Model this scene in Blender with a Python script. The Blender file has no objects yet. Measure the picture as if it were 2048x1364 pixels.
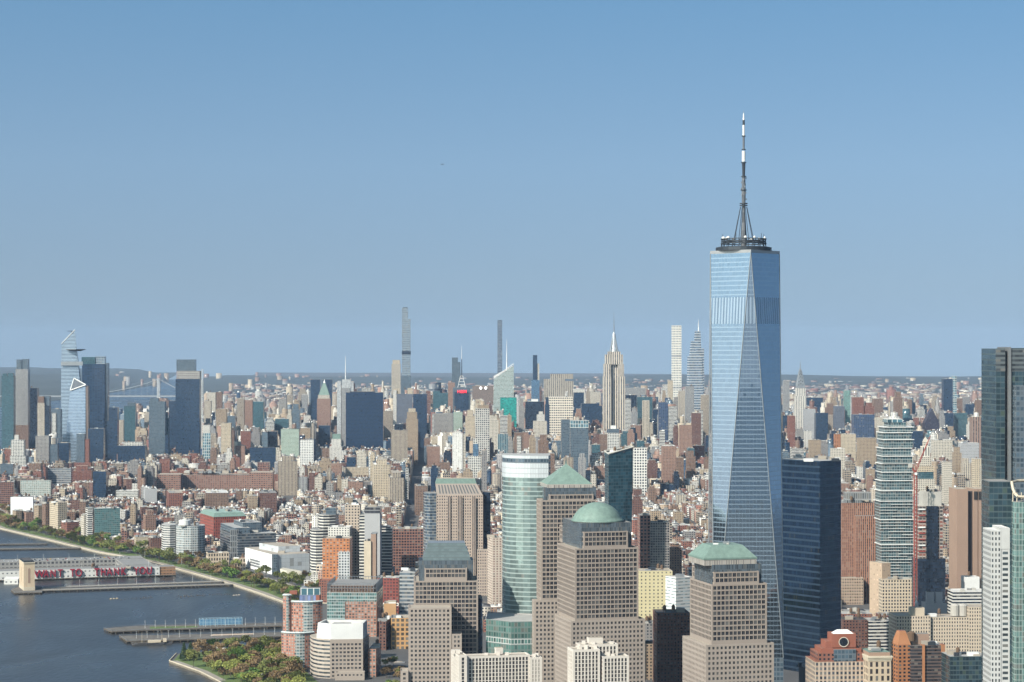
import bpy, math, random
import numpy as np
R = math.radians
C = bpy.context.scene
COL = C.collection

# ------------------------------------------------------------------ camera, sky, sun, exposure
F, CX, VH, H = 4300.0, 1024.0, 699.0, 328.0      # focal length in photo pixels, centre, eye level, eye height (m)
cam_d = bpy.data.cameras.new('camera')
cam = bpy.data.objects.new('camera', cam_d)
COL.objects.link(cam)
cam.location = (0, 0, H)
cam.rotation_euler = (R(90), 0, 0)
cam_d.sensor_width = 36.0
cam_d.lens = F / 2048.0 * 36.0
cam_d.shift_y = (VH - 682.0) / 2048.0
cam_d.clip_start = 5.0
cam_d.clip_end = 120000.0
C.camera = cam

SUN_AZ, SUN_EL = R(44), R(37)                    # the sun stands behind the viewer's left shoulder
sd = (-math.sin(SUN_AZ) * math.cos(SUN_EL), -math.cos(SUN_AZ) * math.cos(SUN_EL), math.sin(SUN_EL))
W = bpy.data.worlds.new('World')
C.world = W
W.use_nodes = True
nt = W.node_tree
bg = nt.nodes['Background']
sky = nt.nodes.new('ShaderNodeTexSky')
sky.sky_type = 'NISHITA'
sky.sun_disc = False
sky.sun_elevation = SUN_EL
sky.sun_rotation = math.pi + SUN_AZ              # clockwise from +Y
sky.altitude = 300
sky.air_density = 1.0
sky.dust_density = 6.0
sky.ozone_density = 2.2
# the low sky of this clear day is deeper than the texture's: sample it a little higher up
tc = nt.nodes.new('ShaderNodeTexCoord')
sp = nt.nodes.new('ShaderNodeSeparateXYZ')
nt.links.new(tc.outputs['Generated'], sp.inputs[0])
mm = nt.nodes.new('ShaderNodeMath'); mm.operation = 'MULTIPLY_ADD'
mm.inputs[1].default_value = 1.2; mm.inputs[2].default_value = 0.19
nt.links.new(sp.outputs[2], mm.inputs[0])
mx = nt.nodes.new('ShaderNodeMath'); mx.operation = 'MAXIMUM'; mx.inputs[1].default_value = 0.06
nt.links.new(mm.outputs[0], mx.inputs[0])
cb = nt.nodes.new('ShaderNodeCombineXYZ')
nt.links.new(sp.outputs[0], cb.inputs[0]); nt.links.new(sp.outputs[1], cb.inputs[1]); nt.links.new(mx.outputs[0], cb.inputs[2])
nrm = nt.nodes.new('ShaderNodeVectorMath'); nrm.operation = 'NORMALIZE'
nt.links.new(cb.outputs[0], nrm.inputs[0])
nt.links.new(nrm.outputs[0], sky.inputs['Vector'])
tn = nt.nodes.new('ShaderNodeMixRGB'); tn.blend_type = 'MULTIPLY'; tn.inputs[0].default_value = 1.0
tn.inputs[2].default_value = (1.38, 1.64, 1.62, 1)      # the photograph's white balance
nt.links.new(sky.outputs[0], tn.inputs[1])
rp = nt.nodes.new('ShaderNodeValToRGB')             # paler, whiter air low down, bluer higher up
rp.color_ramp.elements[0].position = 0.0; rp.color_ramp.elements[0].color = (0.88, 0.70, 0.64, 1)
rp.color_ramp.elements[1].position = 1.0; rp.color_ramp.elements[1].color = (0.62, 0.74, 0.78, 1)
for pos, c in ((0.06, (0.92, 0.75, 0.67)), (0.17, (0.90, 0.82, 0.77)), (0.34, (0.66, 0.77, 0.79))):
    e = rp.color_ramp.elements.new(pos); e.color = (*c, 1)
mz = nt.nodes.new('ShaderNodeMath'); mz.operation = 'MULTIPLY'; mz.inputs[1].default_value = 2.0
nt.links.new(sp.outputs[2], mz.inputs[0]); nt.links.new(mz.outputs[0], rp.inputs[0])
t2 = nt.nodes.new('ShaderNodeMixRGB'); t2.blend_type = 'MULTIPLY'; t2.inputs[0].default_value = 1.0
nt.links.new(tn.outputs[0], t2.inputs[1]); nt.links.new(rp.outputs[0], t2.inputs[2])
nt.links.new(t2.outputs[0], bg.inputs['Color'])
bg.inputs['Strength'].default_value = 0.08

sun_d = bpy.data.lights.new('sun', 'SUN')
sun_d.energy = 5.0
sun_d.angle = R(0.5)
sun_d.color = (1.0, 0.93, 0.82)
sun = bpy.data.objects.new('sun', sun_d)
COL.objects.link(sun)
from mathutils import Vector, Matrix
sun.rotation_euler = Vector(sd).to_track_quat('Z', 'Y').to_euler()
sun.location = (-300, -300, 700)

C.view_settings.view_transform = 'Standard'
C.view_settings.look = 'None'
C.view_settings.exposure = 0.86
C.view_settings.gamma = 1.0
C.view_settings.use_curve_mapping = False
C.render.engine = 'CYCLES'
C.cycles.use_denoising = True
C.cycles.max_bounces = 5
C.cycles.diffuse_bounces = 2
C.cycles.glossy_bounces = 3
C.cycles.volume_bounces = 0
C.cycles.caustics_reflective = False

# ------------------------------------------------------------------ photo pixel -> place
def X(px, Y): return (px - CX) / F * Y
def Zv(v, Y): return H - (v - VH) / F * Y
def P(px, Y): return (X(px, Y), Y)
def gy(v): return F * H / (v - VH)
def G(px, v):
    Y = gy(v); return (X(px, Y), Y)
def px_of(x, y): return CX + F * x / y
def v_of(z, y): return VH + F * (H - z) / y
def rect(xl, xr, Y, yaw=0.0, d=30.0):
    """front edge from pixel xl to xr, its left end Y metres away, turned by yaw degrees, d metres deep"""
    c, s = math.cos(R(yaw)), math.sin(R(yaw))
    p0 = P(xl, Y)
    k = (xr - CX) / F
    L = (k * Y - p0[0]) / (c - k * s)
    p1 = (p0[0] + L * c, p0[1] + L * s)
    return [p0, p1, (p1[0] - s * d, p1[1] + c * d), (p0[0] - s * d, p0[1] + c * d)]
def centre(poly):
    return (sum(p[0] for p in poly) / len(poly), sum(p[1] for p in poly) / len(poly))
def inset(poly, k):
    """shrink about the centre by k metres (roughly)"""
    c = centre(poly)
    out = []
    for p in poly:
        dx, dy = p[0] - c[0], p[1] - c[1]
        r = math.hypot(dx, dy)
        f = max(0.05, (r - k * 1.3) / r)
        out.append((c[0] + dx * f, c[1] + dy * f))
    return out
def scale_poly(poly, k, kb=None):
    c = centre(poly); kb = k if kb is None else kb
    return [(c[0] + (p[0] - c[0]) * k, c[1] + (p[1] - c[1]) * kb) for p in poly]

# ------------------------------------------------------------------ materials
MATS = {}
KA = 0.60     # the photograph is exposed for the sunlit stone: surfaces a little below their nominal reflectance
def nodes_of(name):
    m = bpy.data.materials.new(name); m.use_nodes = True
    t = m.node_tree
    return m, t, t.nodes['Principled BSDF']
def N(t, kind, **kw):
    n = t.nodes.new('ShaderNode' + kind)
    for k, v in kw.items(): setattr(n, k, v)
    return n
def math_n(t, op, a, b=None):
    n = N(t, 'Math', operation=op)
    for i, x in enumerate((a, b)):
        if x is None: continue
        if isinstance(x, (int, float)): n.inputs[i].default_value = x
        else: t.links.new(x, n.inputs[i])
    return n.outputs[0]
def mix_c(t, fac, a, b, mode='MIX'):
    n = N(t, 'MixRGB', blend_type=mode)
    for i, x in ((0, fac), (1, a), (2, b)):
        if isinstance(x, (int, float)): n.inputs[i].default_value = x
        elif isinstance(x, tuple): n.inputs[i].default_value = (*x[:3], 1)
        else: t.links.new(x, n.inputs[i])
    return n.outputs[0]

def plain(key, col, rough=0.8, metal=0.0, var=0.25, scale=0.08, spec=0.3, rnd=0.0):
    if key in MATS: return MATS[key]
    col = tuple(c * KA for c in col)
    m, t, b = nodes_of(key)
    tcn = N(t, 'TexCoord')
    nz = N(t, 'TexNoise'); nz.inputs['Scale'].default_value = scale; nz.inputs['Detail'].default_value = 5
    t.links.new(tcn.outputs['Object'], nz.inputs['Vector'])
    f = math_n(t, 'MULTIPLY_ADD', nz.outputs[0], 2 * var); t.nodes[-1].inputs[2].default_value = 1 - var
    at = N(t, 'Attribute', attribute_name='tint')
    f = math_n(t, 'ADD', f, at.outputs['Fac'])
    cc = N(t, 'CombineXYZ')
    for i in range(3): t.links.new(f, cc.inputs[i])
    c = mix_c(t, 1.0, col, cc.outputs[0], 'MULTIPLY')
    if rnd:
        oi = N(t, 'ObjectInfo'); pa = N(t, 'Attribute', attribute_name='pane'); k = math_n(t, 'POWER', math_n(t, 'FRACT', math_n(t, 'ADD', oi.outputs['Random'], pa.outputs['Fac'])), 3.0); c = mix_c(t, math_n(t, 'MULTIPLY', k, rnd), c, (.30, .29, .27))
    t.links.new(c, b.inputs['Base Color'])
    b.inputs['Roughness'].default_value = rough
    b.inputs['Metallic'].default_value = metal
    b.inputs['Specular IOR Level'].default_value = spec
    MATS[key] = m
    return m

FAC = {}      # key -> (bay, floor)
def facade(key, pier, glass, ww=0.5, wh=0.55, bay=3.2, fl=3.4, span=None, metal=0.0, rough=0.8, grough=0.12, gmetal=0.0,
           blinds=0.14, blind_col=(0.24, 0.23, 0.21), jit=0.0, var=0.16, gvar=0.5, accent=None, accent_n=0):
    """wall of piers, spandrels and window panes; one uv unit is one bay by one storey"""
    FAC[key] = (bay, fl)
    if key in MATS: return MATS[key]
    span = span or pier
    if gmetal < .5: pier, span, blind_col = [tuple(c * KA for c in q) for q in (pier, span, blind_col)]
    m, t, b = nodes_of(key)
    uv = N(t, 'UVMap')
    se = N(t, 'SeparateXYZ'); t.links.new(uv.outputs[0], se.inputs[0])
    u, v = se.outputs[0], se.outputs[1]
    def inside(x, w):
        fx = math_n(t, 'FRACT', x)
        d = math_n(t, 'ABSOLUTE', math_n(t, 'SUBTRACT', fx, 0.5))
        return math_n(t, 'LESS_THAN', d, w / 2)
    a = inside(u, ww); h = inside(v, wh)
    win = math_n(t, 'MULTIPLY', a, h)
    cell = N(t, 'CombineXYZ')
    t.links.new(math_n(t, 'FLOOR', u), cell.inputs[0]); t.links.new(math_n(t, 'FLOOR', v), cell.inputs[1])
    oi = N(t, 'ObjectInfo')
    t.links.new(math_n(t, 'MULTIPLY', oi.outputs['Random'], 91.0), cell.inputs[2])
    wn = N(t, 'TexWhiteNoise', noise_dimensions='3D'); t.links.new(cell.outputs[0], wn.inputs[0])
    # wall, weathered and varied from building to building
    tcn = N(t, 'TexCoord')
    nz = N(t, 'TexNoise'); nz.inputs['Scale'].default_value = 0.06; nz.inputs['Detail'].default_value = 6; nz.inputs['Roughness'].default_value = 0.65
    t.links.new(tcn.outputs['Object'], nz.inputs['Vector'])
    f = math_n(t, 'MULTIPLY_ADD', nz.outputs[0], 2 * var); t.nodes[-1].inputs[2].default_value = 1 - var
    at = N(t, 'Attribute', attribute_name='tint')
    f = math_n(t, 'ADD', f, at.outputs['Fac'])
    cc = N(t, 'CombineXYZ')
    for i in range(3): t.links.new(f, cc.inputs[i])
    wall = mix_c(t, a, pier, span)
    if accent:
        k = math_n(t, 'LESS_THAN', math_n(t, 'FRACT', math_n(t, 'DIVIDE', v, float(accent_n))), 1.0 / accent_n)
        wall = mix_c(t, k, wall, accent)
    wall = mix_c(t, 1.0, wall, cc.outputs[0], 'MULTIPLY')
    # glass: every pane a little different, some with blinds
    gv = math_n(t, 'MULTIPLY_ADD', wn.outputs['Value'], gvar * 2); t.nodes[-1].inputs[2].default_value = 1 - gvar
    gc = N(t, 'CombineXYZ')
    for i in range(3): t.links.new(gv, gc.inputs[i])
    gl = mix_c(t, 1.0, glass, gc.outputs[0], 'MULTIPLY')
    s2 = N(t, 'SeparateXYZ'); t.links.new(wn.outputs['Color'], s2.inputs[0])
    bl = math_n(t, 'MULTIPLY', math_n(t, 'LESS_THAN', s2.outputs[1], blinds), 0.65)
    gl = mix_c(t, bl, gl, blind_col)
    t.links.new(mix_c(t, win, wall, gl), b.inputs['Base Color'])
    def lerp(x, y):
        n = N(t, 'MapRange'); t.links.new(win, n.inputs[0])
        n.inputs[3].default_value = x; n.inputs[4].default_value = y
        return n.outputs[0]
    t.links.new(lerp(rough, grough), b.inputs['Roughness'])
    if metal or gmetal: t.links.new(lerp(metal, gmetal), b.inputs['Metallic'])
    t.links.new(lerp(0.25, 0.6), b.inputs['Specular IOR Level'])
    if jit:
        ge = N(t, 'NewGeometry')
        sb = N(t, 'VectorMath', operation='SUBTRACT'); t.links.new(wn.outputs['Color'], sb.inputs[0]); sb.inputs[1].default_value = (.5, .5, .5)
        ml = N(t, 'VectorMath', operation='SCALE'); t.links.new(sb.outputs[0], ml.inputs[0]); ml.inputs['Scale'].default_value = jit
        ad = N(t, 'VectorMath', operation='ADD'); t.links.new(ge.outputs['Normal'], ad.inputs[0]); t.links.new(ml.outputs[0], ad.inputs[1])
        no = N(t, 'VectorMath', operation='NORMALIZE'); t.links.new(ad.outputs[0], no.inputs[0])
        t.links.new(no.outputs[0], b.inputs['Normal'])
    MATS[key] = m
    return m

DG = (.012, .017, .026)     # ordinary window glass seen from outside
# masonry
facade('red_brick', (.25, .105, .075), DG, .46, .5, 3.4, 3.3)
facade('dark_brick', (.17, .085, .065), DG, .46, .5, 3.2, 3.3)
facade('brown_brick', (.23, .145, .105), DG, .45, .5, 3.2, 3.2)
facade('pink_brick', (0.324, 0.198, 0.149), DG, .42, .5, 3.2, 3.2)
facade('orange_brick', (.44, .19, .085), DG, .5, .52, 4.6, 3.5)
facade('tan_brick', (0.378, 0.288, 0.203), DG, .42, .5, 3.2, 3.3)
facade('cream_stone', (0.558, 0.468, 0.351), DG, .42, .52, 3.4, 3.6)
facade('pale_stone', (0.594, 0.540, 0.459), DG, .45, .52, 3.6, 3.7)
facade('white_brick', (0.666, 0.639, 0.594), DG, .48, .46, 3.6, 3.2)
facade('white_grid', (.74, .72, .67), DG, .68, .62, 4.2, 3.8)
facade('grey_stone', (0.324, 0.306, 0.288), DG, .46, .52, 3.4, 3.6)
facade('grey_brick', (.27, .255, .25), DG, .46, .5, 3.4, 3.3)
facade('loft', (0.414, 0.342, 0.270), DG, .72, .62, 4.0, 4.0)
facade('brick_loft', (.27, .135, .10), DG, .68, .6, 4.0, 4.0)
facade('white_bands', (.66, .64, .60), DG, 1.0, .5, 4.0, 3.7)
facade('tan_stripes', (.50, .42, .33), (.03, .03, .035), .5, .82, 3.2, 3.6, span=(.22, .18, .15))
facade('cream_stripes', (.66, .58, .47), (.04, .04, .045), .5, .8, 3.4, 3.6, span=(.30, .26, .22))
facade('grey_stripes', (.48, .47, .46), (.03, .035, .045), .55, .8, 3.0, 3.8, span=(.16, .16, .17))
# glass
facade('navy_glass', (.016, .028, .050), (.012, .027, .055), .9, .72, 3.0, 3.9, span=(.03, .045, .07), rough=.4, grough=.1, jit=.03, blinds=.04, blind_col=(.06,.09,.13))
facade('blue_glass', (.10, .16, .23), (.07, .14, .23), .88, .72, 3.0, 3.9, span=(.12, .19, .27), rough=.35, gmetal=.35, grough=.1, jit=.03, blinds=.08, blind_col=(.16,.22,.28))
facade('teal_glass', (.06, .10, .12), (.03, .075, .095), .88, .68, 3.0, 3.8, span=(.075, .13, .145), rough=.35, gmetal=.2, grough=.1, jit=.03, blinds=.08, blind_col=(.16,.22,.28))
facade('slate_glass', (.13, .16, .19), (.05, .075, .10), .8, .66, 3.0, 3.8, span=(.12, .15, .18), rough=.4, gmetal=.2, jit=.03, blinds=.15, blind_col=(.18,.2,.22))
facade('green_glass', (.20, .30, .28), (.10, .20, .18), .85, .6, 3.0, 3.8, span=(.22, .34, .31), rough=.4, gmetal=.2, jit=.03)
facade('black_glass', (.012, .016, .025), (.012, .02, .035), .85, .75, 2.4, 3.9, rough=.4, jit=.02, blinds=.05, blind_col=(.05,.06,.08))
# roofs and bits
plain('roof_silver', (.44, .43, .415), .6); plain('roof_white', (.68, .67, .65), .7); plain('roof_grey', (.27, .265, .26), .85)
plain('roof_dark', (.085, .08, .08), .9); plain('roof_gravel', (.42, .37, .31), .9); plain('roof_red', (.30, .13, .09), .85)
plain('copper', (.185, .270, .235), .65, var=.38, scale=.3)
plain('steel', (.42, .44, .46), .4, .6); plain('dark_steel', (.06, .07, .085), .5, .5); plain('white_paint', (.82, .82, .80), .5)
plain('concrete', (.48, .46, .42), .85); plain('tank_wood', (.15, .095, .06), .9); plain('red_paint', (.50, .05, .045), .5)
plain('rust_red', (.32, .07, .055), .6)
plain('window_glass', (.016, .021, .031), .1, 0, .5, .12, .5, .30)
plain('asphalt', (.075, .075, .078), .9); plain('stone_pale', (.62, .54, .42), .85)
plain('timber', (.12, .10, .08), .9)
ROOFS = ['roof_silver', 'roof_white', 'roof_grey', 'roof_dark', 'roof_gravel', 'roof_red']

# ------------------------------------------------------------------ mesh helpers
class MB:
    def __init__(s): s.v, s.f, s.uv, s.m = [], [], [], []
    def face(s, pts, uvs=None, m=0):
        i = len(s.v); s.v.extend(pts); s.f.append(tuple(range(i, i + len(pts))))
        s.uv.append(uvs or [(p[0] * .2, p[1] * .2) for p in pts]); s.m.append(m)
    def prism(s, poly, z0, z1, bay=3.2, fl=3.4, wm=0, rm=1, top=None, parapet=0.0, cap=True):
        """walls over a counter-clockwise footprint; top: another footprint at z1 for a tapering block"""
        top = top or poly; n = len(poly)
        for i in range(n):
            a, b = poly[i], poly[(i + 1) % n]; c, d = top[(i + 1) % n], top[i]
            L = math.hypot(b[0] - a[0], b[1] - a[1]); k = max(1, round(L / bay))
            Lt = math.hypot(c[0] - d[0], c[1] - d[1]); o = (k - k * Lt / max(L, .01)) / 2 if L > Lt * 1.25 else 0
            va, vb = (z0 - z1) / fl, 0.0
            if L < .05 and Lt < .05: continue
            s.face([(*a, z0), (*b, z0), (*c, z1), (*d, z1)], [(0, va), (k, va), (k - o, vb), (o, vb)], wm)
        if not cap: return
        if parapet > 0:
            inn = inset(top, .7)
            for i in range(n):
                a, b = top[i], top[(i + 1) % n]; c, d = inn[(i + 1) % n], inn[i]
                s.face([(*a, z1), (*b, z1), (*c, z1), (*d, z1)], None, rm)
                s.face([(*d, z1), (*c, z1), (*c, z1 - parapet), (*d, z1 - parapet)], None, rm)
            s.face([(*p, z1 - parapet) for p in inn], None, rm)
        else:
            s.face([(*p, z1) for p in top], None, rm)
    def box(s, x0, x1, y0, y1, z0, z1, wm=0, rm=None, bay=3.2, fl=3.4):
        s.prism([(x0, y0), (x1, y0), (x1, y1), (x0, y1)], z0, z1, bay, fl, wm, wm if rm is None else rm)
    def bar(s, p, q, r, m=0, n=4, r2=None):
        p, q = Vector(p), Vector(q); d = (q - p).normalized()
        a = d.orthogonal().normalized(); b = d.cross(a); r2 = r if r2 is None else r2
        ring = lambda c, rr: [tuple(c + (a * math.cos(t) + b * math.sin(t)) * rr) for t in [2 * math.pi * (i + .5) / n for i in range(n)]]
        A, B = ring(p, r), ring(q, r2)
        for i in range(n): s.face([A[i], A[(i + 1) % n], B[(i + 1) % n], B[i]], [(0, 0), (1, 0), (1, 1), (0, 1)], m)
        s.face(A[::-1], None, m)
        if r2 > .01: s.face(B, None, m)
    def lathe(s, c, prof, n=16, m=0, bay=3.2, fl=3.4):
        for (r0, z0), (r1, z1) in zip(prof, prof[1:]):
            k = max(1, round(2 * math.pi * max(r0, r1) / n / bay))
            for i in range(n):
                t0, t1 = 2 * math.pi * i / n, 2 * math.pi * (i + 1) / n
                f = lambda r, t, z: (c[0] + r * math.cos(t), c[1] + r * math.sin(t), z)
                pts = [f(r0, t0, z0), f(r0, t1, z0), f(r1, t1, z1), f(r1, t0, z1)]
                uv = [(i * k, z0 / fl), ((i + 1) * k, z0 / fl), ((i + 1) * k, z1 / fl), (i * k, z1 / fl)]
                if r1 < .01: pts, uv = pts[:3], uv[:3]
                elif r0 < .01: pts, uv = pts[1:], uv[1:]
                s.face(pts, uv, m)
    def build(s, name, mats, parent=None, smooth=False):
        ox = Vector(parent.matrix_basis.translation) if parent is not None else Vector((0, 0, 0))
        q = parent
        while q is not None and q.parent is not None:
            q = q.parent; ox = ox + Vector(q.matrix_basis.translation)
        # weld, so that one block is one connected piece
        key, vs, rem = {}, [], []
        for p in s.v:
            k = (round(p[0], 2), round(p[1], 2), round(p[2], 2))
            if k not in key: key[k] = len(vs); vs.append((p[0] - ox[0], p[1] - ox[1], p[2] - ox[2]))
            rem.append(key[k])
        fs, uvs, ms = [], [], []
        for f, uv, m in zip(s.f, s.uv, s.m):
            g = [rem[i] for i in f]
            gg, gu = [], []
            for i, x in enumerate(g):
                if x != g[i - 1]: gg.append(x); gu.append(uv[i])
            if len(set(gg)) == len(gg) and len(gg) >= 3: fs.append(gg); uvs.append(gu); ms.append(m)
        me = bpy.data.meshes.new(name)
        me.from_pydata(vs, [], fs)
        ul = me.uv_layers.new(name='UVMap')
        ul.data.foreach_set('uv', [c for f in uvs for p in f for c in p])
        for m in mats: me.materials.append(MATS[m])
        me.polygons.foreach_set('material_index', ms)
        if smooth: me.polygons.foreach_set('use_smooth', [True] * len(fs))
        me.update()
        o = bpy.data.objects.new(name, me); COL.objects.link(o)
        if parent is not None: o.parent = parent
        return o

def tag(o, label=None, cat=None, group=None, kind=None):
    for k, v in (('label', label), ('category', cat), ('group', group), ('kind', kind)):
        if v: o[k] = v
    return o
def thing(name, label, cat, loc, group=None):
    o = bpy.data.objects.new(name, None); COL.objects.link(o)
    o.location = loc; o.empty_display_size = 5
    return tag(o, label, cat, group)
def copy_tree(o, parent=None):
    c = o.copy(); COL.objects.link(c)
    if parent is not None: c.parent = parent
    for ch in o.children: copy_tree(ch, c)
    return c

LAND = 2.0
HEROES = []     # (px left, px right, Y near, lowest visible v, short name, v top)
FOOT = []       # footprints kept free of other buildings
def claim(polys, xl, xr, Y, vt, vb, sn):
    HEROES.append((xl, xr, Y, vb, sn, vt))
    for p in polys:
        xs, ys = [q[0] for q in p], [q[1] for q in p]
        FOOT.append((min(xs) - 4, max(xs) + 4, min(ys) - 4, max(ys) + 4))

YM = 2.1        # the midtown grid's turn
rng = random.Random(7)
def gear(root, poly, z, n, seed, big=1.0):
    """plant, stair heads and tanks on a flat roof"""
    r = random.Random(seed)
    c = centre(poly)
    w = max(abs(p[0] - c[0]) for p in poly); d = max(abs(p[1] - c[1]) for p in poly)
    for i in range(n):
        k = r.random()
        x = c[0] + r.uniform(-.55, .55) * w; y = c[1] + r.uniform(-.6, .5) * d
        mb = MB()
        if k < .2:
            rad, h = 1.8 * big, 4.2 * big
            for a in range(4): mb.bar((x + rad * .6 * (a % 2 * 2 - 1), y + rad * .6 * (a // 2 * 2 - 1), z), (x + rad * .6 * (a % 2 * 2 - 1), y + rad * .6 * (a // 2 * 2 - 1), z + 2.6), .16)
            mb.lathe((x, y), [(0, z + 2.5), (rad, z + 2.5), (rad * .95, z + h + 2.2), (0, z + h + 3.6)], 10)
            mb.build('water_tank', ['tank_wood'], root)
        else:
            sx, sy, sz = r.uniform(1.5, 5) * big, r.uniform(1.5, 4) * big, r.uniform(1.5, 3.8) * big
            mb.box(x - sx, x + sx, y - sy, y + sy, z, z + sz)
            mb.build('bulkhead' if sz > 2.4 else 'ventilation_unit', [r.choice(['steel', 'concrete', 'roof_grey', 'white_paint', 'roof_gravel', 'dark_steel'])], root)

def T(sn, label, fac, xl, xr, vt, Y, vb, d=30, yaw=YM, roof='roof_grey', cat='office tower', name='office_tower', parts=(), g=2, poly=None, z0=None, foot=None, main='wall', group=None):
    """a tower whose front spans pixels xl..xr and rises to pixel row vt; parts: (name, facade, xl, xr, v bottom, v top, set back, depth, roof)"""
    poly = poly or rect(xl, xr, Y, yaw, d)
    zt = Zv(vt, Y)
    c = centre(poly)
    root = thing(name, label, cat, (c[0], c[1], LAND), group)
    mb = MB(); bay, fl = FAC.get(fac, (3, 3.4))
    mb.prism(poly, LAND if z0 is None else z0, zt, bay, fl, 0, 1, parapet=1.0)
    mb.build(main, [fac, roof], root)
    for p in parts:
        nm, fc, a, b, v0, v1, dy, dd = p[:8]; rf = p[8] if len(p) > 8 else roof
        q = rect(a, b, Y + dy, yaw, dd)
        mb = MB(); bay, fl = FAC.get(fc, (3, 3.4))
        mb.prism(q, Zv(v0, Y) if v0 else LAND, Zv(v1, Y + dy), bay, fl, 0, 1, parapet=.6)
        mb.build(nm, [fc, rf], root)
    if g: gear(root, poly, zt - 1.0, g, hash_s(sn))
    claim([poly], min([xl] + [p[2] for p in parts]), max([xr] + [p[3] for p in parts]), Y, vt, vb, sn)
    return root
def hash_s(s):
    h = 7
    for ch in s: h = (h * 31 + ord(ch)) % 1000003
    return h
# ------------------------------------------------------------------ water, land, hills
def water_mat():
    m, t, b = nodes_of('river_water')
    tcn = N(t, 'TexCoord')
    mp = N(t, 'Mapping'); mp.inputs['Scale'].default_value = (1, .45, 1); mp.inputs['Rotation'].default_value = (0, 0, .5)
    t.links.new(tcn.outputs['Object'], mp.inputs[0])
    n1 = N(t, 'TexNoise'); n1.inputs['Scale'].default_value = .16; n1.inputs['Detail'].default_value = 6
    t.links.new(mp.outputs[0], n1.inputs['Vector'])
    bp = N(t, 'Bump'); bp.inputs['Strength'].default_value = .55; bp.inputs['Distance'].default_value = 1.2
    t.links.new(n1.outputs[0], bp.inputs['Height']); t.links.new(bp.outputs[0], b.inputs['Normal'])
    n2 = N(t, 'TexNoise'); n2.inputs['Scale'].default_value = .006; n2.inputs['Detail'].default_value = 3
    t.links.new(tcn.outputs['Object'], n2.inputs['Vector'])
    c = mix_c(t, n2.outputs[0], (.016, .018, .021), (.034, .033, .030))
    t.links.new(c, b.inputs['Base Color'])
    n3 = N(t, 'TexNoise'); n3.inputs['Scale'].default_value = .009; n3.inputs['Detail'].default_value = 4; n3.inputs['Distortion'].default_value = 1.2
    t.links.new(mp.outputs[0], n3.inputs['Vector'])
    rr = N(t, 'MapRange'); rr.inputs[1].default_value = .35; rr.inputs[2].default_value = .68; rr.inputs[3].default_value = .25; rr.inputs[4].default_value = .33
    t.links.new(n3.outputs[0], rr.inputs[0]); t.links.new(rr.outputs[0], b.inputs['Roughness'])
    b.inputs['Specular IOR Level'].default_value = .17
    MATS['river_water'] = m
water_mat()
def land_mat():
    m, t, b = nodes_of('city_ground')
    tcn = N(t, 'TexCoord')
    n1 = N(t, 'TexNoise'); n1.inputs['Scale'].default_value = .02; n1.inputs['Detail'].default_value = 8
    t.links.new(tcn.outputs['Object'], n1.inputs['Vector'])
    c = mix_c(t, n1.outputs[0], (.030, .030, .032), (.075, .072, .07))
    t.links.new(c, b.inputs['Base Color']); b.inputs['Roughness'].default_value = .9
    MATS['city_ground'] = m
    m, t, b = nodes_of('far_woods')
    tcn = N(t, 'TexCoord')
    n1 = N(t, 'TexNoise'); n1.inputs['Scale'].default_value = .004; n1.inputs['Detail'].default_value = 10; n1.inputs['Roughness'].default_value = .7
    t.links.new(tcn.outputs['Object'], n1.inputs['Vector'])
    r = N(t, 'ValToRGB'); e = r.color_ramp.elements
    e[0].position = .35; e[0].color = (.010, .015, .011, 1); e[1].position = .7; e[1].color = (.034, .036, .027, 1)
    t.links.new(n1.outputs[0], r.inputs[0])
    t.links.new(r.outputs[0], b.inputs['Base Color']); b.inputs['Roughness'].default_value = .95
    MATS['far_woods'] = m
land_mat()
plain('park_grass', (.11, .16, .045), .95, var=.5, scale=.05)
plain('promenade', (.33, .30, .26), .9, var=.3, scale=.1)
plain('seawall_stone', (.36, .32, .26), .9, var=.4, scale=.2)
plain('pier_deck', (.15, .135, .12), .9, var=.6, scale=.12)
plain('road_paint', (.75, .75, .72), .8)

mb = MB()
mb.face([(-60000, -12000, 0), (60000, -12000, 0), (60000, 2500, 0), (900, 23500, 0), (-9000, 23500, 0), (-60000, 2500, 0)])
tag(mb.build('river', ['river_water']), kind='structure')

SHORE = [(-245, 2000), G(435, 1366), G(398, 1347), G(338, 1326), G(352, 1311), G(470, 1300), G(563, 1296), G(566, 1225), G(566, 1207), G(520, 1190), G(466, 1172), G(410, 1156), G(352, 1140),
         G(300, 1126), G(250, 1116), G(197, 1107), G(153, 1096), G(96, 1082), G(0, 1059), (-1010, 4100), (-1350, 5000), (-1560, 6500), (-1660, 9000), (-1780, 12000), (-1950, 14200), (-2150, 16000), (-2600, 20000), (-3600, 30500)]
SOUTH = [(-220, 1700), (-160, 1200), (-60, 600), (260, -400), (900, -900)]
def sheet(name, pts, z, skirt, mats):
    mb = MB(); n = len(pts)
    area = sum(pts[i][0] * pts[(i + 1) % n][1] - pts[(i + 1) % n][0] * pts[i][1] for i in range(n))
    if area < 0: pts = pts[::-1]
    mb.face([(*p, z) for p in pts])
    if skirt:
        for i in range(n):
            a, b = pts[i], pts[(i + 1) % n]
            L = math.hypot(b[0] - a[0], b[1] - a[1])
            mb.face([(*a, skirt), (*b, skirt), (*b, z), (*a, z)], [(0, 0), (L, 0), (L, 3), (0, 3)], 1 if len(mats) > 1 else 0)
    return tag(mb.build(name, mats), kind='structure')
E = [(50000, 20000), (50000, -3000), (3000, -3000)]
sheet('ground', SOUTH + [(3000, -3000), (50000, -3000), (50000, 20000), (9000, 24500), (4000, 26500), (1000, 29500)] + SHORE[::-1], LAND, -1.0, ['city_ground', 'seawall_stone'])
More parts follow.
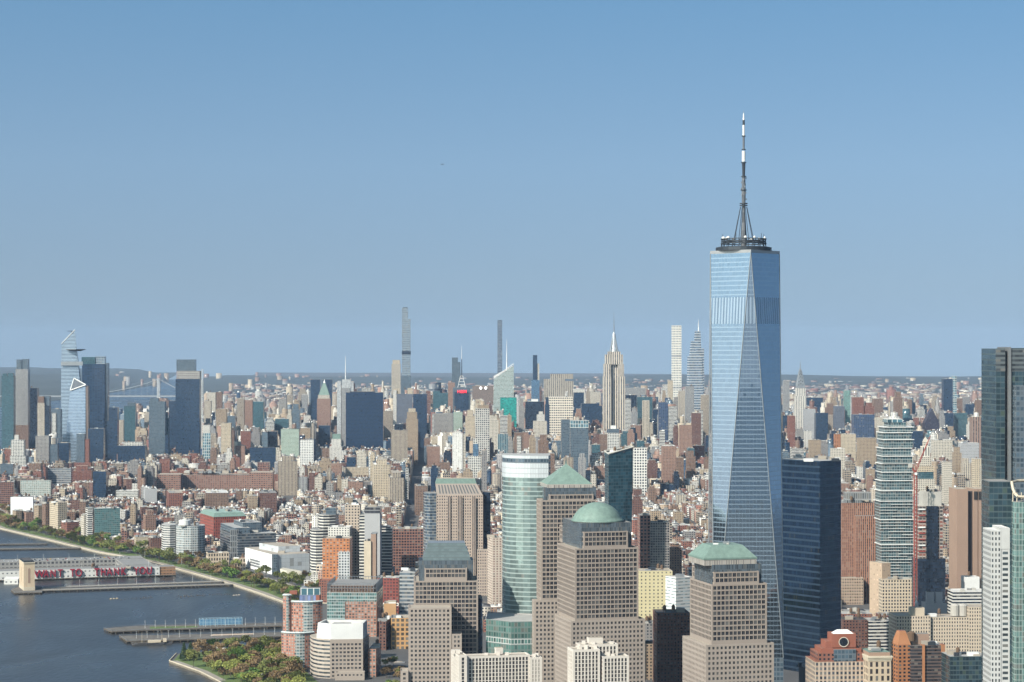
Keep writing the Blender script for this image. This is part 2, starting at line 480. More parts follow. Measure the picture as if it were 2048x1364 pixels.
sheet('far_shore', [(-2950, 4000), (-2960, 9000), (-2900, 12500), (-2940, 15000), (-3300, 20000), (-4700, 30500), (-14000, 31500), (-50000, 20000), (-50000, 1000), (-4200, 1000)], LAND, -1.0, ['far_woods', 'seawall_stone'])

def hills(name, x0, x1, y0, y1, nx, ny, hf):
    mb = MB()
    pt = lambda i, j: (x0(j / ny) + (x1(j / ny) - x0(j / ny)) * i / nx, y0 + (y1 - y0) * j / ny)
    g = {}
    for j in range(ny + 1):
        for i in range(nx + 1):
            x, y = pt(i, j); e = min(i, nx - i, j * 2, (ny - j) * 4 + 1) / 3.0
            g[i, j] = (x, y, LAND + .05 + max(0, hf(x, y)) * min(1, e))
    for j in range(ny):
        for i in range(nx): mb.face([g[i, j], g[i + 1, j], g[i + 1, j + 1], g[i, j + 1]])
    return tag(mb.build(name, ['far_woods'], smooth=True), kind='structure')
from mathutils import noise as mn
def h_w(x, y):
    n = mn.fractal(Vector((x / 2600, y / 3800, 3.1)), .9, 2.1, 5)
    return 62 + n * 62 + 22 * math.sin(x / 1500)
def h_n(x, y):
    n = mn.fractal(Vector((x / 2200, y / 2600, 9.7)), .9, 2.1, 5)
    k = min(1, max(0, (y - 14000) / 9000))
    return (16 + n * 26) * k
hills('hills', lambda t: -9000 - 3000 * t, lambda t: -2960 - 1600 * t, 14800, 28500, 70, 40, h_w)
hills('wooded_land', lambda t: -2150 - 1500 * t, lambda t: 4000 + 3000 * t, 14500, 25500, 120, 60, h_n)

# a path along the water, the highway, lawns
def ribbon(name, pts, w0, w1, z, mats, kind='structure'):
    """strip between offsets w0..w1 metres inland (to the right of the line's direction)"""
    L, Rr = [], []
    for i, p in enumerate(pts):
        a, b = pts[max(0, i - 1)], pts[min(len(pts) - 1, i + 1)]
        d = Vector((b[0] - a[0], b[1] - a[1])).normalized(); nn = (d.y, -d.x)
        L.append((p[0] + nn[0] * w0, p[1] + nn[1] * w0)); Rr.append((p[0] + nn[0] * w1, p[1] + nn[1] * w1))
    mb = MB()
    for i in range(len(pts) - 1):
        mb.face([(*L[i], z), (*Rr[i], z), (*Rr[i + 1], z), (*L[i + 1], z)])
    return tag(mb.build(name, mats), kind=kind)
BANK = [G(566, 1207), G(520, 1190), G(466, 1172), G(410, 1156), G(352, 1140), G(300, 1126), G(250, 1116), G(197, 1107), G(153, 1096), G(96, 1082), G(0, 1059), (-1010, 4100), (-1350, 5000)]
BANK = [(-40, 2700)] + BANK
ribbon('esplanade', BANK, .6, 12, LAND + .05, ['promenade'])
ribbon('lawn', BANK, 12, 34, LAND + .06, ['park_grass'])
ribbon('highway', BANK, 36, 66, LAND + .08, ['asphalt'])
ribbon('lane_markings', BANK, 50.6, 51.4, LAND + .12, ['road_paint'])
ribbon('pavement', BANK, 67, 74, LAND + .2, ['promenade'])
ribbon('park_path', [G(435, 1366), G(398, 1347), G(338, 1326)], 1, 9, LAND + .06, ['promenade'])
pk = [G(338, 1326), G(352, 1311), G(470, 1301), G(562, 1297), G(640, 1366), (-165, 2020), (-225, 2030), G(435, 1366), G(398, 1347)]
sheet('park_lawn', scale_poly(pk, .95), LAND + .05, None, ['park_grass'])
for p in (BANK,):
    mb = MB()
    for a, b in zip(p, p[1:]):
        d = Vector((b[0] - a[0], b[1] - a[1])).normalized(); nn = Vector((d.y, -d.x))
        mb.face([(*a, LAND), (*b, LAND), (*b, LAND + 1.0), (*a, LAND + 1.0)])
        q0, q1 = Vector(a) + nn * .5, Vector(b) + nn * .5
        mb.face([(*a, LAND + 1.0), (*b, LAND + 1.0), (*q1, LAND + 1.0), (*q0, LAND + 1.0)])
        mb.face([(*q1, LAND), (*q0, LAND), (*q0, LAND + 1.0), (*q1, LAND + 1.0)])
    o = mb.build('seawall', ['stone_pale'])
    tag(o, 'long low stone seawall between the river and the tree-lined esplanade', 'seawall')
mb = MB()
for a, b in (((-245, 2000), G(435, 1366)), (G(435, 1366), G(398, 1347)), (G(398, 1347), G(338, 1326)), (G(338, 1326), G(352, 1311))):
    d = Vector((b[0] - a[0], b[1] - a[1])).normalized(); nn = Vector((d.y, -d.x))
    q0, q1 = Vector(a) + nn * .7, Vector(b) + nn * .7
    mb.face([(*a, -1), (*b, -1), (*b, LAND + 1.0), (*a, LAND + 1.0)])
    mb.face([(*a, LAND + 1.0), (*b, LAND + 1.0), (*q1, LAND + 1.0), (*q0, LAND + 1.0)])
    mb.face([(*q1, LAND), (*q0, LAND), (*q0, LAND + 1.0), (*q1, LAND + 1.0)])
tag(mb.build('seawall', ['stone_pale']), 'pale stone seawall round the corner of the tree-filled riverside park', 'seawall')

# ------------------------------------------------------------------ haze: one box of air round everything
m = bpy.data.materials.new('air'); m.use_nodes = True
t = m.node_tree; t.nodes.remove(t.nodes['Principled BSDF'])
pv = t.nodes.new('ShaderNodeVolumePrincipled')
pv.inputs['Color'].default_value = (.35, .49, .70, 1)
pv.inputs['Density'].default_value = HAZE = 1.95e-5
pv.inputs['Anisotropy'].default_value = 0.0
t.links.new(pv.outputs[0], t.nodes['Material Output'].inputs['Volume'])
MATS['air'] = m
mb = MB()
mb.prism([(-61000, -13000), (61000, -13000), (61000, 33500), (-61000, 33500)], -2.0, 640, 100, 100, 0, 0)
mb.face([(-61000, -13000, -2.0), (-61000, 33500, -2.0), (61000, 33500, -2.0), (61000, -13000, -2.0)])
tag(mb.build('haze', ['air']), kind='stuff')
# ------------------------------------------------------------------ the far towers, left to right
T('far-left lobed glass tower', 'dark teal glass tower with rounded lobes at the far left edge of the skyline', 'teal_glass', 3, 27, 752, 6500, 905, 32,
  parts=[('lobe', 'teal_glass', 5, 14, 752, 747, 6, 20), ('lobe', 'teal_glass', 16, 26, 752, 746, 6, 20)], g=0)
T('grey tower with glass top', 'slim grey-brown residential tower with a glassy notched top beside the lobed glass tower', 'grey_stripes', 31, 56, 738, 6600, 905, 34,
  parts=[('glass_top', 'slate_glass', 33, 43, 738, 719, 1, 24), ('glass_top', 'slate_glass', 45, 56, 738, 718, 1, 24), ('lower_block', 'brown_brick', 29, 57, None, 850, -6, 6)], g=0)
T('black slab', 'near-black glass slab right behind the slim grey-brown tower', 'black_glass', 58, 74, 776, 6700, 905, 36, g=1)
T('white and black striped tower', 'white and black vertically striped tower with an unfinished brown top', 'cream_stripes', 75, 89, 806, 6100, 870, 30,
  parts=[('dark_bay', 'black_glass', 89, 99, None, 812, 2, 26), ('unfinished_top', 'brown_brick', 76, 88, 806, 793, 2, 22), ('unfinished_top', 'slate_glass', 85, 99, 812, 792, 8, 20)], g=0)
T('white angled low tower', 'pale glass tower with a slanting white face between the striped tower and the blue spire', 'slate_glass', 103, 121, 818, 6300, 880, 30, g=1,
  parts=[('white_face', 'white_grid', 104, 112, None, 826, -3, 3)])
T('white stepped gridded tower', 'white stepped tower with a deep window grid and a short spire block', 'white_grid', 20, 51, 912, 5600, 940, 26, roof='roof_white',
  parts=[('upper_block', 'white_grid', 22, 48, 912, 880, 3, 20), ('spire_block', 'white_brick', 29, 37, 880, 870, 6, 10)], g=0)
T('grey gridded office block', 'plain grey gridded office block in front of the striped tower', 'grey_stone', 71, 98, 872, 5700, 930, 30, g=2,
  parts=[('wing', 'slate_glass', 98, 115, None, 889, 4, 24)])
T('low dark-blue glass block', 'low dark blue glass block between the grey office block and the brick-sided slim tower', 'navy_glass', 115, 138, 886, 5800, 925, 26)
T('brick-sided slim glass tower', 'slim dark glass tower with a red brick wing below the light-blue sloping tower', 'slate_glass', 153, 169, 868, 5500, 940, 20,
  parts=[('brick_wing', 'red_brick', 170, 178, None, 878, 2, 18), ('brick_base', 'red_brick', 148, 182, None, 925, -3, 20)], g=1)
T('small navy block', 'navy glass block under the big dark tower with the clear crown', 'navy_glass', 176, 207, 857, 5900, 930, 30)
T('dark stacked towers', 'cluster-edged dark slab tower right of the tower with the clear crown', 'navy_glass', 217, 235, 815, 6200, 930, 30,
  parts=[('step', 'navy_glass', 209, 217, None, 842, 4, 20)], g=1)
T('slim cream tower by river', 'slim cream apartment tower with white stripes just before the far river', 'cream_stripes', 237, 247, 840, 6900, 895, 20, g=0)
T('green-grey glass slab', 'green-grey glass slab with a lower shoulder standing before the far river', 'teal_glass', 248, 271, 812, 7000, 895, 24,
  parts=[('shoulder', 'slate_glass', 255, 271, 812, 805, 3, 16)], g=0)
T('dark low office block', 'dark low office block with a white rooftop frame under the green-grey slab', 'navy_glass', 235, 290, 892, 5600, 930, 40,
  parts=[('roof_frame', 'white_grid', 247, 285, 892, 884, 8, 14)], g=1)
T('grey-blue speckled tower', 'grey-blue speckled glass tower with a stepped right side and boxed crown', 'slate_glass', 298, 330, 803, 6000, 915, 28,
  parts=[('crown', 'slate_glass', 300, 316, 803, 796, 3, 16), ('step', 'navy_glass', 330, 336, None, 870, 2, 20)], g=0)
T('dark narrow tower', 'dark narrow tower standing tight against the left of the tall blue office tower', 'navy_glass', 338, 351, 802, 6400, 900, 30, g=1)
def blue_office():
    r = T('tall blue office tower', 'tall dark blue office tower topped by scaffolding and a set-back glass crown', 'navy_glass', 351, 399, 758, 6250, 915, 46, parts=[
      ('crown', 'slate_glass', 353, 391, 742, 719, 12, 26)], g=0)
    mb = MB(); p = rect(354, 400, 6250, YM, 44)
    mb.prism(scale_poly(p, .97), Zv(758, 6250), Zv(742, 6250), 6, 5, 0, 0); mb.build('scaffold_floors', ['scaffold'], r)
    m2 = MB(); a = P(404.5, 6250)
    for dx in (-2.4, 2.4):
        for dy in (-2, 2): m2.bar((a[0] + dx, a[1] + dy, LAND), (a[0] + dx, a[1] + dy, Zv(738, 6250)), .7)
    for k in range(40):
        z = LAND + 6 * k; m2.bar((a[0] - 2.4, a[1] - 2, z), (a[0] + 2.4, a[1] - 2, z + 6), .5)
    m2.build('hoist_mast', ['white_paint'], r)
facade('scaffold', (.35, .33, .31), (.03, .03, .035), .6, .55, 4, 5, span=(.5, .48, .45), rough=.9, grough=.8, blinds=.3)
blue_office()
T('white-framed glass tower', 'glass tower with a bold white frame grid beside the tall blue office tower', 'white_frame_glass', 405, 421, 866, 5800, 922, 18,
  parts=[('white_top', 'white_brick', 405, 420, 866, 850, 2, 14)], g=0) if facade('white_frame_glass', (.7, .7, .68), (.05, .11, .14), .85, .85, 6, 8) else None
for a in [
 ('cream slab right of hoist', 'tall cream slab right of the white hoist mast', 'cream_stripes', 408, 422, 802, 6700, 850),
 ('white tower with brown neighbour', 'white apartment tower rising behind the cream slab', 'pale_stone', 414, 431, 785, 7300, 830),
 ('brown slab behind cream slabs', 'dark brown slab right of the white apartment tower', 'brown_brick', 432, 444, 784, 7400, 830),
 ('tan low slab with dark roof', 'tan slab with a dark flat roof below the dark brown slab', 'tan_brick', 432, 453, 818, 6600, 850),
 ('grey-green small tower', 'small grey-green glass tower right of the tan slab', 'slate_glass', 455, 470, 832, 6300, 865),
 ('cream tower with brown flank', 'cream apartment tower with a brown right flank above the old warehouses', 'cream_stone', 442, 462, 846, 5700, 908),
 ('striped white and brown tower', 'slender white-striped tower with brown recesses', 'tan_stripes', 474, 488, 797, 6600, 860),
 ('reddish brown tower', 'reddish brown apartment tower left of the teal glass slab', 'pink_brick', 489, 505, 800, 6700, 866),
 ('teal glass slab', 'pale teal glass slab with a dark right side rising over low brick roofs', 'teal_glass', 506, 527, 803, 6300, 868),
 ('dark green office block', 'dark green glass office block with thin light floor lines', 'teal_glass', 550, 577, 838, 6000, 862),
 ('tan broad building', 'broad tan building right above the white punched slab', 'tan_brick', 600, 621, 856, 5900, 882),
 ('dark blue wide block', 'wide dark blue glass block above the long brick warehouse', 'navy_glass', 500, 551, 895, 5300, 928),
 ('pale green slab', 'broad pale green slab with a fine window grid', 'green_slab', 562, 598, 858, 5700, 918),
 ('white punched slab', 'bright white slab with rows of small black windows', 'white_punch', 600, 627, 880, 5400, 940),
]:
    if a[2] == 'green_slab': facade('green_slab', (.42, .50, .42), (.10, .13, .12), .7, .5, 3, 3.4)
    if a[2] == 'white_punch': facade('white_punch', (.78, .77, .74), DG, .5, .5, 4.4, 4.2)
    T(*a, g=2, d=26, roof=rng.choice(ROOFS[:4]))
T('dark twin tower behind pyramid', 'dark blue glass tower standing behind the pink tower with the green pyramid', 'navy_glass', 621, 640, 759, 7900, 850, 40,
  parts=[('second_shaft', 'navy_glass', 645, 664, None, 759, 0, 40)], g=0)
def pyramid_tower():
    Y = 7200
    r = T('pink pyramid tower', 'pink brick tower under a steep green copper pyramid with a white tip', 'pink_brick', 634, 661, 797, Y, 868, 45, g=0,
          parts=[('upper_shaft', 'pale_stone', 636, 659, 797, 790, 2, 40)])
    p = rect(637, 659, Y + 3, YM, 36); c = centre(p)
    mb = MB(); mb.prism(p, Zv(790, Y), Zv(766, Y), 3, 3, 0, 0, top=scale_poly(p, .2)); mb.build('pyramid_roof', ['copper'], r)
    mb = MB(); q = scale_poly(p, .2); mb.prism(q, Zv(766, Y), Zv(759, Y), 3, 3, 0, 0, top=scale_poly(p, .02)); mb.build('roof_tip', ['white_paint'], r)
pyramid_tower()
T('dark glass tower below pyramid', 'dark navy glass tower in front of the pink pyramid tower', 'navy_glass', 637, 660, 851, 6300, 900, 26)
def mast_tower():
    Y = 6900
    r = T('grey screen tower with mast', 'pale grey screened tower with a thin white mast left of the black slab', 'grey_stripes', 683, 700, 776, Y, 905, 40, g=0,
          parts=[('outer_screen', 'grey_screen', 674, 682, None, 762, 2, 34), ('outer_screen', 'grey_screen', 700, 707, None, 764, 4, 30), ('upper_screen', 'grey_screen', 684, 702, 776, 759, 2, 30)])
    a = P(691, Y + 20); mb = MB(); mb.bar((*a, Zv(760, Y)), (*a, Zv(712, Y)), 1.7, 0, 8, .5); mb.build('mast', ['white_paint'], r)
facade('grey_screen', (.50, .50, .50), (.20, .22, .24), .7, .6, 3, 3, rough=.6)
mast_tower()
T('black slab tower', 'huge plain black-blue office slab, the widest dark block of the skyline', 'navy_slab', 692, 766, 785, 6100, 905, 42,
  parts=[('plant_floor', 'black_glass', 700, 750, 785, 783, 6, 24)], g=3) if facade('navy_slab', (.008, .018, .04), (.007, .02, .05), 1.0, .62, 3, 3.9, span=(.015, .028, .05), rough=.35, grough=.2, blinds=.0, gvar=.35) else None
T('white tower with green cap', 'white curved-front tower with a small green mansard cap', 'white_brick', 659, 684, 893, 5500, 925, 24, roof='roof_white',
  parts=[('upper_floor', 'white_brick', 663, 682, 893, 878, 2, 18), ('green_cap', 'copper', 665, 681, 878, 868, 3, 14, 'copper')], g=0)
T('cream tower by tallest tower', 'cream stone tower with a angled top just left of the tallest thin glass tower', 'cream_stripes', 783, 801, 728, 8600, 780, 40, parts=[('angled_top', 'cream_stone', 785, 800, 728, 720, 4, 30)], g=0)
def tallest():
    Y = 8400
    T('tallest thin glass tower', 'tallest thin pale glass tower with a stepped top and two dark plant floors', 'pale_curtain', 804, 821, 638, Y, 778, 42, g=0,
      parts=[('top_shaft', 'pale_curtain', 804, 816, 638, 616, 1, 36), ('crown', 'slate_glass', 806, 815, 616, 614, 5, 24),
             ('plant_floor', 'black_glass', 803.6, 821.6, 709, 702, -.6, 43.2), ('base', 'slate_glass', 802, 822, None, 752, -2, 50)])
facade('pale_curtain', (.30, .34, .38), (.07, .11, .15), .72, .66, 5, 7, rough=.5, gmetal=.2)
tallest()
T('grey slab with cream crown', 'grey slab with white edge piers and cream crown pieces right of the black slab', 'grey_plain', 793, 825, 788, 6600, 862, 34,
  parts=[('edge_pier', 'white_brick', 786, 793, None, 780, -1, 34), ('crown_piece', 'cream_stone', 787, 799, 788, 777, 3, 20), ('crown_piece', 'cream_stone', 815, 825, 788, 776, 3, 20)], g=0) if facade('grey_plain', (.13, .14, .17), (.06, .075, .11), .6, .5, 3, 3.8, blinds=.05) else None
T('navy slab right of crown', 'navy glass slab with a flat roof behind the tan gothic tower', 'navy_glass', 826, 854, 788, 7100, 880, 34, g=1)
T('tan gothic tower', 'tan tower with stepped shoulders and dark front beside the avenue canyon', 'tan_brick', 812, 836, 838, 6100, 905, 30, parts=[('upper_shaft', 'tan_brick', 814, 834, 838, 824, 3, 24), ('stone_top', 'cream_stone', 817, 831, 824, 817, 5, 16)], g=0)
T('beige striped block', 'beige striped block tucked at the right edge of the black slab', 'tan_stripes', 767, 786, 822, 6300, 885, 26)
T('stripe-fronted stepped tower', 'stepped tower of white and brown vertical stripes with a dark top', 'tan_stripes', 782, 815, 860, 5500, 925, 28,
  parts=[('dark_top', 'black_glass', 789, 806, 860, 848, 5, 14)], g=0)
T('slanted teal tower', 'teal glass tower with a slanted top right of the avenue canyon', 'teal_glass', 866, 896, 786, 7500, 828, 34, parts=[('slant_top', 'teal_glass', 866, 880, 786, 782, 2, 26)], g=0)
T('small dark twin-step tower', 'dark glass tower in two steps rising behind the broadcast mast', 'slate_glass', 904, 921, 724, 8500, 765, 30, parts=[('upper_step', 'slate_glass', 904, 916, 724, 715, 1, 26)], g=0)
T('salmon slab', 'salmon brick slab half hidden left of the mast tower', 'pink_brick', 896, 910, 765, 7900, 830, 30, g=1)
def sign_tower():
    Y = 7300
    r = T('mast tower with red sign', 'dark office tower with a steel pyramid frame, tall mast and red rooftop lettering', 'slate_glass', 906, 941, 775, Y, 832, 44, g=0,
          parts=[('front_block', 'navy_glass', 909, 937, None, 784, -2, 10)])
    c = centre(rect(909, 938, Y + 4, YM, 34)); z0, z1 = Zv(775, Y), Zv(752, Y)
    mb = MB(); k = 13
    for sx in (-1, 1):
        for sy in (-1, 1): mb.bar((c[0] + sx * k, c[1] + sy * k, z0), (c[0] + sx * 4, c[1] + sy * 4, z1), .9)
    for zz, kk in ((.25, 10.7), (.5, 8.5), (.75, 6.2), (1, 4)):
        z = z0 + (z1 - z0) * zz
        for s in (-1, 1):
            mb.bar((c[0] - kk, c[1] + s * kk, z), (c[0] + kk, c[1] + s * kk, z), .6); mb.bar((c[0] + s * kk, c[1] - kk, z), (c[0] + s * kk, c[1] + kk, z), .6)
    mb.build('pyramid_frame', ['white_paint'], r)
    mb = MB(); mb.bar((*c, z1 - 4), (*c, Zv(718, Y)), 2.0, 0, 8, 1.2); mb.bar((*c, Zv(718, Y)), (*c, Zv(691, Y)), 1.0, 1, 8, .3); mb.build('mast', ['dark_steel', 'white_paint'], r)
    a = P(924, Y - 3.2)
    cu = bpy.data.curves.new('rooftop_sign', 'FONT'); cu.body = 'H&M'; cu.size = 15; cu.align_x = 'CENTER'; cu.extrude = .4; cu.offset = .25
    ob = bpy.data.objects.new('rooftop_sign', cu); me = bpy.data.meshes.new_from_object(ob); bpy.data.objects.remove(ob)
    me.materials.clear(); me.materials.append(MATS['sign_red']); o = bpy.data.objects.new('rooftop_sign', me); COL.objects.link(o)
    o.rotation_euler = (R(90), 0, 0); o.parent = r; o.location = Vector((a[0], a[1], Zv(786, Y - 3))) - Vector(r.location)
def glow(key, col, s):
    m, t, b = nodes_of(key); b.inputs['Base Color'].default_value = (*col, 1)
    b.inputs['Emission Color'].default_value = (*col, 1); b.inputs['Emission Strength'].default_value = s; MATS[key] = m
glow('sign_red', (.75, .02, .04), .5); glow('lamp_white', (1, .97, .9), 1.2)
sign_tower()
def lamp_block():
    Y = 7700
    r = T('brown block with two round lights', 'broad brown office block with two round white lights near its roof', 'brown_plain', 945, 989, 772, Y, 815, 40, g=2)
    for px in (961.5, 971.5):
        a = P(px, Y - 1); mb = MB(); mb.bar((a[0], a[1] + 1.5, Zv(776, Y)), (a[0], a[1] - .6, Zv(776, Y)), 4.6, 0, 14); mb.build('round_light', ['lamp_white'], r)
facade('brown_plain', (.20, .155, .135), (.12, .09, .08), .6, .4, 4, 4, blinds=.0)
lamp_block()
T('black needle tower', 'black needle-thin tower with pale gridded edges', 'needle', 995, 1004.5, 640, 8400, 742, 18, g=0) if facade('needle', (.20, .25, .32), (.012, .02, .035), .72, .6, 3.4, 6) else None
def faceted_tower():
    Y = 7000
    root = thing('office_tower', 'faceted pale green-white glass tower with a sloping crown and a white needle spire', 'office tower', (*P(1008, Y + 25), LAND))
    p = rect(986, 1028, Y, YM, 50); c = centre(p)
    zs = [Zv(835, Y), Zv(757, Y), Zv(728, Y)]
    mb = MB(); bay, fl = FAC['faceted']
    lo = [(*q, LAND) for q in p]
    t0 = rect(988, 1027.5, Y + 4, YM, 40)
    hi = [(*t0[0], Zv(758, Y)), (*t0[1], Zv(731, Y)), (*t0[2], Zv(731, Y)), (*t0[3], Zv(752, Y))]
    for i in range(4):
        j = (i + 1) % 4; k = round(math.dist(p[i], p[j]) / 3)
        f = lambda z: (z - zs[1]) / 4.2
        mb.face([lo[i], lo[j], hi[j], hi[i]], [(0, f(lo[i][2])), (k, f(lo[j][2])), (k, f(hi[j][2])), (0, f(hi[i][2]))], 0)
    mb.face(hi, None, 1)
    mb.build('wall', ['faceted', 'roof_silver'], root)
    mb = MB()
    m = lambda a, b, k: tuple(a[i] + (b[i] - a[i]) * k for i in range(3))
    for k in range(9):
        q = m(hi[0], hi[1], k / 8); mb.bar(q, (q[0], q[1] + 2, q[2] + 6), .5)
    mb.bar((hi[0][0], hi[0][1], hi[0][2] + 5), (hi[1][0], hi[1][1], hi[1][2] + 6), .8)
    mb.build('crown_fins', ['white_paint'], root)
    a = P(1013.5, Y + 22); mb = MB(); mb.bar((*a, Zv(745, Y)), (*a, Zv(678, Y)), 2.4, 0, 8, .3); mb.build('spire', ['white_paint'], root)
    claim([p], 986, 1028, Y, 730, 835, 'faceted spire tower')
facade('faceted', (.50, .54, .52), (.14, .19, .18), 1.0, .55, 3, 4.2, rough=.35, gmetal=.25, grough=.12, jit=.02)
faceted_tower()
T('bright teal block', 'bright teal-green glass block at the foot of the faceted spire tower', 'teal_bright', 1001, 1033, 795, 6600, 835, 34, g=1) if facade('teal_bright', (.02, .20, .18), (.02, .25, .22), .9, .7, 3, 4, grough=.15, gmetal=.2, jit=.03, blinds=.03) else None
T('pale gridded slab', 'wide pale grey slab with a fine window grid right of the avenue canyon', 'grey_stone', 868, 906, 827, 6200, 876, 30, parts=[('bright_end', 'white_bands', 864, 868, None, 828, 1, 24)])
T('green-grey banded slab', 'green-grey banded slab between the pale gridded slab and the cream tower', 'green_slab', 907, 925, 824, 6300, 868, 24)
T('cream tower left of chequered', 'cream stepped tower left of the chequered apartment tower', 'cream_stone', 931, 950, 832, 5900, 885, 24, parts=[('top_block', 'cream_stone', 934, 946, 832, 820, 4, 12)], g=0)
T('chequered apartment tower', 'chequered black and white apartment tower with a tan angled roof', 'chequer', 951, 979, 817, 5500, 905, 28,
  parts=[('angled_roof', 'tan_brick', 955, 978, 817, 810, 4, 18)], g=0) if facade('chequer', (.55, .53, .50), (.015, .018, .022), .62, .55, 5, 5.5, blinds=.3) else None
T('slim bright white slab', 'slim bright white slab standing alone above the low blocks', 'white_stripes', 905, 925, 866, 5000, 945, 22, roof='roof_white', parts=[('roof_house', 'white_brick', 908, 921, 866, 862, 3, 12), ('rear_wing', 'pale_stone', 925, 931, None, 868, 3, 18)], g=0) if facade('white_stripes', (.82, .80, .76), (.30, .30, .30), .45, .6, 3.6, 3.4, span=(.70, .68, .64)) else None
T('pale blue glass tower', 'small pale blue glass tower with an open roof frame', 'blue_glass', 946, 957, 888, 4900, 928, 14, parts=[('roof_frame', 'white_grid', 946, 955, 888, 877, 2, 8), ('low_wing', 'white_grid', 936, 962, None, 912, -2, 18)], g=0)
T('teal striped block', 'dark teal block with pale vertical stripes behind the curved green tower', 'teal_stripes', 996, 1016, 868, 5200, 912, 22) if facade('teal_stripes', (.25, .33, .36), (.02, .05, .07), .6, .8, 4, 3.6, span=(.05, .10, .12)) else None
T('thin white-columned tower', 'dark narrow block with two white gridded columns', 'brown_brick', 1029, 1047, 865, 5300, 910, 20, parts=[('white_column', 'white_grid', 1034, 1042, None, 872, -2, 6)], g=1)
T('tall slim black-blue tower', 'slim black and blue glass tower flaring at its foot left of the tan stepped slab', 'navy_glass', 1066, 1074.5, 710, 7800, 800, 24,
  parts=[('side_fin', 'pale_stone', 1074.5, 1078.5, None, 727, 2, 16), ('lower_shaft', 'blue_glass', 1063, 1079, None, 760, -3, 30)], g=0)
T('black block left of white grid', 'black office block left of the cream gridded tower', 'black_glass', 1051, 1089, 803, 6900, 868, 34, parts=[('plant_house', 'white_paint', 1063, 1076, 803, 798, 6, 16)], g=1)
T('tan stepped slab', 'tan limestone slab tower with vertical ribs and stepped shoulders', 'tan_ribs', 1088, 1130, 758, 7500, 800, 30,
  parts=[('upper_slab', 'tan_ribs', 1101, 1146, 758, 748, 8, 18), ('rear_slab', 'tan_ribs', 1128, 1147, None, 762, 4, 28)], g=3) if facade('tan_ribs', (.44, .39, .33), (.09, .085, .08), .42, .85, 7, 7.6, span=(.20, .18, .16)) else None
T('cream gridded tower', 'bright cream tower with a regular grid of wide dark windows', 'cream_grid', 1098, 1146, 794, 6600, 880, 36, roof='roof_white', g=1) if facade('cream_grid', (.78, .70, .59), (.05, .05, .055), .70, .52, 7, 7.5) else None
T('dark tower with white frame', 'dark glass tower edged with a white frame right of the tan stepped slab', 'navy_glass', 1148, 1168, 785, 7400, 830, 32, parts=[('white_top', 'white_brick', 1147, 1170, 785, 778, -1, 34), ('white_edge', 'white_brick', 1168, 1171, None, 785, -1, 30)], g=0)
T('small cream block', 'small cream stone block between the white-framed tower and the big stone spire tower', 'pale_stone', 1181, 1201, 784, 7900, 815, 26)
T('dark blue stepped block', 'dark blue stepped office block left of the big stone spire tower', 'navy_glass', 1163, 1204, 812, 7000, 850, 36, parts=[('upper_step', 'navy_glass', 1163, 1198, 812, 807, 3, 26)], g=0)
T('gridded glass block with white crown', 'grey-green glass block with a boxed white-grid crown', 'slate_glass', 1141, 1177, 856, 5000, 918, 30, parts=[('grid_crown', 'white_frame_glass', 1141, 1177, 856, 841, 0.5, 29)], g=0)
T('grey-blue tall block', 'plain grey-blue tower at the left shoulder of the boxed-crown glass block', 'slate_glass', 1123, 1141, 839, 5300, 915, 26, g=1)
T('domed cream tower', 'cream tower with a small domed top in front of the cream gridded tower', 'pale_stone', 1067, 1094, 842, 5900, 880, 26, parts=[('domed_top', 'white_brick', 1074, 1089, 842, 829, 4, 14), ('domed_cap', 'white_brick', 1078, 1086, 829, 823, 6, 10)], g=0)

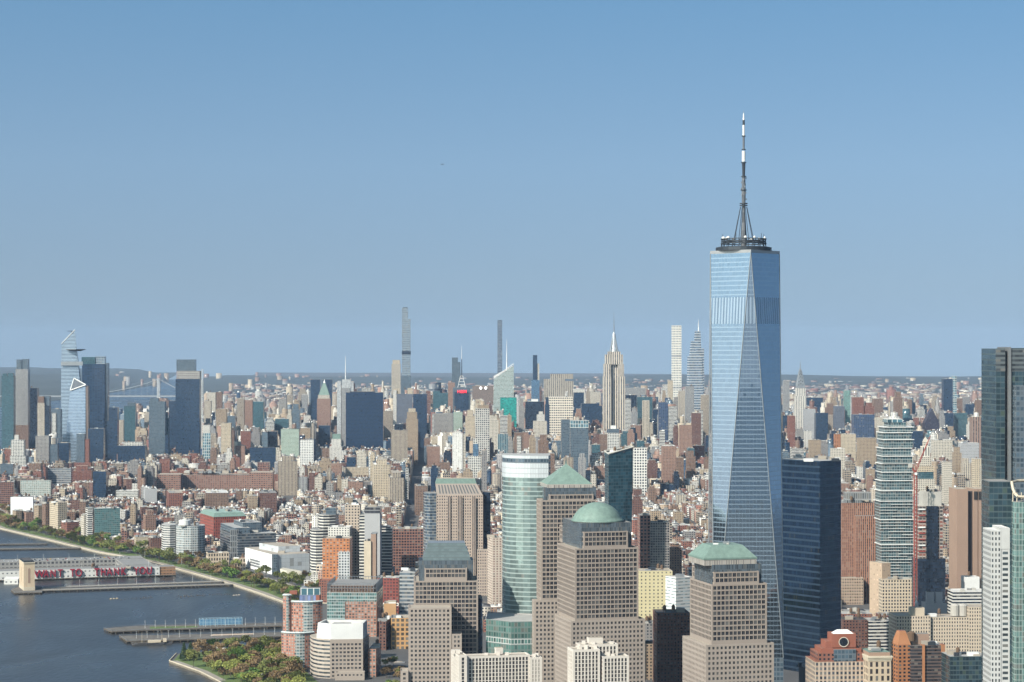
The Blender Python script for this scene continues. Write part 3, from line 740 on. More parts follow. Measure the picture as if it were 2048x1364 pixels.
# the stone spire tower
def stone_spire():
    Y = 6500; sn = 'stone spire tower'
    root = thing('office_tower', 'tall limestone tower with stepped shoulders, a silver mooring mast and a needle antenna', 'office tower', (*P(1229, Y + 30), LAND))
    fc = 'spire_stone'; bay, fl = FAC[fc]
    def blk(nm, xl, xr, v0, v1, dy, d, m=fc):
        mb = MB(); q = rect(xl, xr, Y + dy, YM, d); mb.prism(q, LAND if v0 is None else Zv(v0, Y), Zv(v1, Y + dy), bay, fl, 0, 1, parapet=.8); mb.build(nm, [m, 'pale_plain'], root); return q
    p = blk('base_block', 1201, 1256, None, 880, -8, 70)
    blk('shaft', 1214, 1244, None, 720, 13, 30)
    blk('corner_block', 1207.5, 1222, None, 753, 0, 46); blk('corner_block', 1235.5, 1250, None, 753, 0, 46)
    blk('upper_corner_block', 1208.5, 1221, 753, 728, 2, 42); blk('upper_corner_block', 1236, 1248, 753, 728, 2, 42)
    blk('top_block', 1211, 1246, 729, 709, 4, 38)
    blk('observatory_tier', 1216, 1241, 709, 703, 8, 28)
    c = centre(rect(1220, 1237, Y + 14, YM, 20)); s = Y / F
    prof = [(8.5, 703), (7.5, 697), (6.0, 690), (4.6, 680), (3.8, 672), (3.6, 671), (3.2, 668), (1.4, 664)]
    mb = MB(); mb.lathe(c, [(r * s, Zv(v, Y)) for r, v in prof] + [(0, Zv(663, Y))], 12, 0, 2, 8)
    for k in range(4):
        an = math.pi / 4 + k * math.pi / 2 ; dx, dy = math.cos(an), math.sin(an)
        mb.bar((c[0] + dx * 10 * s, c[1] + dy * 10 * s, Zv(703, Y)), (c[0] + dx * 4 * s, c[1] + dy * 4 * s, Zv(676, Y)), 1.6 * s, 1, 4, .7 * s)
    mb.build('mooring_mast', ['mast_glass', 'steel'], root)
    mb = MB(); mb.bar((*c, Zv(665, Y)), (*c, Zv(650, Y)), 1.5, 0, 8, 1.2); mb.bar((*c, Zv(650, Y)), (*c, Zv(622, Y)), .8, 0, 6, .35)
    for v in (662, 656, 650, 643): mb.bar((c[0], c[1], Zv(v, Y)), (c[0], c[1], Zv(v - 1.2, Y)), 2.4, 0, 8)
    mb.build('antenna', ['steel'], root)
    claim([p], 1205, 1252, Y, 703, 872, sn)
facade('spire_stone', (.66, .58, .48), (.07, .07, .08), .50, .92, 6.6, 7.8, span=(.22, .195, .18), blinds=.1)
facade('mast_glass', (.55, .56, .57), (.25, .28, .31), .5, .9, 2, 8, rough=.35, metal=.5)
plain('pale_plain', (.58, .52, .44), .85)
stone_spire()
T('white gridded block below spire', 'white gridded apartment block standing before the foot of the stone spire tower', 'white_grid', 1216, 1239, 866, 5300, 888, 20, parts=[('glass_step', 'slate_glass', 1217, 1238, 866, 858, 3, 14), ('plant_house', 'white_paint', 1222, 1232, 858, 851, 5, 8)], g=0)
T('pale ribbed slab', 'long pale grey slab with fine vertical ribs right of the stone spire tower', 'grey_stripes', 1251, 1291, 776, 7700, 800, 30, roof='roof_white', g=3)
T('black block right of spire', 'black office block directly right of the stone spire tower', 'black_glass', 1251, 1274, 790, 7200, 828, 30)
T('teal and navy block', 'teal and navy glass block below the pale ribbed slab', 'teal_glass', 1275, 1305, 794, 7000, 850, 34, g=2)
T('slim white tower by spire', 'slim white tower touching the right side of the stone spire tower', 'white_bands', 1251, 1262, 798, 6000, 870, 20, g=1)
T('white zigzag striped tower', 'white tower with bold dark vertical stripes and a stepped right side', 'cream_stripes', 1286, 1299, 801, 6000, 885, 24, roof='roof_white', parts=[('step', 'cream_stripes', 1299, 1306, None, 845, 2, 20)], g=0)
T('navy twin slab', 'navy glass slab with pale vertical lines below the white gridded needle', 'navy_lines', 1318, 1336, 805, 5900, 892, 28, g=1) if facade('navy_lines', (.08, .11, .17), (.015, .03, .07), .75, .7, 5, 4, blinds=.08) else None
T('black and white banded block', 'black and white banded block between the navy slab and the brown tower', 'white_bands', 1337, 1354, 813, 5900, 860, 24, g=1)
T('white gridded needle', 'very tall slim white tower with an even grid of square windows', 'white_needle', 1344.5, 1363, 651, 8300, 805, 30, roof='roof_white', g=0) if facade('white_needle', (.80, .76, .68), (.10, .12, .14), .58, .60, 6.2, 9.4, accent=(.30, .29, .28), accent_n=13) else None
T('cream tower at needle foot', 'cream tower standing against the left foot of the white gridded needle', 'cream_stone', 1336.5, 1346, 761, 7600, 812, 22, g=0)
def tapering():
    Y = 7200
    root = thing('office_tower', 'tapering banded glass tower in stacked wedges ending in a bright needle', 'office tower', (*P(1392, Y + 25), LAND))
    bay, fl = FAC['taper_bands']
    def blk(nm, a, b, c, d, v0, v1, dy, dd, m='taper_bands'):
        q = rect(a, b, Y + dy, YM + 4, dd); tp = rect(c, d, Y + dy + dd * .1, YM + 4, dd * .8)
        mb = MB(); mb.prism(q, LAND if v0 is None else Zv(v0, Y), Zv(v1, Y), bay, fl, 0, 1, top=tp); mb.build(nm, [m, 'roof_silver'], root); return q
    p = blk('lower_wedge', 1375, 1409, 1379, 1404, None, 713, 0, 48)
    blk('right_wedge', 1400, 1409.5, 1392, 1408, None, 697, 6, 36)
    blk('left_wedge', 1380, 1395, 1384, 1391, 720, 682, 8, 26)
    blk('top_wedge', 1388, 1403, 1391.5, 1401, 705, 662, 10, 22)
    a = P(1397, Y + 20); mb = MB(); mb.bar((*a, Zv(665, Y)), (*a, Zv(638, Y)), 2.2, 0, 8, .3); mb.build('needle', ['white_paint'], root)
    claim([p], 1375, 1410, Y, 662, 815, 'tapering banded tower')
facade('taper_bands', (.44, .46, .48), (.09, .13, .18), 1.0, .55, 3, 8.5, rough=.35, gmetal=.3, grough=.1)
tapering()
for a in [
 ('white stripe tower by taper', 'white ribbed tower with a grey-green top left of the tapering tower', 'cream_stripes', 1358, 1371, 782, 6700, 850, 24),
 ('dark striped tower by taper', 'tower of dark and white vertical stripes in front of the tapering tower', 'grey_stripes', 1372, 1388, 773, 6500, 850, 26),
 ('brown stepped apartment tower', 'brown brick apartment tower with a stepped crown left of the tallest glass tower', 'pink_brick', 1360, 1384, 850, 5400, 900, 26),
 ('white tower by glass edge', 'white apartment tower tucked at the left edge of the great glass tower', 'white_bands', 1395, 1406, 820, 5800, 885, 18),
 ('tan tower by glass edge', 'tan brick tower right beside the left edge of the great glass tower', 'tan_stripes', 1403, 1418, 790, 6000, 870, 22),
 ('maroon block by glass edge', 'maroon brick block under the white tower at the left edge of the great glass tower', 'dark_brick', 1384, 1402, 826, 5600, 895, 20),
 ('white tower below needle', 'white ribbed tower crowned with two dark shafts under the white gridded needle', 'white_bands', 1320, 1330, 862, 5200, 898, 16),
 ('brown brick stepped block', 'salmon brick block with setbacks above the loft roofs left of the great glass tower', 'pink_brick', 1325, 1352, 892, 4700, 930, 26),
 ('white punched block', 'white loft block with large black windows right of the slanted glass tower', 'white_punch2', 1268, 1294, 896, 4600, 930, 24),
 # right of the great glass tower
 ('dark ribbed tower', 'dark tower with pale vertical ribs left of the arched steel crown', 'grey_stripes', 1567, 1579, 762, 7700, 835, 22),
 ('navy block behind crown tower', 'navy office block behind and right of the arched-crown tower', 'navy_glass', 1613, 1646, 795, 7900, 818, 34),
 ('dotted grey slab', 'pale grey slab with dotted windows right of the arched-crown tower', 'grey_dots', 1609, 1631, 818, 6900, 888, 34),
 ('navy banded slab', 'navy slab with thin pale floor bands joined to the dotted grey slab', 'navy_glass', 1632, 1656, 826, 6800, 892, 30),
 ('tan narrow slab', 'narrow tan slab between two navy towers', 'tan_stripes', 1657, 1669, 830, 7000, 870, 22),
 ('dark slate slab', 'dark slate slab left of the thin green glass tower', 'grey_plain', 1670, 1689, 812, 6700, 872, 30),
 ('thin green tower', 'thin rippled green glass tower among the dark slabs', 'green_glass', 1688.5, 1701, 781, 7400, 858, 20),
 ('wide navy ribbed block', 'wide navy ribbed block with a white rooftop box', 'navy_lines', 1708, 1749, 829, 6300, 892, 40),
 ('dark brown block', 'dark brown ribbed block behind the wide navy ribbed block', 'brown_brick', 1747, 1766, 797, 8000, 830, 26),
 ('white angled block', 'pale stone block beside the top of the stacked white-slab tower', 'pale_stone', 1752, 1772, 835, 6500, 885, 26),
 ('orange stepped block', 'orange-tan stepped apartment block in front of the dark slate slab', 'orange_brick', 1670, 1686, 868, 5600, 895, 20),
 ('cream setback tower', 'cream setback apartment tower in front of the wide navy ribbed block', 'cream_stone', 1685, 1712, 868, 5500, 912, 24),
 ('tan twin-bay block', 'tan apartment block with stacked balconies over the low roofs', 'tan_brick', 1717, 1753, 876, 5000, 920, 24),
 ('white twin block', 'white block with a stepped cream shoulder left of the cream setback tower', 'pale_stone', 1664, 1690, 897, 4900, 925, 22),
 ('tan low stepped tower', 'tan stepped tower in front of the navy banded slab', 'tan_brick', 1620, 1642, 880, 5300, 915, 24),
 ('white slim slab', 'plain white slim slab before the dotted grey slab', 'white_brick', 1610, 1624, 862, 5900, 900, 20),
 ('brown ribbed apartment block', 'brown ribbed apartment block with stepped roofline at the right', 'pink_ribs', 1945, 1990, 834, 5300, 928, 30),
 ('white speckled block', 'grey-white speckled apartment block in front of the brown ribbed block', 'grey_dots', 1921, 1958, 886, 5000, 930, 24),
 ('cream setback block', 'cream stepped block at the left foot of the far-right glass tower', 'cream_stone', 1950, 1990, 918, 3900, 990, 26),
 ('white rib-front block', 'white ribbed low block before the cream stepped block', 'cream_stripes', 1966, 1993, 932, 3700, 985, 22),
 ('dark slab left of pointed tower', 'dark slab half hidden behind the stacked white-slab tower', 'navy_glass', 1826, 1846, 862, 5900, 905, 24),
 ('tall grey block by crane', 'grey stone apartment block with cream shoulder right of the pointed dark tower', 'pale_stone', 1868, 1905, 880, 5100, 925, 30),
 ('red-topped block', 'red brick block with a small pyramid roof beside the stacked white-slab tower', 'red_brick', 1828, 1838, 835, 6900, 862, 18),
 ('navy far block', 'navy block right of the tall dark tower with the white gridded side', 'navy_glass', 1932, 1948, 808, 8300, 840, 26),
 ('teal-grey slab', 'teal-grey glass slab with two pale floor lines', 'teal_glass', 1908, 1935, 826, 7200, 885, 24),
 ('dark slab by teal', 'dark glass slab left of the teal-grey slab', 'navy_glass', 1888, 1907, 826, 7100, 865, 24),
 ('yellow-screened roof', 'low block with a pale yellow screen wall on its roof', 'pale_stone', 1888, 1904, 924, 4300, 935, 20),
]:
    if a[2] == 'white_punch2': facade('white_punch2', (.76, .74, .70), DG, .6, .6, 6, 6)
    if a[2] == 'grey_dots': facade('grey_dots', (.42, .42, .43), (.12, .13, .15), .5, .45, 3.2, 3.6, blinds=.4)
    if a[2] == 'pink_ribs': facade('pink_ribs', (.36, .24, .19), (.06, .05, .05), .5, .9, 6.5, 3.2, span=(.20, .12, .095))
    T(*a, g=2, roof=rng.choice(ROOFS[:5]))
T('tall dark tower with white side', 'tall dark tower with a white gridded right side and uneven white top', 'navy_glass', 1887, 1906, 758, 7500, 826, 30, parts=[('white_side', 'white_frame_glass', 1906, 1913.5, None, 752, 0, 26)], g=2)
def pointed():
    Y = 6400
    root = thing('office_tower', 'dark brown-navy tower with a steep pointed gable roof near the crane', 'office tower', (*P(1864, Y + 15), LAND))
    p = rect(1849.5, 1878.5, Y, YM, 30); mb = MB(); bay, fl = FAC['dark_point']
    mb.prism(p, LAND, Zv(846, Y), bay, fl, 0, 0, cap=False); q = [((p[0][0] + p[1][0]) / 2, p[0][1]), ((p[2][0] + p[3][0]) / 2, p[2][1])]
    zt, zs = Zv(817, Y), Zv(846, Y)
    mb.build('wall', ['dark_point'], root)
    mb = MB()
    n = round(math.dist(p[0], p[1]) / bay); hh = (zt - zs) / fl
    mb.face([(*p[0], zs), (*p[1], zs), (*q[0], zt)], [(0, 0), (n, 0), (n / 2, hh)]); mb.face([(*p[2], zs), (*p[3], zs), (*q[1], zt)], [(0, 0), (n, 0), (n / 2, hh)])
    mb.face([(*p[1], zs), (*p[2], zs), (*q[1], zt), (*q[0], zt)], [(0, 0), (9, 0), (9, hh), (0, hh)]); mb.face([(*p[3], zs), (*p[0], zs), (*q[0], zt), (*q[1], zt)], [(0, 0), (9, 0), (9, hh), (0, hh)])
    mb.build('gable_roof', ['dark_point'], root)
    claim([p], 1849, 1879, Y, 817, 872, 'pointed dark tower')
facade('dark_point', (.045, .04, .06), (.02, .025, .05), .5, .6, 3, 4, blinds=.1)
pointed()
def arched_crown():
    Y = 7200
    root = thing('office_tower', 'white brick tower under a steel sunburst crown of shrinking arches and a needle', 'office tower', (*P(1601, Y + 16), LAND))
    def blk(nm, a, b, v0, v1, dy, d, m='crown_brick'):
        mb = MB(); q = rect(a, b, Y + dy, YM, d); bay, fl = FAC[m]; mb.prism(q, LAND if v0 is None else Zv(v0, Y), Zv(v1, Y), bay, fl, 0, 1, parapet=.5); mb.build(nm, [m, 'roof_grey'], root); return q
    p = blk('base_block', 1588, 1616, None, 862, -4, 46)
    blk('shaft', 1591, 1612, None, 792, 0, 33)
    blk('upper_shaft', 1593, 1611, 792, 776, 2, 28)
    c = centre(rect(1593, 1611, Y + 2, YM, 28)); s = Y / F
    tiers = [(8.6, 776, 764), (7.2, 770, 757), (5.7, 762, 750), (4.3, 755, 744), (3.0, 749, 739)]
    for w, v0, v1 in tiers:
        # four-sided arched shell
        mb = MB(); k = 8; w *= s; z0, z1 = Zv(v0, Y), Zv(v1, Y)
        prof = [(-w * math.cos(math.pi * i / k), z0 + (z1 - z0) * math.sin(math.pi * i / k)) for i in range(k + 1)]
        for sy in (-1, 1):
            fr = [(c[0] + x, c[1] + sy * w, z) for x, z in prof]; mb.face(fr if sy > 0 else fr[::-1], [(i % 2, i) for i in range(k + 1)], 0)
        for (x0, a0), (x1, a1) in zip(prof, prof[1:]): mb.face([(c[0] + x0, c[1] - w, a0), (c[0] + x0, c[1] + w, a0), (c[0] + x1, c[1] + w, a1), (c[0] + x1, c[1] - w, a1)][::-1], None, 0)
        for (y0, a0), (y1, a1) in zip(prof, prof[1:]): mb.face([(c[0] - w, c[1] + y0, a0), (c[0] - w, c[1] + y1, a1), (c[0] + w, c[1] + y1, a1), (c[0] + w, c[1] + y0, a0)], None, 0)
        for sx in (-1, 1):
            fr = [(c[0] + sx * w, c[1] + y, z) for y, z in prof]; mb.face(fr, [(i % 2, i) for i in range(k + 1)], 0)
        mb.build('crown_arch', ['steel'], root)
        for off in (-.55, 0, .55):
            mb = MB(); x = c[0] + off * w * .9; zc = z0 + (z1 - z0) * (.55 if off else .75); yy = c[1] - w - .3
            mb.face([(x - 1.6, yy, zc - 2.4), (x + 1.6, yy, zc - 2.4), (x, yy, zc + 2.6)]); mb.face([(x - 1.6, yy + .25, zc - 2.4), (x, yy + .25, zc + 2.6), (x + 1.6, yy + .25, zc - 2.4)])
            mb.build('triangle_window', ['window_glass'], root)
    mb = MB(); mb.bar((*c, Zv(745, Y)), (*c, Zv(735, Y)), 2.6 * s, 0, 8, 1.0 * s); mb.bar((*c, Zv(735, Y)), (*c, Zv(721, Y)), 1.0 * s, 0, 8, .15 * s); mb.build('needle', ['steel'], root)
    claim([p], 1588, 1614, Y, 745, 868, 'arched steel crown tower')
facade('crown_brick', (.74, .70, .63), (.10, .10, .11), .45, .9, 6.4, 6, span=(.38, .36, .34))
arched_crown()

# blue glass towers at the left
def prism_tower(sn, label, body, tops, mats, Y, vb, vt, xl, xr):
    """body: lower outline (px) with heights; a tower whose roof edge is cut at a slant"""
    lo = rect(body[0], body[1], Y, YM + body[2], body[3])
    hi = rect(tops[0], tops[1], Y + tops[4], YM + body[2], tops[5])
    zf = [Zv(tops[2], Y), Zv(tops[3], Y), Zv(tops[3], Y) , Zv(tops[2], Y)]
    if len(tops) > 6: zf[2], zf[3] = Zv(tops[6], Y), Zv(tops[7], Y)
    root = thing('office_tower', label, 'office tower', (*centre(lo), LAND))
    mb = MB()
    for i in range(4):
        j = (i + 1) % 4; k = max(1, round(math.dist(lo[i], lo[j]) / 3.2)); f = lambda z: z / 4.2
        mb.face([(*lo[i], LAND), (*lo[j], LAND), (*hi[j], zf[j]), (*hi[i], zf[i])], [(0, f(LAND)), (k, f(LAND)), (k, f(zf[j])), (0, f(zf[i]))], 0)
    mb.face([(*hi[i], zf[i]) for i in range(4)], None, 1)
    mb.build('wall', mats, root)
    claim([lo], xl, xr, Y, vt, vb, sn)
    return root, hi, zf
facade('sky_glass', (.25, .32, .40), (.28, .37, .47), 1.0, .8, 3, 4.2, span=(.3, .38, .46), rough=.3, gmetal=.85, grough=.1, jit=.015, blinds=.0, gvar=.15)
facade('grey_sky_glass', (.22, .26, .31), (.12, .165, .215), 1.0, .66, 3, 9, span=(.3, .38, .46), rough=.3, gmetal=.8, grough=.1, jit=.02, blinds=.0, gvar=.3)
def deck_tower():
    Y = 6450
    root, hi, zf = prism_tower('blue tower with sky deck', 'blue mirrored tower with a pointed slanted top and a triangular sky deck jutting right', (121, 174, 0, 60), (123, 150, 688, 660, 10, 30, 690, 700), ['grey_sky_glass', 'dark_steel'], Y, 900, 660, 119, 172)
    z = Zv(699, Y); mb = MB()
    tri = [P(131, Y - 1), P(152, Y - 22), P(171.5, Y + 8), P(158, Y + 20), P(140, Y + 20)]
    mb.prism(scale_poly(tri, .5), z - 5, z, 5, 5, 0, 0, top=tri); mb.prism(tri, z, z + 1.5, 5, 5, 1, 1); mb.build('sky_deck', ['dark_steel', 'steel'], root)
    mb = MB(); mb.bar((hi[0][0], hi[0][1], zf[0] + .5), (hi[1][0], hi[1][1], zf[1] + .5), 1.6); mb.build('crown_edge', ['white_paint'], root)
    a = P(143, Y + 25); mb = MB(); mb.bar((*a, zf[0] + 14), (*a, Zv(661, Y)), .9); mb.bar((a[0] - 12, a[1], Zv(662, Y)), (a[0] + 5, a[1], Zv(662, Y)), .9); mb.build('roof_crane', ['dark_steel'], root)
    mb = MB(); q = rect(122.4, 164, Y + 3, YM, 2); mb.prism(rect(121.8, 165.5, Y + 1, YM, 2), Zv(731, Y), Zv(723, Y), 3, 3, 0, 0); mb.build('plant_band', ['steel'], root)
deck_tower()
T('dark tower with clear crown', 'dark navy tower with a clear glass crown behind the light-blue sloping tower', 'navy_lines2', 164, 210, 728, 6600, 905, 50,
  parts=[('glass_crown', 'teal_glass', 163, 190, 728, 714, 4, 30), ('glass_crown', 'pale_curtain', 191, 210, 728, 713, 8, 24), ('side_bay', 'slate_glass', 210, 215, None, 726, 6, 40)], g=0) if facade('navy_lines2', (.03, .05, .08), (.012, .028, .06), .85, .75, 8, 4.2, grough=.1, jit=.02, blinds=.0) else None
def slope_tower():
    Y = 6150
    root, hi, zf = prism_tower('light-blue sloping tower', 'light blue sloping glass tower with a white triangular frame at its top', (127, 171, 0, 50), (140, 171, 782, 770, 6, 34, 770, 782), ['sky_glass', 'roof_silver'], Y, 930, 757, 127, 178)
    a, b, c = (*P(141, Y + 5), Zv(781, Y)), (*P(148.5, Y + 14), Zv(757, Y)), (*P(171.5, Y + 6), Zv(770, Y))
    mb = MB()
    for p, q in ((a, b), (b, c), (c, a)): mb.bar(p, q, 2.1)
    mb.build('triangle_frame', ['white_paint'], root)
    mb = MB(); mb.face([a, c, b]); d = (b[0] + 6, b[1] + 22, zf[2]); e = (a[0] + 6, a[1] + 22, zf[3])
    mb.face([a, b, e]); mb.face([b, c, d]); mb.face([b, d, e]); mb.build('roof_pit', ['dark_steel'], root)
    mb = MB(); q = rect(171.2, 177.5, Y + 6, YM, 30); t = rect(171.2, 176, Y + 8, YM, 26)
    mb.prism(q, LAND, Zv(772, Y), 3, 4.2, 0, 1, top=t); mb.build('shaded_side_block', ['brown_plain', 'roof_grey'], root)  # the tower's dark right face, its shade put into a brown wedge
slope_tower()
plain('white_cap', (.55, .55, .54), .6)
plain('granite', (.345, .288, .25), .75, var=.14, scale=.04); plain('granite_low', (.375, .317, .277), .75, var=.14, scale=.04)
plain('window_frame', (.16, .14, .13), .5); plain('pale_precast', (.70, .64, .58), .8, var=.15, scale=.06)
facade('wfc_side', (.40, .32, .27), (.03, .035, .045), .62, .6, 2.7, 3.9, blinds=.1)
facade('drum_glass', (.10, .115, .13), (.07, .09, .11), .7, .9, 1.4, 4, rough=.35, gmetal=.3, grough=.2)
facade('drum_band', (.42, .38, .34), (.20, .19, .18), .5, .8, 2, 6, rough=.7)
facade('step_glass', (.13, .16, .165), (.075, .10, .105), 1.0, .7, 2.5, 3, rough=.5, grough=.3, blinds=0, gvar=.15)
facade('curved_glass', (.215, .262, .256), (.165, .218, .213), 1.0, .74, 3.0, 4.3, rough=.3, gmetal=.5, grough=.12, jit=.012, blinds=.05, gvar=.22)
facade('plant_louvre', (.44, .46, .48), (.37, .40, .42), .7, .8, 1.5, 5, rough=.5, grough=.5, blinds=0, gvar=.08)
facade('end_wall', (.55, .58, .58), (.04, .06, .07), .7, .6, 4, 4.3)
facade('podium_glass', (.17, .21, .20), (.06, .12, .11), .8, .7, 3.2, 5.2, span=(.14, .20, .19), rough=.35, gmetal=.2, jit=.02, accent=(.30, .31, .31), accent_n=4)
facade('slab_stone', (.46, .37, .31), (.018, .02, .026), .42, .48, 3.1, 3.9, blinds=.06)
facade('slab_stripe', (.46, .37, .31), (.018, .02, .026), .5, .86, 2.4, 3.9, span=(.07, .06, .06), blinds=.04)
facade('bay_glass', (.30, .31, .32), (.04, .055, .075), 1.0, .78, 3, 3.9, rough=.4, grough=.12)
facade('slant_glass', (.05, .09, .11), (.018, .055, .075), .9, .78, 3.4, 4.2, rough=.3, gmetal=.15, grough=.08, jit=.03, blinds=.12, blind_col=(.10, .17, .20))
facade('great_glass', (.30, .375, .455), (.265, .345, .43), .88, .76, 3.1, 4.1, span=(.325, .405, .485), rough=.22, metal=.8, gmetal=.96, grough=.05, jit=.006, blinds=.0, gvar=.05, var=.05)
facade('great_plant', (.32, .39, .47), (.19, .25, .32), .5, .96, 3.2, 30, rough=.3, metal=.7, gmetal=.8, blinds=0, gvar=.15)
plain('parapet_metal', (.50, .50, .51), .35, .6)
facade('mast_lattice', (.20, .21, .23), (.035, .04, .05), .6, .6, .35, 1.5, rough=.5, metal=.3, grough=.6, blinds=.3)
facade('deep_blue', (.035, .055, .085), (.065, .115, .195), 1.0, .70, 1.6, 6.2, span=(.05, .08, .12), rough=.3, metal=.7, gmetal=.95, grough=.06, jit=.012, blinds=.02, gvar=.3)
facade('phone_brick', (.40, .205, .14), (.025, .025, .03), .44, .86, 2.6, 3.6, span=(.24, .12, .085), blinds=.25)
facade('phone_base', (.44, .33, .25), DG, .46, .5, 3.2, 3.8)
facade('steel_frame', (.30, .31, .32), (.07, .075, .08), .7, .8, 3, 9)
facade('slab_glass', (.34, .37, .37), (.035, .065, .075), .88, .76, 3.2, 3.7, span=(.28, .33, .34), gmetal=.2, grough=.1, blinds=.22, jit=.02)
facade('bare_floors', (.32, .27, .24), (.03, .025, .025), .8, .68, 4, 4.2, span=(.45, .40, .36), rough=.9, grough=.9, blinds=.35, blind_col=(.36, .12, .08))
plain('plain_grey', (.33, .33, .36), .85)
plain('brown_panel', (.36, .245, .185), .8, var=.12, scale=.05); plain('black_slot', (.045, .035, .035), .7); plain('vent_dark', (.03, .028, .03), .8)
facade('arch_stone', (.74, .70, .62), (.08, .08, .08), .5, .85, 5, 20)
facade('dark_teal', (.10, .12, .13), (.03, .055, .07), .94, .76, 3.0, 4.2, span=(.07, .10, .11), rough=.35, gmetal=.4, grough=.08, jit=.015, blinds=.06, blind_col=(.14, .19, .14))
facade('louvre_lines', (.12, .14, .15), (.03, .035, .04), 1.0, .5, 3, 3.4, rough=.5); plain('steel_dull', (.26, .27, .28), .5, .4)
facade('green_curtain', (.46, .52, .50), (.09, .16, .15), .86, .76, 2.2, 3.7, span=(.20, .28, .26), rough=.35, gmetal=.3, grough=.09, jit=.02, blinds=.12)
facade('white_small', (.54, .54, .53), (.03, .035, .04), .45, .55, 2.0, 3.5); facade('white_wide', (.53, .53, .52), (.04, .05, .055), .62, .5, 6.2, 3.5)
# ------------------------------------------------------------------ nearer buildings
def rect2(xl, xc, xr, Y, yaw):
    """left face xl..xc and front xc..xr, near corner at pixel xc"""
    c, s = math.cos(R(yaw)), math.sin(R(yaw)); p0 = P(xc, Y); kl = (xl - CX) / F
    d = (kl * Y - p0[0]) / (-s - kl * c)
    return rect(xc, xr, Y, yaw, d)
def rect3(xl, xc, xr, Y, yaw):
    """front xl..xc and right face xc..xr"""
    q = rect(xl, xc, Y, yaw, 1.0); p1 = q[1]; c, s = math.cos(R(yaw)), math.sin(R(yaw)); kr = (xr - CX) / F
    d = (kr * p1[1] - p1[0]) / (-s - kr * c)
    return rect(xl, xc, Y, yaw, d)
def block(root, name, poly, z0, z1, fac, roof='roof_grey', parapet=.8, top=None, cap=True):
    mb = MB(); bay, fl = FAC.get(fac, (3, 3.4)); mb.prism(poly, z0, z1, bay, fl, 0, 1, top=top, parapet=parapet, cap=cap)
    return mb.build(name, [fac, roof], root)
def B(sn, label, fac, poly, vt, Y, vb, roof='roof_grey', cat='building', name='building', g=3, xl=None, xr=None, big=1.0):
    c = centre(poly); root = thing(name, label, cat, (*c, LAND)); zt = Zv(vt, Y)
    block(root, 'wall', poly, LAND, zt, fac, roof, 1.0)
    if g: gear(root, poly, zt - 1.0, g, hash_s(sn), big)
    pxs = [px_of(*p) for p in poly]
    claim([poly], min(pxs), max(pxs), Y, vt, vb, sn)
    return root

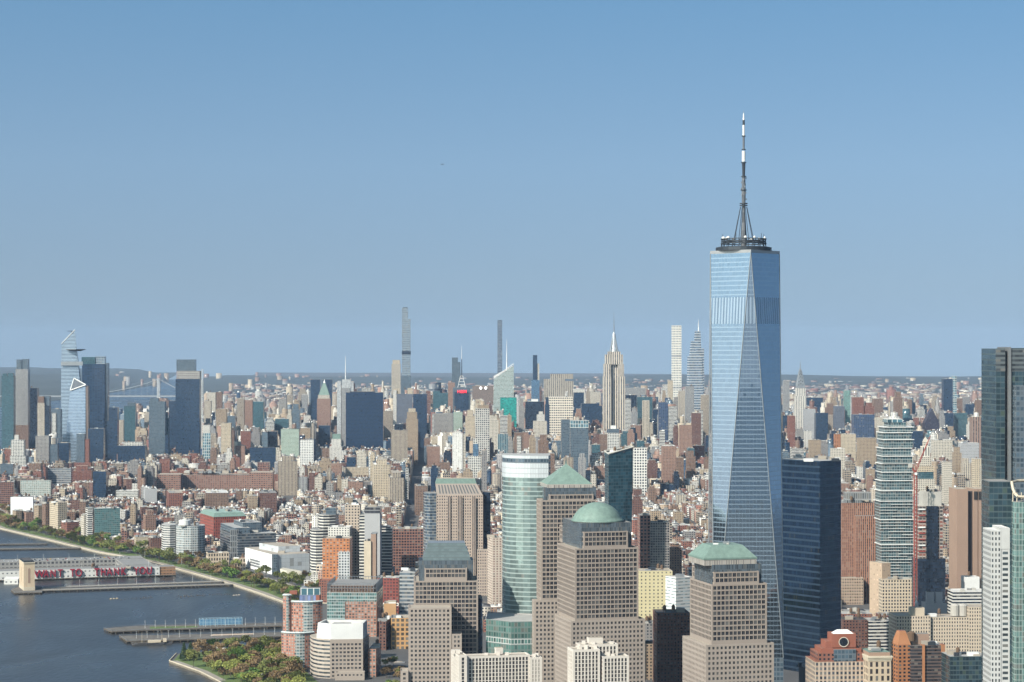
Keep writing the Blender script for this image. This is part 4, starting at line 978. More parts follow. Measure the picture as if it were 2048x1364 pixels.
class Windows:
    """punched walls: real holes with reveals; the 100 largest panes are objects, the rest one mesh"""
    def __init__(s, root, wall, glass='window_glass', frame='window_frame'):
        s.root, s.wall, s.glass, s.frame, s.w = root, wall, glass, frame, []
    def face(s, mb, a, b, z0, z1, bay, fl, ww, wh, rec=.45, head=1.0, margin=1.2):
        a, b = Vector((*a, 0)), Vector((*b, 0)); d = (b - a); L = d.length; d.normalize(); n = Vector((d.y, -d.x, 0))
        nb = max(1, int((L - 2 * margin) / bay + .3)); bw = (L - 2 * margin) / nb; nf = max(1, int((z1 - z0 - head) / fl)); w, h = bw * ww, fl * wh
        pt = lambda u, z, o=0: tuple(a + d * u - n * o + Vector((0, 0, z)))
        zt = z1 - head; zc = z1
        for j in range(nf):
            wt = zt - j * fl - (fl - h) * .35; wb = wt - h
            mb.face([pt(0, wt), pt(L, wt), pt(L, zc), pt(0, zc)]); zc = wb
            us = [0.0]
            for i in range(nb):
                u0 = margin + i * bw + (bw - w) / 2; us += [u0, u0 + w]
            us.append(L)
            for k in range(0, len(us), 2): mb.face([pt(us[k], wb), pt(us[k + 1], wb), pt(us[k + 1], wt), pt(us[k], wt)])
            for i in range(nb):
                u0, u1 = us[1 + 2 * i], us[2 + 2 * i]
                mb.face([pt(u0, wb), pt(u0, wt), pt(u0, wt, rec), pt(u0, wb, rec)][::-1]); mb.face([pt(u1, wb), pt(u1, wt), pt(u1, wt, rec), pt(u1, wb, rec)])
                mb.face([pt(u0, wt), pt(u1, wt), pt(u1, wt, rec), pt(u0, wt, rec)][::-1]); mb.face([pt(u0, wb), pt(u1, wb), pt(u1, wb, rec), pt(u0, wb, rec)])
                s.w.append((pt((u0 + u1) / 2, (wb + wt) / 2, rec), math.atan2(d.y, d.x), w, h))
        mb.face([pt(0, z0), pt(L, z0), pt(L, zc), pt(0, zc)])
    def tier(s, name, poly, z0, z1, bay, fl, ww, wh, roof, faces=(0, 3), rec=.45, head=1.0, **k):
        mb = MB(); n = len(poly)
        for i in range(n):
            a, b = poly[i], poly[(i + 1) % n]
            if i in faces: s.face(mb, a, b, z0, z1, bay, fl, ww, wh, rec, head, **k)
            else:
                nb = max(1, round(math.dist(a, b) / bay)); mb.face([(*a, z0), (*b, z0), (*b, z1), (*a, z1)], [(0, (z0 - z1) / fl), (nb, (z0 - z1) / fl), (nb, 0), (0, 0)], 2)
        inn = inset(poly, 1.0)
        for i in range(n):
            a, b = poly[i], poly[(i + 1) % n]; c, d = inn[(i + 1) % n], inn[i]
            mb.face([(*a, z1), (*b, z1), (*c, z1), (*d, z1)]); mb.face([(*d, z1), (*c, z1), (*c, z1 - .8), (*d, z1 - .8)])
        mb.face([(*p, z1 - .8) for p in inn], None, 1)
        return mb.build(name, [s.wall, roof, s.side], s.root)
    side = 'wfc_side'
    def done(s, limit=100):
        r0 = Vector(s.root.location)
        vis = [w for w in s.w if w[0][1] > 10 and v_of(w[0][2], w[0][1]) < 1372]
        vis.sort(key=lambda w: -w[2] * w[3] / w[0][1] ** 2)
        if not vis: return
        w0, h0 = vis[0][2], vis[0][3]
        def pane():
            mb = MB(); x, z = w0 / 2, h0 / 2
            mb.face([(-x, 0, -z), (x, 0, -z), (x, 0, z), (-x, 0, z)], [(0, 0), (1, 0), (1, 1), (0, 1)], 0)
            mb.face([(-.09, -.08, -z), (.09, -.08, -z), (.09, -.08, z), (-.09, -.08, z)], None, 1)
            return mb
        proto = None
        for w in vis[:limit]:
            if proto is None: o = proto = pane().build('window', [s.glass, s.frame])
            else: o = proto.copy(); COL.objects.link(o)
            o.parent = s.root; o.location = Vector(w[0]) - r0; o.rotation_euler = (0, 0, w[1]); o.scale = (w[2] / w0, 1, w[3] / h0)
        rest = [w for w in s.w if w not in vis[:limit]] if len(s.w) < 400 else None
        if rest is None:
            ids = {id(w) for w in vis[:limit]}; rest = [w for w in s.w if id(w) not in ids]
        if rest:
            mb = MB()
            for w in rest:
                c, sn_ = math.cos(w[1]), math.sin(w[1]); x, z = w[2] / 2, w[3] / 2; p = w[0]
                f = lambda u, o, q: (p[0] + c * u + sn_ * o, p[1] + sn_ * u - c * o, p[2] + q)
                mb.face([f(-x, 0, -z), f(x, 0, -z), f(x, 0, z), f(-x, 0, z)], [(0, 0), (1, 0), (1, 1), (0, 1)], 0)
                mb.face([f(-.09, .08, -z), f(.09, .08, -z), f(.09, .08, z), f(-.09, .08, z)], None, 1)
            o = mb.build('window', [s.glass, s.frame], s.root); o['kind'] = 'stuff'
            r = random.Random(len(rest)); at = o.data.attributes.new('pane', 'FLOAT', 'FACE')
            at.data.foreach_set('value', [r.random() for _ in o.data.polygons])


def granite_tower(sn, label, Y, yaw, base, main, upper, drum, name='office_tower'):
    """base/main/upper: (left px, corner px, right px, top v); drum: (left px, right px, top v)"""
    root = None; polys = []
    for i, (a, c_, b, v) in enumerate((base, main, upper)):
        polys.append(rect2(a, c_, b, Y + i * 3.0, yaw) if c_ > a else rect(a, b, Y + i * 3.0, yaw, 46))
    c = centre(polys[1]); root = thing(name, label, 'office tower', (*c, LAND))
    w = Windows(root, 'granite')
    zb, zm, zu = [Zv(t[3], Y) for t in (base, main, upper)]
    w.wall = 'granite_low'; w.tier('base_block', polys[0], LAND, zb, 3.4, 4.0, .54, .54, 'roof_gravel')
    w.wall = 'granite'; w.tier('shaft', polys[1], zb - 1, zm, 3.3, 4.0, .80, .70, 'roof_gravel')
    w.tier('upper_block', polys[2], zm - .8, zu, 3.3, 4.0, .84, .74, 'roof_gravel', head=.7)
    w.done()
    q = rect2(drum[0], upper[1] - 4 if upper[1] > upper[0] + 6 else drum[0] + 3, drum[1], Y + 9, yaw)
    zd = Zv(drum[2], Y); block(root, 'glass_drum', q, zm - .8, zd, 'drum_glass', 'roof_grey', .6)
    claim(polys, base[0], base[2], Y, drum[2], 1364, sn)
    return root, q, zd
def dome_tower():
    Y = 1850
    root, q, zd = granite_tower('green dome tower', 'grey-pink granite tower under a low green copper dome', Y, 14, (1110, 1142, 1290, 1242), (1114, 1150, 1277, 1098), (1119, 1167, 1256, 1065), (1125, 1263, 1048))
    x0, x1 = X(1144, Y + 35), X(1245.5, Y + 35); c = ((x0 + x1) / 2, Y + 35); r = (x1 - x0) / 2
    mb = MB(); mb.lathe(c, [(r, zd - .5), (r, Zv(1041, Y + 35))], 40, 0, 1.5, 6); mb.build('drum_ring', ['drum_band'], root)
    zb, zt = Zv(1041, Y + 20), Zv(1004, Y + 35); R2 = ((zt - zb) ** 2 + r * r) / (2 * (zt - zb))
    a0 = math.asin(min(1, r / R2)); mb = MB()
    prof = [(r + .8, zb - 1.2), (r + .8, zb)] + [(R2 * math.sin(a0 * (1 - k / 10)), zt - R2 + R2 * math.cos(a0 * (1 - k / 10))) for k in range(11)]
    prof[-1] = (0, zt); mb.lathe(c, prof, 40, 0, 3, 3); mb.build('copper_dome', ['copper'], root, True)
dome_tower()
def trunc_tower():
    Y = 1690
    root, q, zd = granite_tower('cut green pyramid tower', 'granite tower with a flat-topped green copper pyramid roof before the great glass tower', Y, 14, (1365, 1412, 1548, 1290), (1380, 1423, 1534, 1170), (1384, 1428, 1518, 1146), (1389, 1523, 1132))
    Yr = Y + 26; p = rect(1408, 1513, Y + 8, 14, 38); zb = Zv(1120, Y + 8); block(root, 'drum_band', p, zd - .6, zb, 'drum_band', 'roof_grey', 0)
    e = scale_poly(p, 1.02); block(root, 'roof_rim', e, zb, zb + 1.4, 'copper', 'copper', 0)
    block(root, 'pyramid_roof', scale_poly(p, 1.0), zb + 1.4, Zv(1089, Yr), 'copper', 'copper', 0, top=scale_poly(p, .60, .6))
    gear(root, scale_poly(p, .5), Zv(1089, Yr), 3, 5, .5)
trunc_tower()
def pyramid_granite():
    Y = 1935
    root, q, zd = granite_tower('green pyramid granite tower', 'granite tower under a full green copper pyramid beside the curved green-glass tower', Y, 8, (1064, 1068, 1188, 1201), (1073, 1082, 1193, 1001), (1094, 1098, 1187, 990), (1085, 1192, 976))
    p = rect(1094, 1185, Y + 9, 8, 40); zb = Zv(969, Y + 9); block(root, 'drum_band', p, zd - .6, zb, 'drum_band', 'copper', 0)
    mb = MB(); mb.prism(p, zb, Zv(928, Y + 29), 3, 3, 0, 0, top=scale_poly(p, .02)); mb.build('pyramid_roof', ['copper'], root)
    c = centre(p); mb = MB(); mb.bar((*c, Zv(929, Y + 29)), (*c, Zv(920, Y + 29)), .9, 0, 6, .15); mb.build('finial', ['copper'], root)
pyramid_granite()
def stepped_granite():
    Y = 1960; sn = 'stepped-roof granite tower'
    p0 = rect(828, 956, Y + 6, 3, 44); c = centre(p0); root = thing('office_tower', 'granite office tower with a ziggurat of dark glass steps for a roof', 'office tower', (*c, LAND))
    w = Windows(root, 'granite_low')
    w.tier('base_block', rect(817, 903, Y - 22, 3, 26), LAND, Zv(1216, Y - 22), 3.5, 4.0, .52, .54, 'roof_gravel', (0,))
    w.tier('base_wing', rect(904, 923.5, Y - 20, 3, 22), LAND, Zv(1268, Y - 20), 3.5, 4.0, .52, .54, 'roof_gravel', (0,))
    w.tier('low_wing', rect(801, 816.5, Y - 26, 3, 20), LAND, Zv(1342, Y - 26), 3.5, 4.0, .52, .54, 'roof_gravel', (0,))
    w.wall = 'granite'
    w.tier('shaft', p0, LAND, Zv(1162, Y + 6), 3.4, 4.0, .80, .72, 'roof_gravel', (0,)); z1 = Zv(1162, Y + 6)
    w.tier('upper_block', rect(849, 934, Y + 8, 3, 38), z1 - .8, Zv(1137, Y + 8), 3.4, 4.0, .82, .74, 'roof_gravel', (0,), head=.7)
    w.done()
    block(root, 'glass_drum', rect(838, 946, Y + 14, 3, 32), z1 - .8, Zv(1121, Y + 14), 'drum_glass', 'dark_steel', 0)
    q = rect(845, 942, Y + 14.5, 3, 31); z = Zv(1121, Y + 14)
    for k, (v, s0, s1) in enumerate(((1108, .99, .93), (1097, .90, .85), (1086, .81, .76))):
        zt = Zv(v, Y + 18); block(root, 'roof_step', scale_poly(q, s0), z, zt, 'step_glass', 'steel', 0, top=scale_poly(q, s1)); z = zt
    block(root, 'shaded_side_strip', rect(956.4, 965, Y + 12, 3, 30), LAND, Zv(1200, Y), 'black_glass', 'roof_grey', .5)  # narrow shaded right face, its darkness put in as black glass
    claim([p0], 801, 965, Y - 26, 1086, 1364, sn)
stepped_granite()

# curved green glass tower
def curved_tower():
    Y = 2020; sn = 'curved green-glass tower'
    front = [(1004, 2048), (1006, 2040), (1011, 2032), (1020, 2026), (1032, 2022), (1046, 2019.5), (1060, 2018), (1076, 2017.5), (1097, 2018)]
    pts = [P(*q) for q in front]; back = [P(1101, 2028), P(1099, 2060), P(1006, 2066)]
    root = thing('office_tower', 'tall curved pale green-glass tower with a silver louvred crown', 'office tower', (*P(1050, 2050), LAND))
    def arc(name, z0, z1, mat, endmat, cap=True, pp=None):
        mb = MB(); bay, fl = FAC[mat]; u = 0; pp = pp or pts + back; n = len(pp)
        for i in range(n):
            a, b = pp[i], pp[(i + 1) % n]; k = math.dist(a, b) / bay
            mb.face([(*a, z0), (*b, z0), (*b, z1), (*a, z1)], [(u, (z0 - z1) / fl), (u + k, (z0 - z1) / fl), (u + k, 0), (u, 0)], 1 if i == 8 else 0); u += k
        if cap: mb.face([(*p, z1) for p in pp], None, 2)
        mb.build(name, [mat, endmat, 'roof_silver'], root)
    z = [LAND, Zv(1240, Y), Zv(1228, Y), Zv(955, Y), Zv(926, Y), Zv(917, Y), Zv(911, Y)]
    arc('lobby_band', z[0], z[2], 'plant_louvre', 'end_wall', False); arc('wall', z[2], z[3], 'curved_glass', 'end_wall', False)
    arc('louvre_band', z[3], z[4], 'plant_louvre', 'end_wall', False); arc('top_floors', z[4], z[5], 'slate_glass', 'end_wall', False); arc('crown_rim', z[5], z[6], 'plant_louvre', 'plant_louvre')
    pod = [P(972, 1975), P(1022, 1955), P(1075, 1958), P(1078, 2012), P(975, 2030)]
    block(root, 'podium', pod, LAND, Zv(1238, 1975), 'podium_glass', 'roof_silver', .8)
    claim([pts + back, pod], 972, 1101, 1955, 911, 1302, sn)
curved_tower()

# tall granite slab with green gutter roof
def gutter_slab():
    Y = 2860; sn = 'brown slab with green roof edge'
    p = rect(873, 966, Y, 3, 34); root = thing('office_tower', 'brown-pink stone slab with dark vertical slots and a flat green roof edge', 'office tower', (*centre(p), LAND))
    zs = Zv(990, Y); block(root, 'wall', p, LAND, zs, 'slab_stone', 'roof_gravel', .5)
    for a, b in ((895.5, 902), (915, 925), (944, 951.5)): block(root, 'slot_bay', rect(a, b, Y - .5, 3, .5), LAND, zs - 2, 'slab_stripe', 'granite', 0)
    up = rect(871, 953, Y + 6, 3, 24); lo = scale_poly(p, .985); block(root, 'sloped_top', lo, zs, Zv(968, Y), 'granite', 'roof_gravel', 0, top=up); mb = MB()
    for k in range(13):
        f = lambda q, u, z, o: (q[0][0] + (q[1][0] - q[0][0]) * u, q[0][1] + (q[1][1] - q[0][1]) * u - o, z)
        u0, u1 = .06 + k * .07, .06 + k * .07 + .034; zt_ = Zv(968, Y); z0_, z1_ = zs + (zt_ - zs) * .12, zs + (zt_ - zs) * .9; m_ = lambda u, t: tuple(f(lo, u, 0, .25)[i] + (f(up, u, 0, .25)[i] - f(lo, u, 0, .25)[i]) * t for i in (0, 1))
        mb.face([(*m_(u0, .12), z0_), (*m_(u1, .12), z0_), (*m_(u1, .9), z1_), (*m_(u0, .9), z1_)])
    mb.build('roof_slots', ['window_glass'], root)
    block(root, 'green_roof_edge', scale_poly(up, 1.0), Zv(968, Y), Zv(957, Y + 10), 'copper', 'roof_gravel', .6, top=scale_poly(up, .93))
    block(root, 'glass_bay', [P(847, Y + 22), P(851, Y + 8), P(860, Y + 2), P(872.6, Y + 3), P(874, Y + 30), P(850, Y + 36)], LAND, Zv(986, Y + 6), 'bay_glass', 'roof_grey', .5)
    block(root, 'shaded_side_block', rect(966.3, 981, Y + 14, 3, 20), LAND, Zv(985, Y + 14), 'black_glass', 'roof_grey', .5)  # the slab's right side away from the sun, shade coloured in as black glass
    block(root, 'low_wing', rect(955, 977, Y - 16, 3, 15.2), LAND, Zv(1100, Y - 16), 'slab_stone', 'roof_gravel', .5)
    claim([p], 847, 981, Y - 16, 957, 1215, sn)
gutter_slab()

# slanted dark glass tower
def slanted():
    Y = 2650; root = thing('office_tower', 'dark green-blue glass tower with a slanted pale rim on its roof', 'office tower', (*P(1238, Y + 20), LAND)); bay, fl = FAC['slant_glass']
    lo = [P(1217, Y), P(1261, Y + 18), P(1258, Y + 48), P(1212, Y + 24)]; hi = [P(1217, Y), P(1266, Y + 16), P(1262, Y + 48), P(1209, Y + 24)]
    zt = [Zv(908, Y), Zv(894, Y + 16), Zv(893, Y + 48), Zv(902, Y + 24)]
    mb = MB(); rim = MB()
    for i in range(4):
        j = (i + 1) % 4; k = round(math.dist(lo[i], lo[j]) / bay)
        mb.face([(*lo[i], LAND), (*lo[j], LAND), (*hi[j], zt[j]), (*hi[i], zt[i])], [(0, 0), (k, 0), (k, zt[j] / fl), (0, zt[i] / fl)], 0)
        rim.bar((*hi[i], zt[i]), (*hi[j], zt[j]), 1.1)
    inn = inset(hi, 1.2); mb.face([(*inn[i], zt[i] - 2) for i in range(4)], None, 1)
    mb.build('wall', ['slant_glass', 'roof_white'], root); rim.build('roof_rim', ['concrete'], root)
    gear(root, scale_poly(hi, .8), min(zt) + 1, 7, 3)
    claim([hi], 1209, 1266, Y, 890, 1045, 'slanted dark glass tower')
slanted()

# the great glass tower
def great_tower():
    Y = 1921; cx = X(1490, Y); sn = 'great glass tower'
    root = thing('skyscraper', 'tallest mirrored glass skyscraper of long triangular faces with a tall mast', 'skyscraper', (cx, Y, LAND))
    z0, z1 = 57.0, Zv(506, Y - 20); zr = Zv(500, Y - 20); h = 30.5; r = 31.0
    bot = [(cx - h, Y - h), (cx + h, Y - h), (cx + h, Y + h), (cx - h, Y + h)]
    top = [(cx + 1.8, Y - r), (cx + r, Y + 1.8), (cx - 1.8, Y + r), (cx - r, Y - 1.8)]
    bay, fl = FAC['great_glass']
    mb = MB(); mb.prism(bot, LAND, z0, bay, fl, 0, 0, cap=False); mb.build('base_block', ['slate_glass'], root)
    def lerp(a, b, k): return tuple(a[i] + (b[i] - a[i]) * k for i in range(len(a)))
    zp0, zp1 = Zv(648, Y), Zv(596, Y)     # plant floors
    ks = [0, (zp0 - z0) / (z1 - z0), (zp1 - z0) / (z1 - z0), 1]
    parts = [MB(), MB(), MB()]
    for i in range(4):
        a, b, t, t2 = bot[i], bot[(i + 1) % 4], top[i], top[(i + 1) % 4]
        for s in range(3):
            k0, k1 = ks[s], ks[s + 1]; za, zb = z0 + (z1 - z0) * k0, z0 + (z1 - z0) * k1; bb, ff = FAC['great_glass'] if s != 1 else FAC['great_plant']
            va, vb = (za - z1) / ff, (zb - z1) / ff
            if s == 1: va, vb = .02, .98
            # triangle standing on the base side, apex at the roof corner t
            q = [lerp(a, t, k0), lerp(b, t, k0), lerp(b, t, k1), lerp(a, t, k1)]
            w0, w1 = math.dist(q[0], q[1]) / bb / 2, math.dist(q[2], q[3]) / bb / 2
            parts[s].face([(*q[0], za), (*q[1], za), (*q[2], zb), (*q[3], zb)], [(-w0, va), (w0, va), (w1, vb), (-w1, vb)], 0)
            # triangle hanging from the roof side, point at base corner b
            q = [lerp(b, t, k0), lerp(b, t2, k0), lerp(b, t2, k1), lerp(b, t, k1)]
            w0, w1 = math.dist(q[0], q[1]) / bb / 2, math.dist(q[2], q[3]) / bb / 2
            parts[s].face([(*q[0], za), (*q[1], za), (*q[2], zb), (*q[3], zb)], [(-w0, va), (w0, va), (w1, vb), (-w1, vb)], 0)
    parts[0].build('lower_facets', ['great_glass'], root); parts[1].build('plant_floors', ['great_plant'], root); parts[2].build('upper_facets', ['great_glass'], root)
    mb = MB()
    for i in range(4):
        for q in (top[i], top[(i + 1) % 4]): mb.bar((*bot[(i + 1) % 4], z0), (*q, z1), .42)
    mb.build('edge_trim', ['steel'], root)
    block(root, 'parapet', scale_poly(top, 1.01), z1, zr, 'parapet_metal', 'roof_grey', 1.0)
    # ring platforms and mast
    c = (cx - 1.2, Y); s = Y / F
    def ring(v, ro, th, m='dark_steel'):
        mb = MB(); z = Zv(v, Y); mb.lathe(c, [(ro - 2.2, z), (ro, z), (ro, z + th), (ro - 2.2, z + th), (ro - 2.2, z)], 28); return mb
    mb = MB(); mb.lathe(c, [(25, zr), (25, zr + 3.0), (22, zr + 3.6), (0, zr + 3.6)], 28); mb.build('mast_base', ['dark_steel'], root)
    for v, ro in ((488, 20.5), (484, 20.0), (479, 20.5)): ring(v, ro, .7).build('ring_platform', ['dark_steel'], root)
    mb = MB()
    for k in range(20):
        an = k * math.pi / 10; an2 = (k + .5) * math.pi / 10
        f = lambda an, rr, v: (c[0] + rr * math.cos(an), c[1] + rr * math.sin(an), Zv(v, Y))
        mb.bar(f(an, 20, 497), f(an, 19.6, 478), .35); mb.bar(f(an, 19.6, 489), f(an2, 19.6, 479), .22); mb.bar(f(an, 19.6, 479), f(an2, 19.6, 489), .22)
        if k % 2 == 0: mb.bar(f(an, 19, 484), f(an, 4, 484), .3)
    mb.build('ring_struts', ['dark_steel'], root)
    r_ = random.Random(4)
    for k in range(14):
        an = k * math.pi / 7 + .2; x, y = c[0] + 18.8 * math.cos(an), c[1] + 18.8 * math.sin(an); z = Zv(478, Y)
        mb = MB(); hh = r_.uniform(.8, 1.8)
        if k % 3: mb.lathe((x, y), [(0, z), (hh, z + .4), (hh * .9, z + 1.5), (0, z + 2.2)], 8); mb.build('radome', ['white_paint'], root)
        else: mb.bar((x, y, z - 1), (x, y, z + 4.5), .22); mb.build('whip_aerial', ['dark_steel'], root)
    def seg(nm, v0, v1, r0, r1, m, n=8):
        mb = MB(); mb.bar((*c, Zv(v0, Y)), (*c, Zv(v1, Y)), r0, 0, n, r1); mb.build(nm, [m], root)
    seg('mast_foot', 498, 452, 2.3, 2.1, 'mast_lattice'); seg('mast_neck', 452, 418, 1.9, 1.3, 'mast_lattice')
    seg('mast_section', 418, 384, 1.5, 1.9, 'mast_lattice'); seg('mast_section', 384, 354, 1.9, 1.5, 'mast_lattice'); seg('mast_section', 354, 326, 1.2, 1.6, 'dark_steel')
    seg('radome_tube', 323, 302, 1.55, 1.55, 'white_paint', 12); seg('mast_section', 300, 273, .95, .95, 'mast_lattice')
    seg('radome_tube', 272, 250, 1.0, 1.0, 'white_paint', 12); seg('mast_section', 250, 240, 1.1, 1.0, 'dark_steel'); seg('beacon_cone', 240, 226, .9, .35, 'white_paint', 12); seg('lightning_rod', 226, 221, .2, .08, 'steel')
    for v, ro in ((412, 3.6), (408, 3.6), (381, 2.7), (354, 2.4), (326, 2.4), (300, 1.9), (273, 1.8)): 
        mb = MB(); z = Zv(v, Y); mb.lathe(c, [(0, z), (ro, z), (ro, z + .8), (0, z + .8)], 12); mb.build('mast_collar', ['dark_steel'], root)
    for k in range(12):
        v = 400 - k * 4.2; rr = 2.3; an = k * 1.9; mb = MB(); x, y = c[0] + rr * math.cos(an), c[1] + rr * math.sin(an)
        mb.bar((x, y, Zv(v, Y)), (x, y, Zv(v - 3.4, Y)), .35); mb.bar((c[0], c[1], Zv(v - 1.5, Y)), (x, y, Zv(v - 1.5, Y)), .15); mb.build('panel_aerial', ['steel'], root)
    for k in range(8):
        an = math.pi / 8 + k * math.pi / 4
        mb = MB(); mb.bar((c[0] + 9.6 * math.cos(an), c[1] + 9.6 * math.sin(an), Zv(484, Y)), (c[0] + 3 * math.cos(an), c[1] + 3 * math.sin(an), Zv(414, Y)), .26); mb.build('stay', ['dark_steel'], root)
    claim([bot], 1421, 1560, Y - 31, 500, 1364, sn)
great_tower()

# deep blue glass block right of it
B('deep blue glass block', 'broad deep-blue mirrored glass office block right against the great glass tower', 'deep_blue', [P(1640, 2150), P(1682, 2170), P(1667, 2235), P(1561, 2195)], 922, 2150, 1310, 'roof_silver', 'office tower', 'office_tower', 6)

# brown telephone building
def phone():
    Y = 2760; p = rect(1684, 1751, Y + 12, 3, 46); root = thing('office_building', 'reddish brown brick telephone building with vertical piers and stepped top', 'building', (*centre(p), LAND))
    block(root, 'upper_block', p, LAND, Zv(1006, Y + 12), 'phone_brick', 'roof_grey')
    block(root, 'front_wing', rect(1712, 1762, Y, 3, 11.5), LAND, Zv(1032, Y), 'phone_brick', 'roof_grey')
    block(root, 'plant_house', rect(1693, 1742, Y + 24, 3, 20), Zv(1007, Y + 12), Zv(985, Y + 24), 'steel_frame', 'roof_grey')
    block(root, 'stone_base', rect(1684, 1727, Y - 14, 3, 13.5), LAND, Zv(1156, Y - 14), 'phone_base', 'roof_gravel')
    gear(root, p, Zv(1006, Y), 5, 8)
    claim([p], 1684, 1762, Y - 14, 985, 1225, 'brown telephone building')
phone()

# stacked white-slab apartment tower
def stacked():
    Y = 2700; root = thing('apartment_tower', 'slender glass apartment tower of shifted floors with white balcony slabs', 'apartment tower', (*P(1794, Y + 16), LAND)); r = random.Random(12)
    fls = [(1148, 1090, 1763, 1826), (1090, 1040, 1762, 1826), (1040, 1003, 1761, 1825), (1003, 982, 1762, 1825), (982, 962, 1763, 1824), (962, 945, 1765, 1823), (945, 928, 1764, 1824), (928, 913, 1766, 1825), (913, 897, 1765, 1822), (897, 880, 1768, 1826), (880, 866, 1766, 1823), (866, 855, 1769, 1826)]
    prev = LAND; allp = []
    for i, (v0, v1, a, b) in enumerate(fls):
        p = rect(a, b, Y + r.uniform(-1.5, 1.5), 4, 30); allp.append(p); zt = Zv(v1, Y)
        block(root, 'stacked_storeys', p, prev, zt, 'slab_glass', 'white_paint', 0); prev = zt
        mb = MB(); q = scale_poly(p, 1.07, 1.10)
        mb.prism(q, zt, zt + .9, 3, 3, 0, 0); mb.face([(*x, zt) for x in q[::-1]]); mb.build('balcony_slab', ['white_paint'], root); prev = zt + .9
        n = int((zt - (LAND if i == 0 else Zv(v0, Y))) / 3.7)
        for k in range(1, min(n, 16)):
            z = zt - 3.7 * k
            if i >= 3 and k % 3: continue
            if v_of(z, Y) > 1160: break
            x0, x1 = sorted((r.uniform(a - 2, b - 20), r.uniform(a + 22, b + 3)));
            if r.random() < .5: x0 = a - 1.5
            else: x1 = b + 1.5
            mb = MB(); mb.prism(rect(x0, x1, p[0][1] - 1.6, 4, 1.5), z, z + (.7 if i >= 3 else .4), 3, 3, 0, 0); mb.build('balcony_slab', ['white_paint'], root)
    block(root, 'penthouse', rect(1777, 1812, Y + 3, 4, 24), prev, Zv(845, Y), 'slab_glass', 'white_paint', 0)
    block(root, 'roof_frame', rect(1774, 1805, Y + 2, 4, 24), Zv(845, Y), Zv(838, Y), 'white_frame_glass', 'roof_white', .4)
    claim(allp[:1], 1761, 1827, Y, 838, 1150, 'stacked white-slab tower')
stacked()

# unfinished tower with cranes, and the windowless brown tower
def unfinished():
    Y = 2500; root = thing('unfinished_tower', 'half-built dark tower with bare floors and a concrete core on top', 'tower', (*P(1862, Y + 15), LAND)); p = rect(1836, 1891, Y, 3, 30)
    block(root, 'glazed_floors', p, LAND, Zv(1117, Y), 'black_glass', 'concrete', 0); block(root, 'open_floors', rect(1838, 1886, Y + 1, 3, 27), Zv(1117, Y), Zv(1012, Y), 'bare_floors', 'concrete', 0)
    c = P(1863.5, Y + 14); mb = MB(); rr = (X(1882.5, Y) - X(1844.5, Y)) / 2
    block(root, 'concrete_core', rect(1846, 1883, Y + 3, 3, 20), Zv(1012, Y), Zv(984, Y), 'concrete', 'concrete', .8)
    gear(root, rect(1846, 1882, Y + 3, 3, 20), Zv(984, Y), 5, 2, .8)
    for k in range(8):
        z = Zv(1020 + k * 12, Y); mb = MB(); mb.prism(rect(1837.2, 1851, Y - .3, 3, 1.0), z, z + 1.6, 3, 3, 0, 0); mb.build('safety_screen', ['rust_red' if k % 3 else 'white_paint'], root)
    block(root, 'dark_bay', rect(1853, 1876, Y - .6, 3, 1.5), Zv(1117, Y), Zv(1012, Y), 'black_glass', 'concrete', 0)
    claim([p], 1836, 1892, Y, 984, 1185, 'unfinished dark tower')
    fY = 2330; q = rect(1851, 1894, fY, 3, 18); fr = thing('plant_building', 'plain grey block with two square flues in shadow before the half-built tower', 'building', (*centre(q), LAND))
    block(fr, 'wall', q, LAND, Zv(1206, fY), 'plain_grey', 'roof_grey', .5)
    for a, b in ((1854, 1868), (1872, 1885)): block(fr, 'flue', rect(a, b, fY + 1, 3, 6), Zv(1206, fY) - .5, Zv(1184, fY), 'plain_grey', 'roof_dark', .4)
    claim([q], 1851, 1894, fY, 1184, 1226, 'grey block with two flues')
unfinished()
